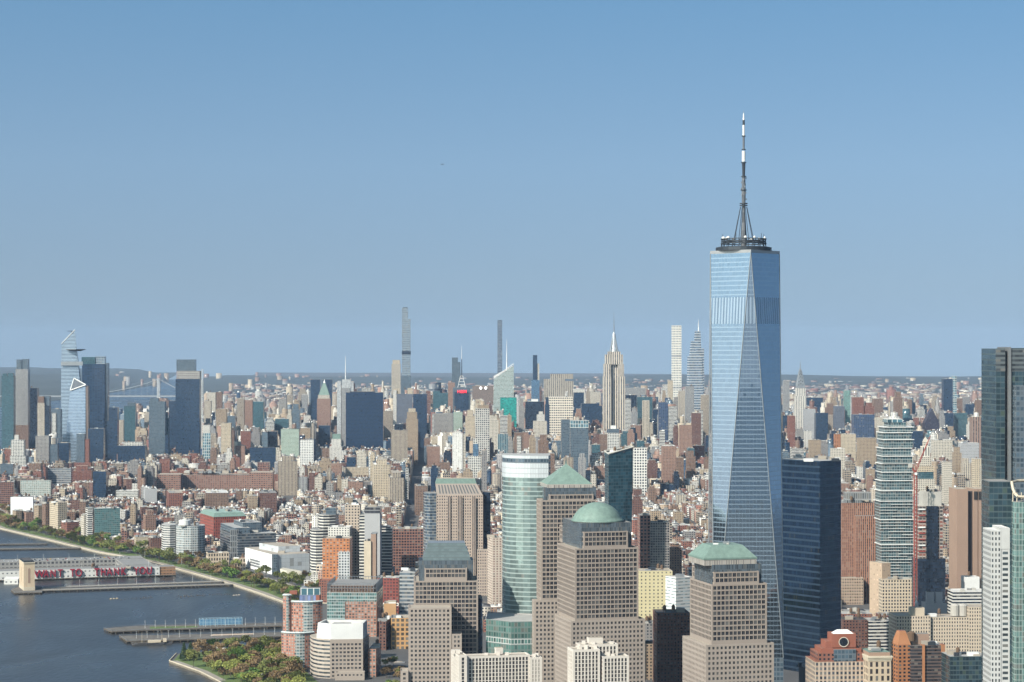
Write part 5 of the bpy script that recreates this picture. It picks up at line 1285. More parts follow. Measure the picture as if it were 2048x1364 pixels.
def crane(px, Y, vb, vt, tip, tail, label, red='rust_red'):
    a = P(px, Y); root = thing('tower_crane', label, 'crane', (*a, LAND)); mb = MB()
    zb, zt = LAND, Zv(vt, Y); w = 1.5
    for sx in (-1, 1):
        for sy in (-1, 1): mb.bar((a[0] + sx * w, a[1] + sy * w, zb), (a[0] + sx * w, a[1] + sy * w, zt), .42)
    z = max(zb, Zv(vb, Y)); k = 0
    while z < zt - 4:
        s = 1 if k % 2 else -1; mb.bar((a[0] - s * w, a[1] - w, z), (a[0] + s * w, a[1] - w, z + 4), .3); mb.bar((a[0] - w, a[1] + s * w, z), (a[0] - w, a[1] - s * w, z + 4), .3); z += 4; k += 1
    mb.build('mast', [red], root)
    T_ = Vector((*P(tip[0], Y), Zv(tip[1], Y))); B_ = Vector((a[0], a[1], zt + 1)); mb = MB(); d = (T_ - B_); o = Vector((0, 1.1, 0)); up = d.normalized().cross(Vector((0, 1, 0))) * 1.8
    for q in (o, -o): mb.bar(B_ + q, T_ + q * .3, .38)
    mb.bar(B_ + up, T_, .35)
    n = int(d.length / 4)
    for i in range(n): mb.bar(B_ + d * (i / n) + (o if i % 2 else -o), B_ + d * ((i + .6) / n) + up * (1 - i / n), .24)
    mb.build('jib', [red], root)
    mb = MB(); E_ = Vector((*P(tail[0], Y), Zv(tail[1], Y))); mb.bar(B_, E_, .8); mb.bar(B_ + Vector((0, 0, 9)), E_, .2); mb.bar(B_, B_ + Vector((0, 0, 9)), .4); mb.build('counter_jib', [red], root)
    mb = MB(); mb.box(E_.x - 2.2, E_.x + 2.2, E_.y - 1.6, E_.y + 1.6, E_.z - 4, E_.z); mb.build('counterweight', ['concrete'], root)
    mb = MB(); mb.box(a[0] - 1.4, a[0] + 1.4, a[1] - 3.4, a[1] - 1.8, zt - 1, zt + 1.8); mb.build('cab', ['white_paint'], root)
crane(1831, 2480, 1150, 948, (1860.5, 872), (1820.5, 928), 'red tower crane with a raised jib beside the half-built tower')
def windowless():
    Y = 2620; root = thing('windowless_tower', 'massive windowless brown stone tower with a dark vertical slot', 'tower', (*P(1946, Y + 20), LAND))
    y = 4; zt = Zv(978, Y)
    block(root, 'left_pier', rect(1914, 1936, Y, y, 36), LAND, zt, 'brown_panel', 'roof_gravel'); block(root, 'slot', rect(1936, 1947.5, Y + 6, y, 28), LAND, zt - 3, 'black_slot', 'roof_grey', .5)
    for a, b in ((1947.5, 1955.5), (1957, 1964.5), (1966, 1978)): block(root, 'right_pier', rect(a, b, Y + 1, y, 36), LAND, zt, 'brown_panel', 'roof_gravel')
    for a, b in ((1955.5, 1957), (1964.5, 1966)): block(root, 'groove', rect(a, b, Y + 3.2, y, 30), LAND, zt - 2, 'brown_panel', 'roof_gravel', .3)
    for a, b in ((1948.3, 1954.8), (1957.6, 1963.8), (1967, 1974)):
        mb = MB(); q = rect(a, b, Y + .2, y, 1.2); mb.prism(q, zt - 13, zt - 3, 2, 2, 0, 0); mb.build('vent_opening', ['vent_dark'], root)
    claim([rect(1914, 1978, Y, y, 38)], 1914, 1978, Y, 978, 1180, 'windowless brown tower')
windowless()
def white_tiers():
    Y = 4100; root = thing('tiered_tower', 'white stone tower of shrinking tiers with tall arches behind the red crane', 'tower', (*P(1852, Y + 12), LAND))
    z = LAND
    for nm, a, b, v, d, m in (('base_block', 1834, 1870, 958, 34, 'pale_stone'), ('scaffold_tier', 1838, 1867, 944, 26, 'teal_glass'), ('lower_tier', 1836, 1867, 932, 28, 'cream_stone'), ('middle_tier', 1840, 1863, 914, 20, 'pale_stone'), ('arch_tier', 1844, 1860, 893, 14, 'arch_stone'), ('lantern', 1847, 1857, 884, 9, 'pale_stone')):
        zt = Zv(v, Y); block(root, nm, rect(a, b, Y + (36 - d) / 2, 3, d), z, zt, m, 'pale_plain', .4); z = zt
    q = rect(1847, 1857, Y + 13.5, 3, 9); mb = MB(); mb.prism(q, z, Zv(874, Y), 3, 3, 0, 0, top=scale_poly(q, .05)); mb.build('spire_roof', ['pale_plain'], root)
    claim([rect(1834, 1870, Y, 3, 34)], 1834, 1870, Y, 874, 968, 'white tiered tower')
white_tiers()

# far right glass
def right_tower():
    Y = 1600; root = thing('office_tower', 'tall dark teal glass tower cut off by the right edge with a louvred top', 'office tower', (*P(2030, Y + 20), LAND))
    block(root, 'left_strip', rect(1992, 2010, Y, 3, 40), LAND, Zv(697, Y), 'dark_teal', 'roof_grey'); block(root, 'louvre_top', rect(1991.5, 2010.5, Y - .4, 3, .4), Zv(743, Y), Zv(698, Y), 'louvre_lines', 'roof_grey', 0)
    block(root, 'recess', rect(2010, 2017, Y + 4, 3, 34), LAND, Zv(702, Y), 'black_glass', 'roof_grey'); block(root, 'metal_column', rect(2017, 2022.5, Y - .5, 3, 30), LAND, Zv(694, Y), 'steel_dull', 'roof_grey')
    block(root, 'right_face', rect(2022.5, 2075, Y + 1, 3, 38), LAND, Zv(696, Y), 'dark_teal', 'roof_grey'); block(root, 'louvre_top', rect(2023, 2075, Y + .6, 3, .4), Zv(743, Y), Zv(698, Y), 'louvre_lines', 'roof_grey', 0)
    block(root, 'front_bay', rect(2032, 2080, Y - 8, 3, 8.5), LAND, Zv(771, Y), 'slate_glass', 'roof_grey')
    claim([rect(1992, 2075, Y, 3, 40)], 1991, 2060, Y, 694, 975, 'far-right teal tower')
right_tower()
def loop_tower():
    Y = 1480; root = thing('apartment_tower', 'dark green-glass tower with a cream curved loop round its roof at the right edge', 'apartment tower', (*P(2020, Y + 20), LAND))
    block(root, 'wall', rect(1978.5, 2023, Y + 14, -2, 28), LAND, Zv(963, Y + 14), 'dark_teal', 'roof_grey'); 
    fr = [P(2023.4, Y + 6), P(2026, Y - 1), P(2032, Y - 5), P(2075, Y - 4), P(2075, Y + 40), P(2023.4, Y + 36)]
    block(root, 'green_front', fr, LAND, Zv(1003, Y), 'green_curtain', 'roof_grey')
    mb = MB(); pts = [(2023.5, 966, 8), (2026, 978, 2), (2030, 987, -2), (2036, 992, -4), (2044, 993, -4), (2060, 993, -4)]
    for q, s_ in zip(pts, pts[1:]): mb.bar((*P(q[0], Y + q[2]), Zv(q[1], Y)), (*P(s_[0], Y + s_[2]), Zv(s_[1], Y)), 1.0, 0, 6)
    pts = [(2023.5, 966, 8), (2034, 965, 20), (2060, 965, 26)]
    for q, s_ in zip(pts, pts[1:]): mb.bar((*P(q[0], Y + q[2]), Zv(q[1], Y)), (*P(s_[0], Y + s_[2]), Zv(s_[1], Y)), 1.0, 0, 6)
    mb.build('roof_loop', ['stone_pale'], root)
    mb = MB()
    for px in (2026, 2034, 2043): mb.bar((*P(px, Y - 1), Zv(1003, Y)), (*P(px, Y), Zv(985, Y)), .35)
    mb.build('loop_post', ['stone_pale'], root)
    claim([rect(1978, 2075, Y, 0, 40)], 1978, 2060, Y, 962, 1364, 'looped green tower')
loop_tower()
def white_slim():
    Y = 1380; root = thing('apartment_tower', 'slim white panelled apartment tower with small windows left and wide ones right', 'apartment tower', (*P(2000, Y + 15), LAND))
    block(root, 'left_bay', rect(1982, 2001.8, Y, 0, 24), LAND, Zv(1061, Y), 'white_small', 'roof_white', .6); block(root, 'right_bay', rect(2001.8, 2019.5, Y + .5, 0, 24), LAND, Zv(1057, Y), 'white_wide', 'roof_white', .6)
    block(root, 'blank_cap', rect(2001.6, 2019.8, Y + .2, 0, 24.5), Zv(1098, Y), Zv(1056, Y), 'white_cap', 'roof_white', .6)
    claim([rect(1982, 2020, Y, 0, 25)], 1982, 2020, Y, 1056, 1364, 'slim white panelled tower')
white_slim()
facade('cream_fine', (.64, .54, .42), DG, .40, .55, 2.7, 3.7); plain('cream_plain', (.62, .53, .41), .85)
facade('cream_side', (.50, .38, .28), (.34, .25, .19), .3, .3, 6, 6, blinds=0); facade('phone_cream', (.60, .50, .385), DG, .5, .55, 3.4, 3.9)
plain('orange_plain', (.44, .20, .095), .85); facade('balcony_bands', (.06, .05, .05), (.02, .022, .026), 1.0, .55, 3.2, 3.1, span=(.13, .095, .085), blinds=.12)
facade('red_cream', (.52, .42, .34), (.03, .035, .045), .55, .6, 3.2, 3.6, span=(.40, .30, .23), blinds=.4); plain('red_plain', (.30, .105, .07), .85)
facade('ornate_stone', (.56, .45, .335), (.035, .03, .03), .45, .7, 4.4, 5.5)
plain('plain_dark', (.13, .125, .13), .8)
facade('pale_side', (.66, .58, .52), DG, .4, .4, 4, 3)
facade('brick_grid', (.34, .185, .15), DG, .6, .6, 4.4, 4.2)
facade('chequer_dark', (.30, .28, .27), (.02, .025, .03), .72, .66, 3.2, 3.2, blinds=.22)
facade('yellow_stone', (.66, .58, .36), (.10, .09, .07), .35, .45, 4.5, 4)
facade('white_louvre', (.74, .74, .72), (.25, .30, .32), 1.0, .35, 3, 3.4, blinds=.1)
facade('bp_brick', (.42, .20, .145), (.05, .065, .075), .55, .55, 3.0, 3.1, blinds=.45, blind_col=(.5, .5, .47))
facade('bp_glass', (.40, .42, .42), (.06, .10, .11), .8, .62, 3, 3.1, blinds=.3, span=(.45, .46, .45))
plain('pale_blue', (.55, .60, .60), .6); facade('penthouse_blue', (.16, .20, .33), (.12, .15, .27), .7, .8, 3, 8, rough=.5)
facade('bp_brick2', (.40, .21, .155), (.06, .075, .08), .62, .58, 3.6, 3.2, blinds=.4, blind_col=(.5, .5, .48)); facade('bp_glass2', (.40, .46, .46), (.05, .10, .10), .85, .7, 2.6, 3.8, blinds=.2)
facade('beige_bands', (.50, .43, .37), (.05, .055, .06), 1.0, .46, 3.2, 3.9, blinds=.1); facade('beige_brown', (.36, .28, .23), DG, .5, .5, 3.2, 3.9); facade('crown_white', (.66, .66, .66), (.35, .36, .38), .14, .7, 2.2, 1.0, grough=.7, blinds=0, gvar=.1)
facade('tan_orange', (.56, .33, .15), (.07, .06, .05), .62, .62, 5, 5)
plain('orange_flat', (.52, .31, .16), .85)
facade('maroon_brick', (.27, .075, .06), (.03, .03, .035), .5, .5, 3.6, 3.8, accent=(.55, .50, .46), accent_n=9)
facade('orange_tower', (.50, .20, .085), (.05, .05, .055), .5, .45, 4.6, 3.6, blinds=.4, blind_col=(.5, .48, .44)); facade('white_bay', (.58, .59, .60), (.05, .06, .07), .6, .6, 3.4, 3.6, blinds=.3)
facade('dark_bands', (.70, .67, .62), (.03, .032, .036), 1.0, .6, 3, 4.2, grough=.2, blinds=.04)
facade('beige_sq', (.50, .415, .34), (.03, .028, .028), .5, .5, 4.4, 4.0)
plain('plain_pale_grey', (.42, .42, .43), .8, var=.08); facade('black_bands', (.25, .25, .26), (.03, .03, .035), 1.0, .7, 3, 4.4)
facade('balcony_stack', (.62, .53, .45), (.16, .10, .085), .5, .6, 4, 3.0, blinds=.1)
facade('white_panels', (.66, .66, .65), (.60, .60, .60), .97, .97, 6, 6, grough=.6, blinds=0, gvar=.04); facade('grey_panels', (.40, .42, .44), (.35, .37, .39), .96, .95, 6, 4, grough=.5, blinds=.04, gvar=.08)
plain('cream_concrete', (.66, .61, .50), .8, var=.08)
facade('dark_office', (.16, .165, .18), (.025, .035, .045), 1.0, .62, 3, 4.2, rough=.45, blinds=.1); facade('cream_open', (.62, .50, .38), (.03, .028, .026), .55, .62, 4.2, 6.5)
facade('dark_bands2', (.60, .59, .57), (.05, .055, .06), 1.0, .5, 3, 3.6, blinds=.1); facade('white_mullions', (.58, .58, .57), (.10, .135, .15), .74, .72, 3, 3.6, blinds=.25, gmetal=.15)
plain('copper_pale', (.34, .46, .40), .6); facade('archive_brick', (.33, .085, .06), (.05, .03, .03), .45, .7, 3.8, 5)
facade('ware_brick', (.30, .165, .125), (.06, .05, .05), .62, .5, 5.2, 4.6, blinds=.3)
facade('hotel_panels', (.52, .54, .50), (.12, .17, .17), .66, .55, 4, 4, blinds=.4); facade('slate_bands', (.42, .42, .42), (.08, .10, .12), 1.0, .55, 3, 4.4); facade('teal_village', (.16, .26, .26), (.05, .12, .13), .85, .6, 3, 3.4, gmetal=.3, blinds=.12)
# ------------------------------------------------------------------ nearer right: stone and brick in front of the towers
def cream_bank():
    Y = 2260; root = thing('office_building', 'long cream stone building with tight window rows and a rooftop lantern steeple', 'building', (*P(1880, Y + 15), LAND))
    block(root, 'left_block', rect(1793, 1861, Y, 4, 34), LAND, Zv(1232, Y), 'cream_fine', 'roof_gravel'); block(root, 'middle_block', rect(1861, 1938, Y + 6, 4, 28), LAND, Zv(1236, Y), 'cream_fine', 'roof_gravel')
    block(root, 'right_block', rect(1938, 1977, Y + 9, 4, 24), LAND, Zv(1216, Y), 'cream_fine', 'roof_gravel'); q = rect(1823, 1849, Y + 6, 4, 13); block(root, 'lantern_base', q, Zv(1233, Y), Zv(1217, Y), 'cream_plain', 'roof_gravel')
    c = centre(q); mb = MB(); s = Y / F
    mb.lathe(c, [(4 * s, Zv(1217, Y)), (3.6 * s, Zv(1208, Y)), (1.2 * s, Zv(1203, Y)), (.9 * s, Zv(1197, Y)), (0, Zv(1192, Y))], 8); mb.build('steeple', ['steel'], root)
    for px in (1910, 1926):
        a = P(px, Y + 20); mb = MB(); mb.lathe(a, [(5, Zv(1236, Y)), (5, Zv(1215, Y)), (3, Zv(1212, Y)), (0, Zv(1211, Y))], 12); mb.build('water_tank', ['concrete'], root)
    gear(root, rect(1800, 1935, Y + 4, 4, 22), Zv(1236, Y), 7, 31)
    claim([rect(1793, 1977, Y, 4, 34)], 1793, 1977, Y, 1216, 1305, 'long cream stone building')
cream_bank()
def deco():
    Y = 2560; root = thing('office_building', 'cream stepped building with a blank brown side wall under the stacked white-slab tower', 'building', (*P(1780, Y + 15), LAND))
    p = rect2(1739, 1764, 1781, Y + 16, 24); block(root, 'tower_block', p, LAND, Zv(1129, Y), 'cream_side', 'roof_gravel'); block(root, 'front_block', rect(1764, 1833, Y, 3, 18), LAND, Zv(1159, Y), 'phone_cream', 'roof_gravel')
    gear(root, rect(1764, 1830, Y, 3, 18), Zv(1159, Y), 5, 4)
    claim([rect(1739, 1833, Y, 3, 34)], 1739, 1833, Y, 1129, 1232, 'cream stepped building')
deco()
B('white low annex', 'low white building stepping up right of the grey block with two flues', 'white_bands', rect(1906, 1975, 2480, 3, 30), 1183, 2480, 1215, 'roof_white')
B('white ribbed roof box', 'white ribbed windowless box behind the low white building', 'white_paint', rect(1930, 1959, 2530, 3, 18), 1154, 2530, 1182, 'roof_white', g=1)
def orange_slab():
    Y = 2010; root = thing('apartment_building', 'apartment slab with orange brick edge piers and dark balcony bands', 'building', (*P(1840, Y + 12), LAND))
    block(root, 'wall', rect(1822, 1889, Y, 4, 22), LAND, Zv(1291, Y), 'balcony_bands', 'roof_grey')
    for a, b in ((1845.5, 1850), (1884, 1890)): block(root, 'brick_pier', rect(a, b, Y - 1.2, 4, 8), LAND, Zv(1289, Y), 'orange_plain', 'roof_red', .3)
    p = rect2(1783, 1796, 1822, Y + 2, 12); block(root, 'end_block', p, LAND, Zv(1290, Y), 'orange_brick', 'roof_red'); block(root, 'end_gable', scale_poly(p, .98), Zv(1290, Y), Zv(1264, Y), 'orange_plain', 'roof_red', 0, top=scale_poly(p, .45))
    block(root, 'plant_house', rect(1825, 1858, Y + 10, 4, 9), Zv(1292, Y), Zv(1268, Y + 10), 'brown_panel', 'roof_grey')
    c = P(1822, Y + 9); mb = MB(); mb.lathe(c, [(4.2, Zv(1284, Y)), (4.2, Zv(1268, Y)), (0, Zv(1264, Y))], 12); mb.build('water_tank', ['tank_wood'], root)
    gear(root, rect(1840, 1885, Y + 2, 4, 8), Zv(1291, Y), 5, 6)
    claim([rect(1783, 1889, Y, 4, 24)], 1783, 1889, Y, 1264, 1364, 'orange-edged apartment slab')
orange_slab()
def red_stepped():
    Y = 1700; root = thing('apartment_building', 'red brick stepped building with a round window in its crown block', 'building', (*P(1683, Y + 14), LAND))
    z = LAND
    for nm, a, b, v, dy, d, m in (('base_block', 1630, 1736, 1324, 0, 34, 'red_cream'), ('terrace', 1636, 1730, 1306, 2, 28, 'red_brick'), ('upper_block', 1643, 1723, 1297, 4, 24, 'red_plain'), ('shoulder', 1652, 1714, 1283, 6, 18, 'red_plain'), ('crown_block', 1664, 1712, 1268, 5.2, 16, 'red_plain')):
        zt = Zv(v, Y + dy); q = rect(a, b, Y + dy, 5, d)
        z = Zv(1297, Y) if nm == 'crown_block' else z; block(root, nm, q, z, zt, m, 'roof_red', .6); z = zt - .5
    a = Vector((*P(1687, Y + 6.3), Zv(1284, Y + 5.2))); mb = MB(); rr = 3.4
    mb.bar(a + Vector((0, 1.5, 0)), a + Vector((0, -.9, 0)), rr, 0, 24); mb.build('round_window', ['window_glass'], root)
    mb = MB(); n = 28
    for k in range(n):
        p_ = lambda t, r_: (a.x + r_ * math.cos(t), a.y - 1.1, a.z + r_ * math.sin(t)); t0, t1 = 2 * math.pi * k / n, 2 * math.pi * (k + 1) / n
        mb.face([p_(t0, rr), p_(t0, rr * 1.18), p_(t1, rr * 1.18), p_(t1, rr)])
    mb.build('window_surround', ['pale_plain'], root)
    q = rect(1668, 1708, Y + 8, 5, 10); mb = MB(); mb.prism(q, z, z + 3, 3, 3, 0, 0, top=scale_poly(q, .5, .2)); mb.build('skylight', ['white_paint'], root)
    block(root, 'arcade', rect(1668, 1712, Y + 2.2, 5, 1.8), Zv(1324, Y), Zv(1300, Y), 'slate_glass', 'roof_grey', .3)
    claim([rect(1630, 1736, Y, 5, 34)], 1630, 1736, Y, 1268, 1364, 'red brick building with round window')
red_stepped()
def ornate():
    Y = 1690; p = rect(1737, 1782, Y, 6, 26); root = thing('office_building', 'ornate tan stone building with a heavy carved cornice and a green roof edge', 'building', (*centre(p), LAND))
    block(root, 'wall', p, LAND, Zv(1322, Y), 'ornate_stone', 'roof_gravel', 0); z = Zv(1322, Y)
    for k, (s, h) in enumerate(((1.03, 1.2), (1.07, 1.2), (1.11, 1.4))): block(root, 'cornice', scale_poly(p, s), z, z + h, 'stone_pale', 'stone_pale', 0); z += h
    block(root, 'attic', scale_poly(p, .95), z, Zv(1305, Y), 'brown_panel', 'copper', .5); gear(root, scale_poly(p, .8), Zv(1305, Y), 3, 1)
    claim([p], 1736, 1782, Y, 1303, 1364, 'ornate tan building')
ornate()
B('low dark glass block', 'low dark glass block with white roof plant in front of the long cream building', 'dark_teal', rect(1900, 1976, 1960, 4, 30), 1313, 1960, 1364, 'roof_silver', g=9)
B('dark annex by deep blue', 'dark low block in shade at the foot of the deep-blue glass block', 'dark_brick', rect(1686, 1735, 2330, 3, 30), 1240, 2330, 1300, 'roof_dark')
B('red loft row by phone', 'low red brick row with pale roofs below the brown telephone building', 'red_brick', rect(1684, 1745, 2500, 3, 26), 1228, 2500, 1245, 'roof_silver', g=6)
B('white mid blocks', 'pale stone block with roof plant left of the long cream building', 'white_bands', rect(1738, 1790, 2330, 6, 30), 1242, 2330, 1300, 'roof_silver', g=7)
B('dark corner annex', 'grey-black low block left of the red brick building with round window', 'plain_dark', rect(1607, 1632, 1990, 5, 20), 1335, 1990, 1364, 'roof_grey')

# ------------------------------------------------------------------ bottom middle
def white_block(sn, label, Y, base, blocks, xl, xr, vt):
    root = thing('apartment_building', label, 'apartment building', (*P((xl + xr) / 2, Y + 10), LAND)); w = Windows(root, 'pale_precast'); w.side = 'pale_side'
    for nm, a, c_, b, v, dy, ww in blocks:
        p = rect2(a, c_, b, Y + dy, 12) if c_ > a else rect(a, b, Y + dy, 12, 14)
        w.tier(nm, p, LAND, Zv(v, Y + dy), 2.6, 3.0, ww, .86, 'roof_gravel', (0, 3) if c_ > a else (0,), rec=.5, head=1.6)
        for k in range(3):
            mb = MB(); c = centre(p); x = c[0] + rng.uniform(-.4, .4) * (b - a) * Y / F; y = c[1] + rng.uniform(-2, 2); z = Zv(v, Y + dy) - .8
            mb.box(x - 1.5, x + 1.5, y - 1.5, y + 1.5, z, z + rng.uniform(1.4, 3.4)); mb.build('vent_housing', ['pale_precast'], root)
    w.done(); claim([rect(xl, xr, Y, 12, 20)], xl, xr, Y, vt, 1364, sn); return root
r_ = white_block('long pale slab', 'long pale pink-white apartment slab at the bottom edge with dark window strips', 1690, 0, [('left_wing', 902, 918, 934, 1311, 0, .5), ('wall', 934, 934, 1060, 1313, 5, .66), ('right_wing', 1060, 1060, 1084, 1315, 14, .3)], 901, 1086, 1311)
block(r_, 'stair_tower', rect(992, 1006, 1712, 12, 6), Zv(1314, 1712), Zv(1296, 1712), 'pale_precast', 'roof_gravel', .4)
r_ = white_block('stepped pale tower', 'stepped pale apartment tower with roof terraces at the bottom edge before the dome tower', 1640, 0, [('wall', 1135, 1146, 1200, 1300, 0, .6), ('rear_block', 1160, 1160, 1236, 1290, 9, .6), ('right_wing', 1205, 1205, 1258, 1313, 4, .62)], 1135, 1260, 1275)
block(r_, 'stair_tower', rect(1178, 1206, 1660, 12, 7), Zv(1291, 1660), Zv(1276, 1660), 'pale_precast', 'roof_gravel', .4)

B('brick and glass apartment pair', 'brick-gridded apartment block with a dark glass front and stacked balconies', 'brick_grid', rect(1280, 1301, 2720, 3, 30), 1031, 2720, 1135, g=3)
B('dark apartment front', 'dark glass apartment front joined to the right of the brick-gridded block', 'chequer_dark', rect(1301, 1339, 2712, 3, 30), 1045, 2712, 1135, 'roof_gravel', g=3)
B('yellow loft building', 'pale yellow building with stepped roofs right of the dome tower', 'yellow_stone', rect(1279, 1345, 2450, 4, 30), 1142, 2450, 1245, 'roof_gravel', g=4)
B('white louvred block', 'white louvred office block with a teal left side behind the cut green pyramid tower', 'white_louvre', rect2(1331, 1352, 1384, 2300, 30), 1155, 2300, 1224, 'roof_white', g=3)
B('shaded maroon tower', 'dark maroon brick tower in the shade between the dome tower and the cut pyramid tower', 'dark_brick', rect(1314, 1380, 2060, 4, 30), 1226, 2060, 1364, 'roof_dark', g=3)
B('tan strip building', 'narrow tan building lit at its edge between the dome tower and the maroon tower', 'tan_brick', rect(1291, 1313, 2120, 4, 26), 1288, 2120, 1364, 'roof_gravel', g=2)
B('low roofs by dome tower', 'low flat block with plant on the roof right behind the dome tower', 'grey_brick', rect(1279, 1312, 2300, 4, 30), 1247, 2300, 1290, 'roof_grey', g=5)

# ------------------------------------------------------------------ left of the middle: brick river-side apartments
def brick_curve():
    Y = 2195; root = thing('apartment_building', 'curved red brick apartment building stepping down in pale-railed terraces by the water', 'apartment building', (*P(605, Y + 15), LAND))
    def arc(a, b, dy, n=7, bulge=14): 
        pts = []
        for i in range(n + 1):
            k = i / n; pts.append(P(a + (b - a) * k, Y + dy + bulge * (1 - math.sin(math.pi * (.15 + .7 * k)))))
        return pts + [P(b, Y + dy + 26), P(a + 2, Y + dy + 26)]
    z1, z2, z3 = Zv(1268, Y), Zv(1208, Y), Zv(1195, Y)
    def body(nm, poly, z0, zt):
        mb = MB(); n = len(poly); u = 0
        for i in range(n):
            a, b = poly[i], poly[(i + 1) % n]; k = math.dist(a, b) / 3.0; m = 1 if i in (3, 4) else 0
            mb.face([(*a, z0), (*b, z0), (*b, zt), (*a, zt)], [(u, (z0 - zt) / 3.1), (u + k, (z0 - zt) / 3.1), (u + k, 0), (u, 0)], m); u += k
        mb.face([(*p, zt) for p in poly], None, 2); mb.build(nm, ['bp_brick', 'bp_glass', 'roof_gravel'], root)
        rail = MB()
        for a, b in zip(poly[:8], poly[1:8]): rail.bar((*a, zt + .9), (*b, zt + .9), 1.2, 0, 4)
        rail.build('terrace_rail', ['pale_blue'], root)
    body('lower_block', arc(563, 628, 0), LAND, z1); body('upper_block', arc(578, 645, 9), LAND, z2); body('left_strip', arc(566, 582, 12, 7, 4), LAND, z3)
    block(root, 'penthouse', rect(599, 632, Y + 18, 0, 14), z2, Zv(1190, Y + 18), 'penthouse_blue', 'roof_silver', .4); block(root, 'penthouse_side', rect(632, 639, Y + 17, 0, 15), z2, Zv(1190, Y + 17), 'red_plain', 'roof_silver', .4)
    block(root, 'rooftop_frame', rect(602, 640, Y + 19, 0, 12), Zv(1190, Y + 18), Zv(1176, Y + 18), 'white_frame_glass', 'roof_dark', .4); block(root, 'bulkhead', rect(579, 594, Y + 28, 0, 7), z3, Zv(1182, Y + 28), 'red_plain', 'roof_red', .3)
    c = P(608, Y + 24); mb = MB(); mb.lathe(c, [(4.2, z2), (4.2, Zv(1180, Y)), (0, Zv(1176, Y))], 12); mb.build('water_tank', ['steel'], root)
    claim([rect(563, 645, Y, 0, 40)], 563, 648, Y, 1176, 1364, 'curved red brick apartments')
brick_curve()
def scaffold_top():
    Y = 2440; p = rect3(654, 753, 766, Y, -2); root = thing('apartment_building', 'wide brick and glass apartment block with an open steel screen along its roof', 'apartment building', (*centre(p), LAND))
    z0, z1, z2 = Zv(1203, Y), Zv(1185, Y), Zv(1167, Y)
    block(root, 'brick_floors', p, LAND, z0, 'bp_brick2', 'roof_grey', 0, cap=False); block(root, 'glass_floors', scale_poly(p, 1.002), z0, z1, 'bp_glass2', 'roof_gravel', 0)
    block(root, 'corner_bay', rect(654, 690, Y - .8, -2, .8), Zv(1300, Y), z0, 'bp_glass2', 'roof_grey', 0)
    block(root, 'plant_house', scale_poly(p, .88), z1, Zv(1172, Y), 'brown_brick', 'roof_grey', 0)
    mb = MB(); q = scale_poly(p, .985)
    for a, b in zip(q, q[1:] + q[:1]):
        n = max(2, int(math.dist(a, b) / 3.2))
        for k in range(n + 1):
            x, y = a[0] + (b[0] - a[0]) * k / n, a[1] + (b[1] - a[1]) * k / n; mb.bar((x, y, z1), (x, y, z2), .28)
        for zz in (z2, (z1 + z2) / 2): mb.bar((*a, zz), (*b, zz), .32)
    mb.build('steel_screen', ['steel'], root)
    claim([p], 654, 766, Y, 1166, 1320, 'brick and glass block with steel screen')
scaffold_top()
def beige_round():
    Y = 2130; root = thing('office_building', 'beige office block with a rounded banded corner and a bright white slanted crown', 'building', (*P(680, Y + 20), LAND))
    fr = [P(620, Y + 34), P(622, Y + 24), P(627, Y + 14), P(636, Y + 6), P(648, Y + 1.5), P(660, Y), P(726, Y + 3), P(738, Y + 40), P(640, Y + 52)]
    zt = Zv(1279, Y); mb = MB(); u = 0
    for i in range(len(fr)):
        a, b = fr[i], fr[(i + 1) % len(fr)]; L = math.dist(a, b); m = 0 if i < 5 else 1 if i != 5 else 3
        if i == 5: continue
        k = L / 3.2; mb.face([(*a, LAND), (*b, LAND), (*b, zt), (*a, zt)], [(u, (LAND - zt) / 3.9), (u + k, (LAND - zt) / 3.9), (u + k, 0), (u, 0)], m); u += k
    mb.face([(*p, zt) for p in fr], None, 2); mb.build('wall', ['beige_bands', 'beige_brown', 'roof_gravel'], root)
    w = Windows(root, 'granite_low'); m2 = MB(); w.face(m2, fr[5], fr[6], LAND, zt, 3.6, 3.9, .62, .52, .4, 3.4); m2.build('front_wall', ['granite_low'], root); 
    q = [P(633, Y + 10), P(661, Y + 1.5), P(726, Y + 4), P(735, Y + 36), P(648, Y + 40)]; z2 = Zv(1247, Y + 6)
    tp = [P(636, Y + 13), P(661, Y + 4), P(726, Y + 6), P(734, Y + 35), P(650, Y + 38)]
    mb = MB(); n = len(q); inn = scale_poly(tp, .9)
    for i in range(n):
        j = (i + 1) % n; k = round(math.dist(q[i], q[j]) / 2.2); mb.face([(*q[i], zt), (*q[j], zt), (*tp[j], z2), (*tp[i], z2)], [(0, 0), (k, 0), (k, .99), (0, .99)], 0)
        mb.face([(*tp[i], z2), (*tp[j], z2), (*inn[j], z2), (*inn[i], z2)], None, 1); mb.face([(*inn[i], z2), (*inn[j], z2), (*inn[j], z2 - 4), (*inn[i], z2 - 4)], None, 1)
    mb.face([(*p, z2 - 4) for p in inn], None, 1); mb.build('white_crown', ['crown_white', 'roof_white'], root)
    block(root, 'roof_well', scale_poly(inn, .45), z2 - 4, z2 - 1.5, 'roof_grey', 'roof_grey', 0)
    w.tier('front_block', rect(670, 729, Y - 12, 2, 11), LAND, Zv(1345, Y - 12), 3.6, 3.9, .5, .4, 'roof_gravel', (0,))
    w.done()
    claim([fr], 620, 738, Y - 12, 1244, 1364, 'beige block with white crown')
beige_round()
B('tan-orange cutout building', 'yellow-orange stone building with tall paired windows in a narrow sunlit gap', 'tan_orange', rect(782, 819, 2340, 2, 30), 1236, 2340, 1320, 'roof_grey', g=2)
B('tan-orange upper building', 'plain tan-orange wall of a building behind the paired-window building', 'orange_flat', rect(768, 792, 2420, 2, 26), 1207, 2420, 1240, 'roof_gravel', g=3)
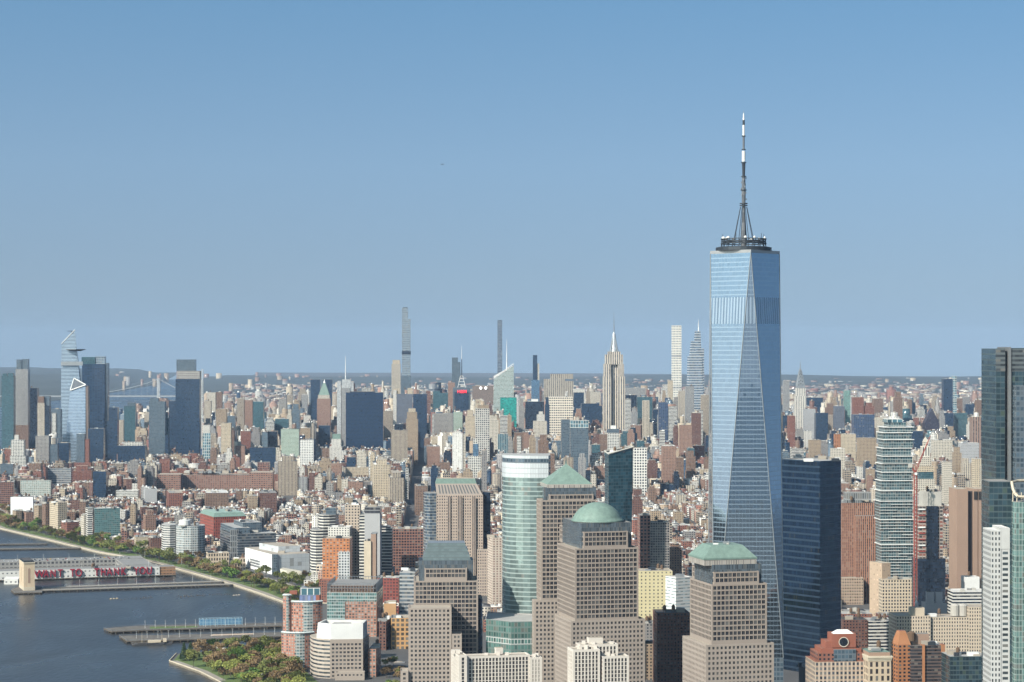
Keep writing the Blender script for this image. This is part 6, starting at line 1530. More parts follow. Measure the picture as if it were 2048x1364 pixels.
B('dark red brick office', 'dark red brick office block with pale top bands behind the steel-screened block', 'maroon_brick', rect3(755, 797, 802, 2650, -3), 1156, 2650, 1215, 'roof_silver', g=4)
B('pale blue-grey glass wedge', 'pale grey-blue glass block with diagonal bands beside the ziggurat-roofed tower', 'slate_bands', rect(799, 830, 2500, -4, 40), 1144, 2500, 1222, 'roof_silver', g=3)
def orange_tower():
    Y = 2790; p = rect3(645, 699, 705, Y, -3); root = thing('apartment_building', 'orange brick apartment tower with a white gridded inset bay', 'apartment building', (*centre(p), LAND))
    block(root, 'wall', p, LAND, Zv(1077, Y), 'orange_tower', 'roof_gravel'); block(root, 'white_bay', rect(677, 699.3, Y - 1.2, -3, 1.4), LAND, Zv(1103, Y), 'white_bay', 'roof_gravel', .3); gear(root, p, Zv(1077, Y), 3, 3)
    block(root, 'low_wing', rect(638, 662, Y - 22, -3, 18), LAND, Zv(1160, Y - 22), 'red_brick', 'roof_red'); claim([p], 638, 706, Y - 22, 1075, 1166, 'orange brick tower')
orange_tower()
B('white curved-roof building', 'white building with a curved gable roof behind the orange brick tower', 'white_brick', rect3(656, 699, 705, 2920, -4), 1054, 2920, 1080, 'roof_white', g=2)
def banded_curve():
    Y = 3050; root = thing('office_building', 'curving office building of dark and white horizontal bands', 'building', (*P(645, Y + 20), LAND))
    q = [P(620, Y + 20), P(623, Y + 6), P(632, Y), P(646, Y + 2), P(660, Y + 8), P(668, Y + 30), P(630, Y + 50)]
    z1 = Zv(1060, Y); block(root, 'lower_floors', q, LAND, z1, 'dark_bands', 'roof_grey', 0); block(root, 'upper_floors', [(x + 9, y + 8) for x, y in scale_poly(q, .86)], z1, Zv(1031, Y), 'dark_bands', 'roof_grey', .6)
    block(root, 'glass_house', rect(652, 672, Y + 24, 0, 16), z1, Zv(1016, Y + 24), 'slate_glass', 'roof_grey'); claim([q], 620, 672, Y, 1016, 1112, 'curving banded office')
banded_curve()
B('beige square-window tower', 'beige tower with columns of dark square windows and a stepped top', 'beige_sq', rect(690, 720, 2950, 0, 26), 1010, 2950, 1110, 'roof_gravel', g=4)
def grey_slab():
    Y = 2900; root = thing('office_building', 'grey blank-fronted slab with black bands at the top and a striped left end', 'building', (*P(742, Y + 15), LAND)); p = rect(729, 760, Y, -2, 24)
    block(root, 'blank_front', p, LAND, Zv(1027, Y), 'plain_pale_grey', 'roof_grey', 0); block(root, 'banded_end', rect(718.5, 729, Y + 2, -2, 22), LAND, Zv(1030, Y), 'dark_bands', 'roof_grey'); block(root, 'dark_top', scale_poly(p, 1.01), Zv(1027, Y), Zv(1014, Y), 'black_bands', 'roof_grey'); gear(root, p, Zv(1014, Y), 4, 9)
    claim([p], 718, 761, Y, 1012, 1085, 'grey blank slab')
grey_slab()
B('cream blank-ended block', 'cream block with blank ends and a dark glass middle below the grey blank slab', 'cream_plain', rect(728, 742, 2800, 0, 24), 1082, 2800, 1115, 'roof_gravel', g=2)
B('dark middle annex', 'dark brown block joined to the right of the cream blank-ended block', 'brown_panel', rect(742, 752, 2802, 0, 24), 1068, 2802, 1115, 'roof_grey', g=1)
B('black and white low block', 'low block of black and white bands below the long loft row', 'dark_bands', rect(761, 784, 2950, 0, 24), 1056, 2950, 1090, 'roof_silver', g=4)
B('brown loft row', 'wide brown loft building with big square windows left of the green-edged slab', 'brick_loft', rect(786, 846, 3050, 2, 30), 1058, 3050, 1085, 'roof_gravel', g=7)
B('balcony apartment stack', 'narrow white and brown apartment stack with balconies beside the curved glass tower', 'balcony_stack', rect2(975, 985, 1004, 2600, 12), 1076, 2600, 1215, 'roof_gravel', g=3)
def white_box():
    Y = 3107; root = thing('warehouse', 'big white windowless building with a grey side and a low roof plant box', 'building', (*P(555, Y + 40), LAND))
    a, b, c_ = P(490, 3225), P(548, Y), P(619, Y + 28); d = (a[0] + c_[0] - b[0], a[1] + c_[1] - b[1]); p = [b, c_, d, a]; zt = Zv(1110, Y)
    mb = MB(); ms = [1, 0, 0, 0]
    for i in range(4):
        s, e = p[i], p[(i + 1) % 4]; k = round(math.dist(s, e) / 6); mb.face([(*s, LAND), (*e, LAND), (*e, zt), (*s, zt)], [(0, 0), (k, 0), (k, 5), (0, 5)], ms[i])
    mb.face([(*q, zt) for q in p], None, 2); mb.build('wall', ['white_panels', 'grey_panels', 'roof_gravel'], root)
    block(root, 'corner_pier', scale_poly([(b[0] - 3, b[1] - 1), (b[0] + 5, b[1] + 0.5), (b[0] + 5, b[1] + 8), (b[0] - 3, b[1] + 8)], 1), LAND, zt + .8, 'slate_glass', 'roof_grey', 0)
    q = scale_poly(p, .62, .5); block(root, 'plant_box', [(x + 4, y) for x, y in q], zt, zt + 9, 'grey_panels', 'roof_gravel', .4)
    for f in range(3): 
        k0, k1 = (.18, .52); e = [(a[0] + (b[0] - a[0]) * k, a[1] + (b[1] - a[1]) * k - .25) for k in (k0, k1)]; z = zt - 17 - f * 4
        mb = MB(); mb.face([(e[0][0], e[0][1], z), (e[1][0], e[1][1], z), (e[1][0], e[1][1], z + 3), (e[0][0], e[0][1], z + 3)]); mb.build('louvre', ['steel'], root)
    gear(root, p, zt, 6, 11); claim([p], 490, 622, Y, 1095, 1162, 'white windowless building')
white_box()
def sail():
    Y = 3015; root = thing('salt_shed', 'small faceted cream concrete building shaped like a crystal by the highway', 'building', (*P(582, Y + 8), LAND))
    p = [P(564, Y + 4), P(577, Y), P(604, Y + 8), P(600, Y + 24), P(568, Y + 22)]; t = [P(560, Y + 6), P(573, Y + 2), P(604, Y + 10), P(598, Y + 22), P(566, Y + 22)]; z = [20, 17.5, 15.5, 16, 20]
    mb = MB()
    for i in range(5):
        j = (i + 1) % 5; m = ((p[i][0] + p[j][0]) / 2, (p[i][1] + p[j][1]) / 2 - .8, 8)
        A, B_, C_, D = (*p[i], LAND), (*p[j], LAND), (*t[j], z[j]), (*t[i], z[i])
        for f in ((A, B_, m), (B_, C_, m), (C_, D, m), (D, A, m)): mb.face(list(f))
    mb.face([(*t[i], z[i]) for i in range(5)]); mb.build('shell', ['cream_concrete'], root); claim([p], 560, 604, Y, 1138, 1170, 'cream crystal shed')
sail()
def dark_complex():
    Y = 3340; root = thing('office_complex', 'dark grey glass office complex with stepped roofs full of plant beside the highway', 'building', (*P(500, Y + 30), LAND))
    p = rect2(440, 476, 552, Y, 20); block(root, 'main_block', p, LAND, Zv(1068, Y), 'dark_office', 'roof_silver'); 
    q = rect2(441, 470, 500, Y + 10, 20); block(root, 'upper_block', q, Zv(1068, Y) - .8, Zv(1056, Y + 10), 'slate_glass', 'roof_silver'); block(root, 'roof_house', scale_poly(p, .5), Zv(1068, Y) - .8, Zv(1046, Y + 30), 'slate_glass', 'roof_silver')
    block(root, 'mesh_front', [(x - .6, y - 1.2) for x, y in rect(462, 478, Y + 4, 20, 3)], LAND, Zv(1060, Y), 'steel_frame', 'roof_grey')
    gear(root, p, Zv(1068, Y), 16, 12); gear(root, scale_poly(p, .5), Zv(1046, Y + 30), 6, 14)
    claim([p], 436, 556, Y, 1046, 1118, 'dark grey glass complex')
    for i, (a, c_, b, v, yy) in enumerate(((412, 416, 458, 1106, 3250), (466, 469, 491, 1117, 3190))):
        B(('long cream arcade', 'short cream arcade')[i], ('long' if i == 0 else 'short') + ' low cream building with a row of dark openings facing the highway', 'cream_open', rect2(a, c_, b, yy, 16), v, yy, 1140, 'roof_gravel', g=3)
dark_complex()
def round_white():
    Y = 3370; root = thing('apartment_building', 'white round-cornered apartment building with a gridded glass drum and banded wing', 'apartment building', (*P(368, Y + 20), LAND))
    block(root, 'banded_wing', [P(323, Y + 24), P(327, Y + 6), P(340, Y + 1), P(351, Y + 6), P(352, Y + 36), P(326, Y + 38)], LAND, Zv(1050, Y), 'dark_bands2', 'roof_silver')
    fr = [P(351, Y + 8), P(357, Y + 1), P(368, Y - 4), P(382, Y - 5), P(396, Y - 1), P(406, Y + 7), P(410, Y + 18), P(408, Y + 36), P(354, Y + 38)]
    block(root, 'glass_drum', fr, LAND, Zv(1052, Y), 'white_mullions', 'roof_silver'); c = P(369, Y + 16); mb = MB(); mb.lathe(c, [(9, Zv(1052, Y)), (9, Zv(1042, Y)), (0, Zv(1041, Y))], 16); mb.build('roof_drum', ['white_paint'], root)
    gear(root, fr, Zv(1052, Y), 6, 5); claim([fr], 323, 411, Y, 1041, 1122, 'white round apartments')
round_white()
def green_top():
    Y = 3620; p = rect2(400, 427, 492, Y, 22); root = thing('brick_building', 'long red brick building with round-headed windows and a pale green roof', 'building', (*centre(p), LAND)); zt = Zv(1034, Y)
    block(root, 'wall', p, LAND, zt, 'archive_brick', 'copper', 0); block(root, 'green_roof', scale_poly(p, 1.01), zt, Zv(1025, Y + 12), 'copper', 'copper_pale', 0, top=scale_poly(p, .86)); gear(root, scale_poly(p, .6), Zv(1025, Y + 12), 5, 2)
    claim([p], 400, 492, Y, 1022, 1078, 'red brick building with green roof')
green_top()
def warehouse_row():
    Y = 4950; root = thing('warehouse', 'very long brown brick warehouse block with several wings and wide windows', 'building', (*P(430, Y + 40), LAND))
    for nm, a, b, v, dy in (('left_wing', 313, 361, 949, -60), ('middle_block', 361, 498, 950, 0), ('right_wing', 498, 545, 945, -40), ('upper_storeys', 380, 430, 941, 30)): block(root, nm, rect(a, b, Y + dy, YM, 55), LAND, Zv(v, Y + dy), 'ware_brick', 'roof_gravel')
    gear(root, rect(320, 540, Y, YM, 50), Zv(947, Y), 26, 3, 1.7); claim([rect(313, 545, Y - 60, YM, 120)], 313, 545, Y - 60, 941, 985, 'long brick warehouse')
warehouse_row()
VILLAGE = [
 ('left-edge red loft', 'red brick loft block with white window frames at the left edge', 'brick_loft', (0, 0, 27), 964, 4150, 1015, 8),
 ('left-edge dark-ribbed block', 'dark slanted-front glass block at the left edge above the red loft', 'slate_glass', (0, 0, 26), 928, 4900, 958, 4),
 ('teal-and-white hotel slab', 'pale slab hotel with teal and white panels left of the banded glass office', 'hotel_panels', (41, 41, 101), 961, 4350, 998, 6),
 ('banded glass office', 'banded grey glass office with a pinkish flat roof', 'slate_bands', (93, 93, 142), 937, 4900, 975, 4),
 ('stepped red block', 'red brick stepped block left of the dark slim glass tower', 'red_brick', (143, 143, 183), 941, 4950, 968, 4),
 ('dark slim village tower', 'dark slim glass tower alone among low brick blocks', 'navy_glass', (186, 186, 212), 943, 4450, 1002, 4),
 ('white deep-window block', 'white block with a grid of deep dark windows above the village', 'white_grid', (232, 232, 276), 981, 4300, 1002, 3),
 ('white metal museum', 'white metal-clad museum with sloping sides by the river park', 'white_panels', (21, 28, 66), 994, 3900, 1038, 10),
 ('cream and white loft', 'cream-sided loft with a bright white front behind the river trees', 'cream_stone', (99, 116, 134), 1005, 3720, 1058, 35),
 ('tan loft pair', 'tan brick loft beside the white metal museum', 'tan_brick', (25, 32, 43), 1022, 3750, 1048, 30),
 ('brown loft by museum', 'red-brown loft right of the tan brick loft near the museum', 'pink_brick', (43, 52, 67), 1024, 3720, 1048, 30),
 ('tan tall loft', 'tall tan loft left of the cream-sided loft', 'tan_brick', (68, 77, 88), 1011, 3730, 1053, 32),
 ('brown slim loft', 'brown slim loft between the tan loft and the cream-sided loft', 'brown_brick', (84, 91, 99), 1007, 3740, 1055, 32),
 ('brick low block by trees', 'low red brick block behind the river trees right of the cream-sided loft', 'red_brick', (122, 134, 158), 1044, 3560, 1070, 30),
 ('teal glass corner towers', 'teal glass apartment tower with white corner strips above the highway trees', 'teal_village', (186, 190, 240), 1017, 3560, 1076, 20),
 ('white strip tower', 'white-cornered glass apartment tower left of the teal apartment tower', 'white_bands', (176, 176, 185), 1016, 3540, 1076, 20),
 ('pale low apartments', 'pale grey apartment block left of the white-cornered glass tower', 'pale_stone', (162, 168, 177), 1030, 3520, 1074, 28),
 ('salmon slim block', 'salmon brick slim block with a stepped top in the dark village', 'pink_brick', (286, 291, 312), 1030, 3480, 1068, 20),
 ('black village block', 'dark brick block behind the salmon slim block', 'dark_brick', (280, 283, 314), 1014, 3650, 1044, 20),
 ('grey blank village slab', 'grey blank slab above the dark brick village block', 'plain_pale_grey', (287, 290, 314), 978, 4250, 1010, 12),
 ('cream low corner', 'low cream corner block by the highway left of the white round apartments', 'cream_stone', (268, 272, 300), 1074, 3330, 1096, 16),
 ('brick low corner', 'low brown brick block between the cream corner block and the white round apartments', 'dark_brick', (296, 301, 323), 1076, 3310, 1104, 16),
 ('red twin tower', 'red brick apartment tower in front of the long brick warehouse', 'red_brick', (333, 338, 366), 986, 4250, 1020, 12),
 ('brown court building', 'brown brick court apartment building in front of the long brick warehouse', 'brown_brick', (409, 412, 457), 986, 4200, 1020, 10),
 ('tan village tower', 'tan narrow apartment block right of the brown court building', 'tan_brick', (494, 497, 515), 992, 4150, 1024, 10),
 ('dark red court tower', 'dark red brick apartment block at the right end of the long warehouse', 'dark_brick', (516, 520, 554), 986, 4180, 1024, 10),
 ('tan wide tower by warehouse', 'tan stepped apartment tower right of the long brick warehouse', 'tan_stripes', (556, 560, 595), 922, 4800, 1000, 6),
 ('cream avenue tower', 'cream apartment tower with a stepped crown left of the avenue canyon', 'cream_stone', (745, 748, 781), 929, 4500, 1000, 6),
 ('tan avenue tower', 'sunlit tan apartment tower with setbacks beside the avenue canyon', 'tan_stripes', (776, 780, 808), 956, 4400, 1010, 5),
 ('cream wide loft', 'wide cream loft with arched top floor above the village roofs', 'cream_stone', (692, 694, 737), 935, 4700, 960, 4),
 ('red brick avenue block', 'reddish brick block on the right side of the avenue canyon', 'pink_brick', (853, 855, 880), 893, 5300, 940, 4),
 ('brown avenue corner', 'brown brick apartment block with a corner tower right of the avenue canyon', 'brown_brick', (829, 832, 855), 972, 4150, 1030, 5),
]
for sn, lab, fc, (a, c_, b), vt, Y, vb, yaw in VILLAGE:
    Y = max(Y, gy(vb + 3))
    p = rect2(a, c_, b, Y, yaw) if c_ > a and math.tan(R(yaw)) > -(a - CX) / F + .02 else rect(a, b, Y, yaw, 28)
    r = B(sn, lab, fc, p, vt, Y, vb, rng.choice(ROOFS[:5]), 'building', 'building', 4)
    if 'stepped' in lab or 'setbacks' in lab: block(r, 'upper_block', scale_poly(p, .6), Zv(vt, Y) - 1, Zv(vt - 9, Y), fc, 'roof_gravel', .4)

B('teal-topped brick annex', 'low brick block with a teal glass top beside the white-crowned beige block', 'bp_brick2', rect3(737, 752, 762, 2140, -3), 1298, 2140, 1364, 'roof_grey', g=3)
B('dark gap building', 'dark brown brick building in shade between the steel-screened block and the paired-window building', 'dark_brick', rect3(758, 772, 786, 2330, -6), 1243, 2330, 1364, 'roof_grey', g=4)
B('low shaded street block', 'low dark block on the shaded street left of the ziggurat-roofed tower', 'brown_brick', rect(786, 816, 2230, 0, 26), 1330, 2230, 1364, 'roof_dark', g=4)
plain('cage_blue', (.40, .58, .70), .5); plain('cage_screen', (.10, .24, .40), .7)
facade('vent_stone', (.62, .50, .36), (.36, .27, .19), .24, .86, 9, 60, rough=.85, grough=.85, blinds=0, gvar=.1)
facade('shed_grey', (.34, .33, .32), (.05, .05, .055), .6, .5, 6, 6.5, blinds=.15)
facade('shed_white', (.74, .73, .70), (.10, .10, .11), .40, .30, 6, 6.5, blinds=.2); facade('shed_brown', (.36, .20, .11), (.06, .045, .04), .8, .3, 5, 4)
plain('tyre', (.02, .02, .02), .9)
plain('sand', (.58, .45, .35), .95)
plain('yellow_paint', (.70, .52, .22), .6)
plain('bridge_steel', (.44, .45, .46), .6); plain('letter_red', (.36, .02, .045), .6); plain('bridge_grey', (.30, .31, .32), .8)
plain('bark', (.13, .10, .075), .9)
# ------------------------------------------------------------------ piers, sign, vent tower, boats
def pier(label, pts, zd, name='pier', mat='pier_deck', piles=9.0, rail=True):
    """pts: deck outline; z: deck height; on piles"""
    root = thing(name, label, 'pier', (*centre(pts), 0)); mb = MB(); mb.prism(pts, zd - 1.1, zd, 5, 3, 1, 0); mb.face([(*p, zd - 1.1) for p in pts[::-1]], None, 1); mb.build('deck', [mat, 'timber'], root)
    mb = MB(); rl = MB()
    for a, b in zip(pts, pts[1:] + pts[:1]):
        L = math.dist(a, b); n = max(1, int(L / piles))
        for k in range(n):
            t = (k + .5) / n; x, y = a[0] + (b[0] - a[0]) * t, a[1] + (b[1] - a[1]) * t; c = centre(pts); x += (c[0] - x) * .002; y += (c[1] - y) * .01
            mb.bar((x, y, -1.5), (x, y, zd - 1.0), .55, 0, 6)
            if k % 2 == 0: rl.bar((x, y, zd), (x, y, zd + 1.1), .1)
        rl.bar((*a, zd + 1.05), (*b, zd + 1.05), .14)
    o = mb.build('piles', ['timber'], root); o['kind'] = 'stuff'
    if rail: rl.build('railing', ['steel'], root)
    return root
def ccw(p):
    a = sum(p[i][0] * p[(i + 1) % len(p)][1] - p[(i + 1) % len(p)][0] * p[i][1] for i in range(len(p))); return p if a > 0 else p[::-1]
POLE = None
def pole(x, y, z, h, where):
    global POLE
    if POLE is None:
        POLE = thing('lamp_post', where, 'lamp post', (x, y, z), 'lamp posts on the piers')
        mb = MB(); mb.bar((x, y, z), (x, y, z + h), .16, 0, 6, .1); mb.build('post', ['white_paint'], POLE); mb = MB(); mb.bar((x - .9, y, z + h), (x + .9, y, z + h), .16); mb.build('lamp_head', ['steel'], POLE); return
    o = copy_tree(POLE); o.location = (x, y, z); o.scale = (1, 1, h / POLE_H); o['label'] = where
POLE_H = 9.0
def along(a, b, n, f):
    for k in range(n):
        t = (k + .5) / n; f(a[0] + (b[0] - a[0]) * t, a[1] + (b[1] - a[1]) * t)
# vent tower and its causeways
pier('long narrow white causeway from the stone vent tower to the esplanade', ccw([G(84, 1185), G(466, 1172.5), G(466, 1170.3), G(84, 1182)]), 2.6, 'causeway', 'promenade', 10)
pier('second railed walkway behind the causeway to the stone vent tower', ccw([G(84, 1180.5), G(446, 1167.6), G(446, 1165.4), G(84, 1177.5)]), 3.0, 'causeway', 'promenade', 10)
along(G(140, 1178), G(440, 1166), 8, lambda x, y: pole(x, y, 3, 9.0, 'white lamp post in the row along the causeway to the vent tower'))
pier('low stone platform under the vent tower in the river', ccw([G(22, 1183), G(30, 1189), G(84, 1188), G(86, 1176), G(40, 1174)]), 2.2, 'pier', 'pier_deck', 6)
def vent_tower():
    Y = 2905; p = rect2(38.5, 47.5, 69.5, Y, 20); root = thing('vent_tower', 'square tan stone ventilation tower standing in the river on its own platform', 'tower', (*centre(p), 2.2)); zt = Zv(1127, Y)
    block(root, 'plinth', scale_poly(p, 1.04), 2.2, 7, 'stone_pale', 'stone_pale', 0); block(root, 'shaft', p, 7, zt, 'vent_stone', 'stone_pale', 0, cap=False)
    block(root, 'cornice', scale_poly(p, 1.04), zt, zt + 1.6, 'stone_pale', 'roof_dark', .8); block(root, 'louvre_house', scale_poly(p, .86), zt + .8, zt + 3.6, 'dark_steel', 'roof_dark', 0)
    for k in range(4):
        a, b = p[k], p[(k + 1) % 4]; m = ((a[0] + b[0]) / 2, (a[1] + b[1]) / 2); d = Vector((b[0] - a[0], b[1] - a[1])).normalized(); nn = Vector((d.y, -d.x)); mb = MB()
        f = lambda u, o, z: (m[0] + d.x * u + nn.x * o, m[1] + d.y * u + nn.y * o, z)
        mb.face([f(-1.6, .06, 12), f(1.6, .06, 12), f(1.6, .06, zt - 8), f(0, .06, zt - 6), f(-1.6, .06, zt - 8)]); mb.build('louvre_slot', ['brown_panel'], root)
    claim([p], 36, 72, Y, 1120, 1186, 'stone vent tower')
vent_tower()
# the big square pier shed with the red sign
def pier_shed():
    # front line from pixel 0 to 353
    A, B_ = G(-60, 1165.5), G(353, 1152.5); d = Vector((B_[0] - A[0], B_[1] - A[1])); L = d.length; d.normalize(); n = Vector((-d.y, d.x))
    q = lambda u, o: (A[0] + d.x * u + n.x * o, A[1] + d.y * u + n.y * o)
    pier('broad pier deck under the white shed with the red sign', ccw([q(0, 0), q(L, 0), q(L, 215), q(0, 215)]), 2.4, 'pier', 'pier_deck', 12, False)
    root = thing('pier_shed', 'long white two-storey pier shed with rooftop parking and a brown corner', 'pier shed', (*q(L / 2, 100), 2.4)); W_ = L - 24
    zt = 14.5
    block(root, 'front_wing', [q(0, 2), q(W_, 2), q(W_, 40), q(0, 40)], 2.4, zt, 'shed_white', 'roof_grey', 1.0)
    block(root, 'rear_wing', [q(0, 170), q(W_, 170), q(W_, 212), q(0, 212)], 2.4, 11.5, 'shed_grey', 'roof_grey', 1.0); block(root, 'end_wing', [q(W_ - 42, 40.2), q(W_, 40.2), q(W_, 169.8), q(W_ - 42, 169.8)], 2.4, 11.5, 'shed_grey', 'roof_grey', 1.0)
    block(root, 'brown_corner', [q(W_ + .3, 3), q(L - 1, 3), q(L - 1, 30), q(W_ + .3, 30)], 2.4, 14, 'shed_brown', 'roof_grey', .6)
    sg = thing('sign', 'giant red letters reading WANT TO THANK YOU along the white shed front', 'sign', (*q(0, 1.2), 4)); r0 = Vector(sg.location)
    ang = math.atan2(d.y, d.x)
    def letter(ch, pl, pr):
        # letter centre where its pixel column meets the front line
        pm = (pl + pr) / 2; k = (pm - CX) / F; u = (k * A[1] - A[0]) / (d.x - k * d.y); w = (pr - pl) / F * 3080
        cu = bpy.data.curves.new('letter', 'FONT'); cu.body = ch; cu.size = 15.4; cu.align_x = 'CENTER'; cu.extrude = .9; cu.offset = .14
        ob = bpy.data.objects.new('letter', cu); me = bpy.data.meshes.new_from_object(ob); bpy.data.objects.remove(ob)
        for v in me.vertices: v.co.x *= w / (.72 * 16.2)
        me.materials.clear(); me.materials.append(MATS['letter_red']); o = bpy.data.objects.new('letter', me); COL.objects.link(o); o.parent = sg
        o.location = Vector((*q(u, .2), 4.4)) - r0; o.rotation_euler = (R(90), 0, ang)
    for ch, a, b in (('W', 71, 86), ('A', 87, 98), ('N', 100, 112), ('T', 114, 127), ('T', 139, 151), ('O', 151, 164), ('T', 187, 200), ('H', 201, 212), ('A', 213, 225), ('N', 227, 239), ('K', 241, 253), ('Y', 266, 279), ('O', 279, 291), ('U', 292, 305)): letter(ch, a, b)
    r = random.Random(3); gear(root, [q(L * .45, 4), q(W_, 4), q(W_, 30), q(L * .45, 30)], zt - 1, 6, 2)
    for o_, cnt in ((180, 34), (198, 34)):
        for k in range(cnt):
            if r.random() < .8: car(*q(60 + k * (W_ - 70) / cnt, o_), ang + math.pi / 2, 10.5, 'parked cars on the pier shed roof', '{} car in the rooftop rows of the white pier shed')
    for k in range(7): pole(*q(80 + k * 38, 188), 10.5, 9, 'white lamp post above the parked cars on the pier shed roof')
    for k in range(5): pole(*q(110 + k * 48, 30), zt - 1, 8, 'white lamp post on the shed roof behind the red letters')
CARS = {}
CARCOL = [('white', (.75, .75, .74)), ('silver', (.50, .51, .52)), ('black', (.03, .03, .032)), ('grey', (.20, .205, .21)), ('dark blue', (.04, .06, .12)), ('red', (.33, .04, .035)), ('yellow', (.70, .42, .05))]
for nme, c in CARCOL: plain('car_' + nme.replace(' ', '_'), c, .25, .2, 0, 1, .6)
rc = random.Random(99)
def car(x, y, ang, z, group, lab):
    nme = rc.choices(CARCOL, (30, 20, 22, 18, 8, 6, 4))[0][0]
    if nme not in CARS:
        root = thing('parked_car', 'x x x x', 'car', (0, 0, 0), group); prof = [(-2.2, .35), (2.2, .35), (2.25, .75), (1.3, .9), (.55, 1.45), (-1.3, 1.45), (-2.0, .95), (-2.25, .85)]
        mb = MB(); w = .88; fr = [(a, -w, b) for a, b in prof]; bk = [(a, w, b) for a, b in prof]; mb.face(fr); mb.face(bk[::-1])
        for i in range(8): j = (i + 1) % 8; mb.face([fr[i], bk[i], bk[j], fr[j]][::-1])
        mb.build('body', ['car_' + nme.replace(' ', '_')], root)
        mb = MB(); mb.face([(-1.85, -.9, .97), (1.1, -.9, .95), (.5, -.9, 1.36), (-1.25, -.9, 1.36)]); mb.face([(-1.85, .9, .97), (1.1, .9, .95), (.5, .9, 1.36), (-1.25, .9, 1.36)][::-1]); mb.face([(1.28, -.8, .95), (1.28, .8, .95), (.6, .75, 1.42), (.6, -.75, 1.42)]); o = mb.build('side_windows', ['window_glass'], root)
        for sx in (-1.35, 1.35):
            for sy in (-.86, .86): mb = MB(); mb.bar((sx, sy - .12, .34), (sx, sy + .12, .34), .34, 0, 8); mb.build('wheel', ['tyre'], root)
        CARS[nme] = root; o = root
    else: o = copy_tree(CARS[nme])
    o.location = (x, y, z); o.rotation_euler = (0, 0, ang); o['group'] = group; o['label'] = lab.format(nme)
pier_shed()
# cars on the riverside highway
def on_line(pts, s):
    for a, b in zip(pts, pts[1:]):
        L = math.dist(a, b)
        if s <= L: d = Vector((b[0] - a[0], b[1] - a[1])) / L; return Vector(a) + d * s, d
        s -= L
    return None, None
for k in range(64):
    s = rc.uniform(40, 1150); p, d = on_line(BANK, s)
    if p is None: continue
    off = rc.choice([39, 43, 47, 55, 59, 63]); q = p + Vector((d.y, -d.x)) * off
    car(q.x, q.y, math.atan2(d.y, d.x) + (math.pi if off < 50 else 0), LAND + .12, 'cars on the riverside highway', '{} car driving on the riverside highway between the tree rows')

# finger piers upstream, the two park piers
pier('long thin dark finger pier far upstream at the left edge', ccw([G(-40, 1101.5), G(160, 1099), G(160, 1097.2), G(-40, 1099)]), 2.2, 'pier', 'pier_deck', 10)
pier('short dark finger pier beyond the longer one at the left edge', ccw([G(-40, 1092), G(95, 1090), G(95, 1088.6), G(-40, 1090.4)]), 2.2, 'pier', 'pier_deck', 10)
pier('wooden park pier with a blue ball-court cage', ccw([G(207, 1261.5), G(224, 1268), G(300, 1264.5), G(570, 1256), G(570, 1250), G(273, 1256)]), 2.8, 'pier', 'pier_deck', 8)
pier('park pier with a moored ship and a pale sand court', ccw([G(238, 1276), G(254, 1287), G(354, 1284.5), G(570, 1277), G(570, 1269), G(354, 1274)]), 2.8, 'pier', 'pier_deck', 8)
mb = MB(); mb.face([(*p, 2.86) for p in ccw([G(420, 1276.5), G(508, 1273.5), G(506, 1271.5), G(425, 1273.8)])]); tag(mb.build('sand_court', ['sand']), 'pale pink sand court on the pier with the moored ship', 'court')
for u0, u1, nme in ((290, 410, 'x'),):
    mb = MB(); mb.face([(*p, 2.86) for p in ccw([G(300, 1262.5), G(395, 1259.5), G(395, 1257), G(300, 1258.2)])]); tag(mb.build('lawn', ['park_grass']), kind='structure')
def cage():
    a, b = Vector((*G(400, 1257.5), 2.8)), Vector((*G(485, 1255), 2.8)); d = b - a; L = d.length; d.normalize(); n = Vector((-d.y, d.x, 0)); root = thing('ball_court_cage', 'light blue steel cage of a ball court on the wooden park pier', 'court cage', a); mb = MB()
    up = Vector((0, 0, 8.2)); N_ = 12
    for k in range(N_ + 1):
        p = a + d * (L * k / N_)
        for o in (Vector((0, 0, 0)), n * 12): mb.bar(p + o, p + o + up, .2)
        mb.bar(p + up, p + n * 12 + up, .18)
    for o in (Vector((0, 0, 0)), n * 12):
        for z in (1.2, 4.2, 8.2): mb.bar(a + o + Vector((0, 0, z)), b + o + Vector((0, 0, z)), .17)
    mb.build('steel_frame', ['cage_blue'], root); mb = MB()
    for o in (n * 11.9,):
        mb.face([tuple(a + o), tuple(b + o), tuple(b + o + up * .8), tuple(a + o + up * .8)])
    mb.build('windscreen', ['cage_screen'], root)
cage()
along(G(280, 1262), G(560, 1254), 14, lambda x, y: pole(x, y, 2.8, 9, 'white lamp post along the park pier with the blue cage'))
along(G(262, 1282), G(560, 1274), 14, lambda x, y: pole(x, y, 2.8, 8, 'white lamp post along the pier with the moored ship'))
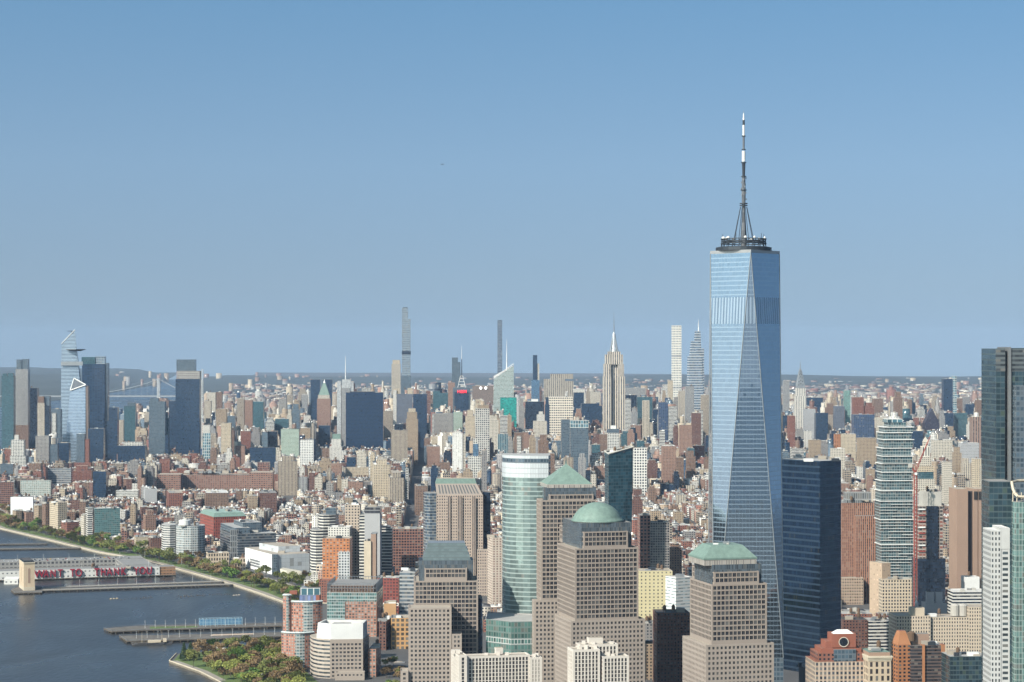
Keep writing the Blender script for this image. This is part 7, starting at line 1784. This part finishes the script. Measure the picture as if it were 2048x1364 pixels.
def ship(label, px, v, L, ang, hull, house, masts=2, name='ship', cat='ship'):
    x, y = G(px, v); root = thing(name, label, cat, (x, y, 0)); c, s = math.cos(ang), math.sin(ang); f = lambda u, w, z: (x + c * u - s * w, y + s * u + c * w, z)
    W2 = L * .09; st = [(-.5, .7, .9), (-.35, 1, .75), (0, 1, .7), (.3, .85, .8), (.5, .04, 1.1)]; H_ = L * .075; mb = MB()
    for (u0, w0, h0), (u1, w1, h1) in zip(st, st[1:]):
        for sg in (-1, 1):
            q = [f(u0 * L, sg * w0 * W2 * .7, -.3), f(u1 * L, sg * w1 * W2 * .7, -.3), f(u1 * L, sg * w1 * W2, h1 * H_), f(u0 * L, sg * w0 * W2, h0 * H_)]; mb.face(q if sg < 0 else q[::-1], None, 0)
        mb.face([f(u0 * L, -w0 * W2, h0 * H_), f(u1 * L, -w1 * W2, h1 * H_), f(u1 * L, w1 * W2, h1 * H_), f(u0 * L, w0 * W2, h0 * H_)], None, 1)
    mb.face([f(-.5 * L, -.7 * W2, .9 * H_), f(-.5 * L, .7 * W2, .9 * H_), f(-.5 * L, .49 * W2, -.3), f(-.5 * L, -.49 * W2, -.3)], None, 0); mb.build('hull', [hull, 'timber'], root)
    for a, b, h in house:
        mb = MB(); lo = [f(a * L, -W2 * .6, .7 * H_), f(b * L, -W2 * .6, .7 * H_), f(b * L, W2 * .6, .7 * H_), f(a * L, W2 * .6, .7 * H_)]; mb.prism([p[:2] for p in lo], .7 * H_, .7 * H_ + h, 2, 2, 0, 0); mb.build('deckhouse', ['cream_plain'], root)
    for k in range(masts):
        mb = MB(); u = (-.25 + .5 * k) * L; mb.bar(f(u, 0, H_ * .7), f(u, 0, H_ * .7 + L * .28), .22, 0, 6, .1); mb.build('mast', ['stone_pale'], root)
def pier_ang(a, b): return math.atan2(b[1] - a[1], b[0] - a[0])
a_ = pier_ang(G(254, 1289), G(354, 1286))
ship('dark-hulled ship with cream deckhouse moored at the park pier', 304, 1289, 44, a_, 'plain_dark', [(-.1, .22, 2.6), (.28, .36, 4.0)])
ship('small red boat moored beside the park pier', 404, 1284.5, 9, a_, 'red_paint', [(-.2, .1, 1.4)], 1, 'boat', 'boat')
ship('small dark boat alone in the basin near the park trees', 546, 1291, 10, a_ + .3, 'plain_dark', [(-.2, .1, 1.5)], 0, 'boat', 'boat')
for k, (px, v) in enumerate(((222, 1198), (228, 1197.6), (234, 1197.2))): ship(['yellow', 'yellow', 'yellow'][k] + ' float in the trio on the open river', px, v, 4.4, .2, 'yellow_paint', [(-.3, .2, .9)], 0, 'float', 'float'); COL.objects[-1]
for k, (px, v) in enumerate(((468, 1191), (473, 1190.6), (478, 1190.2))): ship('white float in the trio near the seawall', px, v, 4.2, .2, 'white_paint', [(-.3, .2, .8)], 0, 'float', 'float')
for o in list(COL.objects):
    if o.parent is None and o.name.startswith('float'): o['group'] = 'floats moored on the river'
mb = MB(); r = random.Random(8)
for k in range(90):
    px = r.choice([r.uniform(240, 306), r.uniform(352, 402), r.uniform(402, 466)]); v = 1199 - (px - 240) * .045 + r.uniform(-2, 1.5); x, y = G(px, v); mb.bar((x, y, -1), (x, y, r.uniform(.5, 1.7)), .35, 0, 5)
tag(mb.build('old_piles', ['timber']), 'rows of dark rotten pile stumps poking out of the river', 'piles', kind='stuff')
# sheds left of the vent tower
for k, (a, b, v, lab) in enumerate(((-30, 14, 1146, 'white low-roofed boat shed at the left edge behind the vent tower'), (8, 36, 1152, 'white sloping-roofed shed close left of the vent tower'))):
    x0, y0 = G(a, v + 6); p = rect(a, b, y0 - 70, 3, 22); r_ = thing('shed', lab, 'shed', (*centre(p), 0)); block(r_, 'wall', p, -.5, 6.5, 'shed_white', 'roof_white', 0, cap=False); block(r_, 'roof', scale_poly(p, 1.02), 6.5, 9.5, 'roof_white', 'roof_white', 0, top=scale_poly(p, 1.0, .1))

# ------------------------------------------------------------------ suspension bridge far upriver
def bridge():
    Y = 14000; root = thing('suspension_bridge', 'pale steel suspension bridge with one tall tower crossing the far river', 'bridge', (*P(318, Y), 0)); s = Y / F
    x0 = X(318, Y); zt, zd = Zv(757, Y), Zv(791, Y)
    for sx in (0,):
        mb = MB(); 
        for sy in (-16, 16):
            for o in (-4.5, 4.5): mb.box(x0 - 6 + o, x0 + 1.5 + o, Y + sy - 4, Y + sy + 4, 0, zt)
        for z in (zt - 8, zd + 30, zd - 12): mb.box(x0 - 7, x0 + 3, Y - 11.9, Y + 11.9, z - 6, z)
        mb.build('tower', ['bridge_steel'], root)
    mb = MB(); mb.box(X(-60, Y), X(420, Y), Y - 16, Y + 16, zd - 9, zd); mb.build('deck', ['bridge_grey'], root)
    mb = MB()
    for sy in (-15, 15):
        n = 14
        cab = lambda t: zt - 4 - (zt - zd - 14) * (1 - (1 - t) ** 2)
        for k in range(n):
            t0, t1 = k / n, (k + 1) / n; mb.bar((x0 - t0 * 530, Y + sy, cab(t0)), (x0 - t1 * 530, Y + sy, cab(t1)), 1.3)
            mb.bar((x0 - t1 * 530, Y + sy, cab(t1)), (x0 - t1 * 530, Y + sy, zd), .5)
        mb.bar((x0, Y + sy, zt - 4), (x0 + 200, Y + sy, zd), 1.3)
    mb.build('cables', ['bridge_steel'], root)
bridge()
# ------------------------------------------------------------------ a distant aircraft
def plane():
    Y = 6000; x, z = X(885, Y), Zv(328.5, Y); root = thing('aircraft', 'tiny dark aircraft alone high in the clear sky', 'aircraft', (x, Y, z)); mb = MB(); mb.bar((x - 5, Y, z), (x + 4, Y, z), .9, 0, 8, .5); mb.build('fuselage', ['plain_dark'], root)
    mb = MB(); mb.prism([(x - 1.2, Y - 7), (x + .8, Y - 7), (x + .8, Y + 7), (x - 1.2, Y + 7)], z + .3, z + .6, 3, 3, 0, 0); mb.build('wing', ['plain_dark'], root); mb = MB(); mb.prism([(x + 3, Y - .15), (x + 4.2, Y - .15), (x + 4.2, Y + .15), (x + 3, Y + .15)], z, z + 2.2, 3, 3, 0, 0); mb.build('tail_fin', ['plain_dark'], root)
plane()

# ------------------------------------------------------------------ trees
fx = np.array(FOOT)
for k, c in (('olive', (.16, .175, .05)), ('lime', (.23, .25, .06)), ('rust', (.225, .15, .075)), ('green', (.11, .19, .04)), ('dark', (.040, .070, .034)), ('blossom', (.80, .74, .66))): plain('leaf_' + k, c, .8, 0, .45, .6, .2)
def tree_proto(name, leaf, h, r, seed, n=420, conifer=False, label='x x x x'):
    rr = random.Random(seed); root = thing(name, label, 'tree', (0, 0, 0)); mb = MB(); th = h * (.3 if not conifer else .12)
    mb.bar((0, 0, 0), (0, 0, h * .62), h * .022, 0, 6, h * .008)
    tips = []
    if not conifer:
        for k in range(6):
            an = k * 1.05 + rr.uniform(-.3, .3); l = r * rr.uniform(.55, .9); q = (math.cos(an) * l, math.sin(an) * l, h * rr.uniform(.55, .82)); mb.bar((0, 0, th + k * h * .04), q, h * .011, 0, 4, h * .004); tips.append(q)
        tips.append((0, 0, h * .85))
    mb.build('trunk', ['bark'], root); mb = MB()
    for k in range(n):
        if conifer:
            t = rr.random() ** 1.4; z = th + (h - th) * t; R_ = r * (1 - t) * rr.uniform(.55, 1.05) + .15; an = rr.uniform(0, 6.28); c = Vector((R_ * math.cos(an), R_ * math.sin(an), z + rr.uniform(-.3, .3)))
        else:
            cl = Vector(rr.choice(tips)); v = Vector((rr.gauss(0, 1), rr.gauss(0, 1), rr.gauss(0, 1))).normalized(); c = cl + Vector((v.x * r * .46, v.y * r * .46, v.z * h * .19)) * (rr.random() ** .4)
            if c.z > h: c.z = h - rr.random()
        a = Vector((rr.gauss(0, 1), rr.gauss(0, 1), rr.gauss(0, .7))).normalized(); b = a.orthogonal().normalized(); s = rr.uniform(.28, .6) * (1 if not conifer else 1.1)
        mb.face([tuple(c - a * s - b * s * .6), tuple(c + a * s - b * s * .6), tuple(c + a * s * .7 + b * s * .7), tuple(c - a * s * .7 + b * s * .7)])
    o = mb.build('crown', ['leaf_' + leaf], root); at = o.data.attributes.new('tint', 'FLOAT', 'FACE'); at.data.foreach_set('value', [rr.uniform(-.35, .45) for _ in o.data.polygons])
    return root
PROTO = {}
rt = random.Random(17)
def plant(kind, x, y, z, sc, group, label):
    spec = {'olive': ('street_tree', 'olive', 10, 4.2, 1), 'lime': ('street_tree', 'lime', 9.5, 4.2, 2), 'rust': ('street_tree', 'rust', 10.5, 4.4, 3), 'green': ('street_tree', 'green', 10, 4.3, 4), 'olive2': ('street_tree', 'olive', 11, 4.6, 5), 'rust2': ('street_tree', 'rust', 9.5, 4.3, 6), 'conifer': ('conifer_tree', 'dark', 17, 4.6, 7), 'blossom': ('blossom_tree', 'blossom', 6, 3.2, 8)}[kind]
    nm = 'park_tree' if 'park at' in label else spec[0]; kind = kind + nm
    if kind not in PROTO: o = PROTO[kind] = tree_proto(nm, spec[1], spec[2], spec[3], spec[4], 1100 if spec[1] == 'dark' else 520, spec[1] == 'dark')
    else: o = copy_tree(PROTO[kind])
    o.location = (x, y, z); o.rotation_euler = (0, 0, rt.uniform(0, 6.28)); o.scale = (sc * rt.uniform(.9, 1.15), sc * rt.uniform(.9, 1.15), sc * rt.uniform(.9, 1.1))
    if group: o['group'] = group
    elif 'group' in o: del o['group']
    o['label'] = label
COLW = {'olive': 'olive-green', 'lime': 'yellow-green', 'rust': 'rust-budding', 'green': 'green', 'olive2': 'olive-green', 'rust2': 'rust-budding'}
s = 6.0
while s < 2250:
    p, d = on_line(BANK, s)
    if p is None: break
    n = Vector((d.y, -d.x))
    for off in (14, 22, 31, 70.5):
        if rt.random() < (.44 if p.y < 3300 else .46 if off < 60 else .3):
            q = p + n * (off + rt.uniform(-3, 3)) + d * rt.uniform(-3, 3); k = rt.choices(list(COLW), (30, 14, 22, 10, 16, 12))[0]
            if px_of(q.x, q.y) > -20 and not np.any((q.x > fx[:, 0] + 2) & (q.x < fx[:, 1] - 2) & (q.y > fx[:, 2] + 2) & (q.y < fx[:, 3] - 2)): plant(k, q.x, q.y, LAND, rt.uniform(1.15, 1.9), 'spring trees between the seawall and the highway', COLW[k] + ' spring tree in the belt between the seawall and the highway')
    s += 11.5
# the riverside park at the bottom
def inside(p, poly):
    c = False; j = len(poly) - 1
    for i in range(len(poly)):
        if (poly[i][1] > p[1]) != (poly[j][1] > p[1]) and p[0] < (poly[j][0] - poly[i][0]) * (p[1] - poly[i][1]) / (poly[j][1] - poly[i][1]) + poly[i][0]: c = not c
        j = i
    return c
done = []
for k in range(900):
    px, v = rt.uniform(352, 600), rt.uniform(1302, 1420); p = G(px, v)
    if not inside(p, scale_poly(pk, .90)) or any(math.dist(p, q) < 8.5 for q in done): continue
    if px < 430 and rt.random() < .78: continue
    if np.any((p[0] > fx[:, 0] + 3) & (p[0] < fx[:, 1] - 3) & (p[1] > fx[:, 2] + 3) & (p[1] < fx[:, 3] - 3)): continue
    done.append(p); kd = rt.choices(list(COLW), (28, 22, 26, 10, 14, 14))[0]; plant(kd, p[0], p[1], LAND, rt.uniform(.9, 1.7), 'spring trees filling the riverside park', COLW[kd] + ' spring tree in the riverside park at the bottom edge')
for px, v, sc, lab in ((368, 1325, 1.2, 'tallest dark conifer at the river corner of the park'), (381, 1320, 1.0, 'second dark conifer right behind the tallest one at the park corner'), (395, 1318, .5, 'small dark conifer right of the tall pair at the park corner')): plant('conifer', *G(px, v), LAND, sc, None, lab)
for px, v, sc, lab in ((432, 1311, 1.3, 'larger white blossoming tree at the park edge by the basin'), (449, 1310, .9, 'smaller white blossoming tree at the park edge by the basin'), (518, 1362, 1.3, 'white blossoming tree among the park trees at the bottom edge')): plant('blossom', *G(px, v), LAND, sc, None, lab)
x, y = G(484, 1316); r_ = thing('tent', 'white tent standing among the trees of the riverside park', 'tent', (x, y, LAND)); mb = MB(); mb.prism([(x - 4, y - 2.4), (x + 4, y - 2.4), (x + 4, y + 2.4), (x - 4, y + 2.4)], LAND + 2.4, LAND + 5.2, 3, 3, 0, 0, top=[(x - 3.6, y), (x + 3.6, y), (x + 3.6, y + .2), (x - 3.6, y + .2)]); mb.build('canopy', ['white_paint'], r_)
for sx in (-3.9, 3.9):
    for sy in (-2.3, 2.3): mb = MB(); mb.bar((x + sx, y + sy, LAND), (x + sx, y + sy, LAND + 2.5), .08); mb.build('leg', ['steel'], r_)
# street trees among the nearer blocks
for k in range(70):
    px, v = rt.choice([(rt.uniform(1325, 1352), rt.uniform(1105, 1150)), (rt.uniform(600, 640), rt.uniform(1160, 1176)), (rt.uniform(755, 850), rt.uniform(1118, 1150)), (rt.uniform(415, 560), rt.uniform(1132, 1168)), (rt.uniform(770, 815), rt.uniform(1325, 1400))]); p = G(px, v)
    if np.any((p[0] > fx[:, 0] + 2) & (p[0] < fx[:, 1] - 2) & (p[1] > fx[:, 2] + 2) & (p[1] < fx[:, 3] - 2)): continue
    kd = rt.choices(list(COLW), (28, 12, 20, 16, 14, 14))[0]; plant(kd, *p, LAND, rt.uniform(.8, 1.2), 'street trees between the nearer buildings', COLW[kd] + ' street tree between the nearer buildings')
# ------------------------------------------------------------------ the rest of the city: lots in blocks along the avenues
facade('mix_glass', (.16, .20, .24), (.05, .08, .11), .85, .66, 3, 3.9, span=(.16, .19, .22), rough=.4, gmetal=.2, grough=.12, blinds=.12)
FILL = [  # facade, plain colour word, kind of building, (weights: village, midtown, north)
 ('red_brick', 'red brick', 'brick', 15, 5, 8), ('dark_brick', 'dark brick', 'brick', 11, 4, 6), ('brown_brick', 'brown brick', 'brick', 14, 8, 11),
 ('pink_brick', 'pinkish brick', 'brick', 13, 8, 11), ('tan_brick', 'tan brick', 'brick', 12, 9, 10), ('cream_stone', 'cream stone', 'stone', 6, 9, 6),
 ('pale_stone', 'pale stone', 'stone', 5, 8, 5), ('white_brick', 'white', 'stone', 4, 4, 3), ('grey_stone', 'grey stone', 'stone', 6, 6, 4),
 ('grey_brick', 'grey brick', 'brick', 6, 3, 3), ('loft', 'tan loft', 'loft', 9, 4, 1), ('brick_loft', 'red loft', 'loft', 7, 2, 1),
 ('tan_stripes', 'tan ribbed', 'stone', 1, 6, 3), ('cream_stripes', 'cream ribbed', 'stone', 2, 6, 2), ('white_bands', 'white banded', 'stone', 2, 4, 3),
 ('grey_stripes', 'grey ribbed', 'office', 0, 5, 1), ('black_glass', 'black glass', 'office', 0, 6, 0), ('navy_glass', 'navy glass', 'office', 0, 10, 1), ('mix_glass', 'grey-blue glass', 'office', 1, 7, 1), ('teal_glass', 'teal glass', 'office', 0, 3, 0), ('white_grid', 'white gridded', 'office', 1, 3, 1)]
RW = {'roof_silver': 'silver', 'roof_white': 'white', 'roof_grey': 'grey', 'roof_dark': 'black', 'roof_gravel': 'buff', 'roof_red': 'red'}
hx = np.array([h[:4] for h in HEROES]); fx = np.array(FOOT)
def shore_x(y):
    for a, b in zip(SHORE, SHORE[1:]):
        lo, hi = sorted((a[1], b[1]))
        if lo <= y <= hi and hi > lo and a[1] < b[1]: return a[0] + (b[0] - a[0]) * (y - a[1]) / (b[1] - a[1])
    return -300 if y < 2700 else -2400
rs = random.Random(2024)
ec, es = math.cos(R(YM)), math.sin(R(YM))
lots = []          # x, y, w, d, yaw, height, facade index, roof index, px0, px1, vtop
def zone(px, Y, x):
    """mean height, spread, weight column, tall share"""
    n = mn.noise(Vector((x / 420, Y / 420, 1.7)))
    if Y < 3900: return 19 + 7 * n, 6, 0, .03
    if Y < 4650: return 18 + 7 * n, 5, 0, .035
    if Y < 5700: return 35 + 15 * n, 13, 0 if px < 600 else 1, .16
    if Y < 9000:
        m = 60 + 28 * n
        if px < 450: m *= .62
        if px > 1550: m *= .85
        return m, 27, 1, .26
    if Y < 11500: return 30 + 14 * n, 13, 2, .09
    return 13 + 6 * n, 6, 2, .035
AV = [-42 + 262 * k for k in range(-16, 24)]
b = 2480.0; row = 0
while b < 19500:
    st = 76 if b < 9000 else 110 if b < 13500 else 190
    for r in (0, 1):
        dd = (st - 17) / 2
        for k in range(len(AV) - 1):
            a0, a1 = AV[k] + (17 if abs(AV[k] + 42) < 1 else 12), AV[k + 1] - 12
            yc = b + a0 * es
            if not (-60 < px_of(a1 * ec - b * es, b) and px_of(a0 * ec - b * es, b) < 2110): continue
            a = a0
            while a < a1 - 5:
                lo, hi = (8, 20) if b < 4700 else (11, 32) if b < 9000 else (16, 44) if b < 13000 else (26, 80)
                w = min(rs.uniform(lo, hi), a1 - a)
                ac, bc = a + w / 2, b + dd * (r + .5) + (0 if r == 0 else 1.5)
                a += w + (.4 if rs.random() < .75 else rs.uniform(2, 9))
                x, y = ac * ec - bc * es, bc * ec + ac * es
                px = px_of(x, y)
                if px < -25 or px > 2075: continue
                if x < shore_x(y) + (78 if y < 5200 else 40): continue
                if y < 2900 and px < 660: continue
                if np.any((x > fx[:, 0] - w * .5) & (x < fx[:, 1] + w * .5) & (y > fx[:, 2] - dd * .5) & (y < fx[:, 3] + dd * .5)): continue
                if y > 13500 and rs.random() < (.5 if y < 15500 else .86): continue
                m, s, col, tall = zone(px, y, x)
                h = max(8, rs.gauss(m, s))
                if rs.random() < tall: h *= rs.uniform(1.5, 2.6)
                p0, p1 = px - w * F / y / 2, px + w * F / y / 2
                vlim = (774 if 560 < px < 1420 and y > 6000 else 792) + rs.uniform(0, 50) if 5700 < y < 9000 else 800 if y >= 9000 else 866 + rs.uniform(0, 60) if y > 4650 else 930
                if y >= 10500: vlim = 764
                if y < 4650 and px > 600 and px < 1600: vlim = 960 + rs.uniform(0, 30)
                if px < 560 and y < 9000: vlim += 30
                q = (hx[:, 0] < p1 - .5) & (hx[:, 1] > p0 + .5) & (hx[:, 2] > y)
                if q.any(): vlim = max(vlim, hx[q, 3].max() - 4)
                h = min(h, Zv(vlim, y) - LAND)
                if h < 7: continue
                ws = [f[3 + col] for f in FILL]
                fi = rs.choices(range(len(FILL)), ws)[0]
                if h < 32 and FILL[fi][2] == 'office': fi = rs.randrange(0, 10)
                lots.append([x, y, w, dd, YM, h, fi, rs.choices(range(6), (24, 9, 24, 20, 18, 5) if y < 10000 else (10, 4, 30, 16, 30, 10))[0], p0, p1, v_of(LAND + h, y), rs.uniform(-.22, .22), rs.random()])
    b += st
lots.sort(key=lambda l: l[1])
# what of each lot the picture shows, near ones covering far ones
zb = np.zeros((341, 512), bool); ev = sorted([(h[2], 'h', h) for h in HEROES] + [(l[1], 'l', i) for i, l in enumerate(lots)], key=lambda t: t[0])
seen = [0] * len(lots)
for y, k, o in ev:
    if k == 'h': x0, x1, vt = o[0], o[1], o[5]
    else: l = lots[o]; x0, x1, vt = l[8], l[9], l[10]
    i0, i1 = max(0, int(round(x0 / 4))), min(512, int(round(x1 / 4)) + 1); j0, j1 = max(0, int(vt / 4)), min(341, int((VH + F * H / y) / 4) + 1)
    if i1 <= i0 or j1 <= j0: continue
    s = zb[j0:j1, i0:i1]
    if k == 'l': seen[o] = int((~s).sum())
    s[:] = True
order = sorted(range(len(lots)), key=lambda i: -seen[i])
single = [i for i in order if seen[i] > 0 and lots[i][1] < 9000][:285]
sset = set(single)

def lot_poly(l, k=1.0, dx=0, dy=0):
    x, y, w, d = l[0] + dx, l[1] + dy, l[2] * k, l[3] * k
    c, s = math.cos(R(l[4])), math.sin(R(l[4]))
    return [(x + c * i * w / 2 - s * j * d / 2, y + s * i * w / 2 + c * j * d / 2) for i, j in ((-1, -1), (1, -1), (1, 1), (-1, 1))]
used = set()
def rel_label(l, feats):
    """a wording that singles the building out by its look and the landmark it stands by"""
    pm, vt = (l[8] + l[9]) / 2, l[10]; word, kind = FILL[l[6]][1], 'block' if l[5] < 45 else 'tower'
    size = 'narrow' if l[9] - l[8] < 14 else 'wide' if l[9] - l[8] > 32 else ''
    size = size or ('low' if l[5] < 16 else 'tall' if l[5] > 60 else '')
    near = sorted(HEROES, key=lambda h: abs((h[0] + h[1]) / 2 - pm) * 1.0 + abs(min(max(vt, h[5]), h[3]) - vt) * 1.3)
    roof = RW[ROOFS[l[7]]]
    base = ' '.join(w for w in (size, word, kind) if w)
    fs = [f'with {roof} roof'] + feats
    for n in range(14):
        h = near[n]; hc = (h[0] + h[1]) / 2
        side = 'left of' if pm < h[0] + 2 else 'right of' if pm > h[1] - 2 else ('in front of' if l[1] < h[2] else 'behind')
        for f in fs:
            t = f'{base} {f} {side} the {h[4]}'
            if len(t.split()) <= 16 and t not in used: used.add(t); return t
    t = f'{base} with {roof} roof between the {near[0][4]} and the {near[1][4]}'
    return t
for i in single:
    l = lots[i]; r = random.Random(i)
    fk = FILL[l[6]][0]; rf = ROOFS[l[7]]; z = LAND + l[5]
    feats = []
    tank = l[5] > 18 and r.random() < .4; step = l[5] > 48 and r.random() < .6
    if step: feats.append('with stepped top')
    if tank: feats.append('with rooftop water tank')
    kind = FILL[l[6]][2]; nm = {'brick': 'brick_building', 'stone': 'stone_building', 'loft': 'loft_building', 'office': 'office_building'}[kind]
    root = thing(nm, rel_label(l, feats[::-1]), 'building', (l[0], l[1], LAND), 'city buildings between the landmark towers')
    p = lot_poly(l)
    block(root, 'wall', p, LAND, z, fk, rf, .9)
    if step:
        q = lot_poly(l, .68, 0, 2); block(root, 'upper_block', q, z - .8, z + l[5] * r.uniform(.06, .14), fk, rf, .6); z += l[5] * .06
    n = 1 if l[5] < 16 else 2
    for k in range(n):
        x, y = l[0] + r.uniform(-.3, .3) * l[2], l[1] + r.uniform(-.3, .3) * l[3]; sx, sy, sz = r.uniform(1.2, 2.6), r.uniform(1.2, 3), r.uniform(2, 3.8)
        mb = MB(); mb.box(x - sx, x + sx, y - sy, y + sy, z - .9, z + sz); mb.build('bulkhead', [r.choice([fk if False else 'roof_gravel', 'concrete', 'roof_silver', 'roof_grey', 'brown_panel'])], root)
    if tank:
        x, y = l[0] + r.uniform(-.25, .25) * l[2], l[1] + r.uniform(-.25, .1) * l[3]; mb = MB()
        for s_ in range(4): mb.bar((x + (s_ % 2 * 2 - 1), y + (s_ // 2 * 2 - 1), z - .9), (x + (s_ % 2 * 2 - 1), y + (s_ // 2 * 2 - 1), z + 3), .15)
        mb.lathe((x, y), [(0, z + 2.8), (1.7, z + 2.8), (1.6, z + 6.4), (0, z + 8)], 9); mb.build('water_tank', ['tank_wood'], root)

# every other building, too many to count, in one mesh
bx = []   # x, y, w, d, z0, z1, material, roof, bay, floor, tint
RI = len(FILL)
XTRA = ['tank_wood', 'concrete', 'steel']
for i, l in enumerate(lots):
    if i in sset: continue
    r = random.Random(i); fk = FILL[l[6]][0]; bay, fl = FAC[fk]; z = LAND + l[5]
    bx.append((l[0], l[1], l[2], l[3], LAND - .5, z, l[6], RI + l[7], bay, fl, l[11]))
    far = l[1] > 9500
    if l[5] > 46 and r.random() < .55 and l[1] < 12000:
        k = r.uniform(.45, .75); zz = z + l[5] * r.uniform(.05, .16); bx.append((l[0], l[1] + 1, l[2] * k, l[3] * k, z, zz, l[6], RI + l[7], bay, fl, l[11]))
        z = zz
    for k in range(0 if far and r.random() < .6 else 2 if l[1] < 6500 else 1):
        s = 1 if not far else 1.8
        x, y = l[0] + r.uniform(-.32, .32) * l[2], l[1] + r.uniform(-.38, .3) * l[3]
        if r.random() < .16 and l[5] > 15: bx.append((x, y, 3.2, 3.2, z + 2.4, z + 6.6, RI + 6, RI + 6, 3, 3, r.uniform(-.2, .2)))
        else: bx.append((x, y, r.uniform(2, 5.5) * s, r.uniform(2, 6) * s, z, z + r.uniform(1.5, 4.2) * s, r.choice([RI, RI + 1, RI + 2, RI + 4, RI + 7, RI + 8, l[6]]), RI + l[7], 3, 3, r.uniform(-.2, .2)))
bx = np.array(bx)
def box_mesh(name, bx, mats):
    n = len(bx); c, s = math.cos(R(YM)), math.sin(R(YM))
    V = np.zeros((n, 8, 3)); sg = [(-1, -1), (1, -1), (1, 1), (-1, 1)]
    for k, (i, j) in enumerate(sg):
        for t in (0, 1):
            V[:, k + 4 * t, 0] = bx[:, 0] + c * i * bx[:, 2] / 2 - s * j * bx[:, 3] / 2
            V[:, k + 4 * t, 1] = bx[:, 1] + s * i * bx[:, 2] / 2 + c * j * bx[:, 3] / 2
            V[:, k + 4 * t, 2] = bx[:, 4 + t]
    fcs = np.array([(0, 1, 5, 4), (1, 2, 6, 5), (2, 3, 7, 6), (3, 0, 4, 7), (4, 5, 6, 7)])
    Fi = (fcs[None] + (np.arange(n) * 8)[:, None, None]).reshape(-1)
    UV = np.zeros((n, 5, 4, 2))
    va = (bx[:, 4] - bx[:, 5]) / bx[:, 9]
    for k in range(4):
        L = bx[:, 2] if k % 2 == 0 else bx[:, 3]; nb = np.maximum(1, np.round(L / bx[:, 8]))
        UV[:, k, 1, 0] = nb; UV[:, k, 2, 0] = nb; UV[:, k, 0, 1] = va; UV[:, k, 1, 1] = va
    UV[:, 4, :, 0] = V[:, 4:8, 0] * .2; UV[:, 4, :, 1] = V[:, 4:8, 1] * .2
    M = np.repeat(bx[:, 6:7], 5, 1); M[:, 4] = bx[:, 7]
    me = bpy.data.meshes.new(name); me.vertices.add(n * 8); me.vertices.foreach_set('co', V.reshape(-1))
    me.loops.add(n * 20); me.loops.foreach_set('vertex_index', Fi.astype(np.int32))
    me.polygons.add(n * 5); me.polygons.foreach_set('loop_start', np.arange(0, n * 20, 4, dtype=np.int32))
    for m in mats: me.materials.append(MATS[m])
    me.polygons.foreach_set('material_index', M.reshape(-1).astype(np.int32))
    ul = me.uv_layers.new(name='UVMap'); ul.data.foreach_set('uv', UV.reshape(-1))
    at = me.attributes.new('tint', 'FLOAT', 'FACE'); at.data.foreach_set('value', np.repeat(bx[:, 10], 5))
    me.update(calc_edges=True); me.validate()
    o = bpy.data.objects.new(name, me); COL.objects.link(o); return o
o = box_mesh('city_buildings', bx, [f[0] for f in FILL] + ROOFS + XTRA)
tag(o, 'dense mass of smaller city buildings filling the streets to the horizon', 'city blocks', kind='stuff')
print('lots', len(lots), 'boxes', len(bx), 'single', len(single), 'min seen', seen[single[-1]])

# pale specks of far towns on the wooded land
bx = []
r = random.Random(5)
for k in range(520):
    y = 14500 + 13000 * r.random() ** 1.6; px = r.uniform(230, 2040) if y > 16500 else r.uniform(420, 2040); x = X(px, y)
    if y > 25000 - max(0, px - 1000) * 2: continue
    if -3050 < x < shore_x(y) + 60: continue
    h = r.uniform(6, 20) if r.random() < .93 else r.uniform(24, 48); z0 = h_n(x, y) if x > -2000 else h_w(x, y)
    bx.append((x, y, r.uniform(15, 60), 30, 0, max(0, z0) + h, r.choice([2, 3, 3, 4, 5, 8]), RI + r.choice([0, 2, 4]), 4, 4, r.uniform(-.2, .2)))
o = box_mesh('distant_houses', np.array(bx), [f[0] for f in FILL] + ROOFS + XTRA)
tag(o, 'pale specks of distant suburban buildings scattered over the wooded far land', 'suburb', kind='stuff')
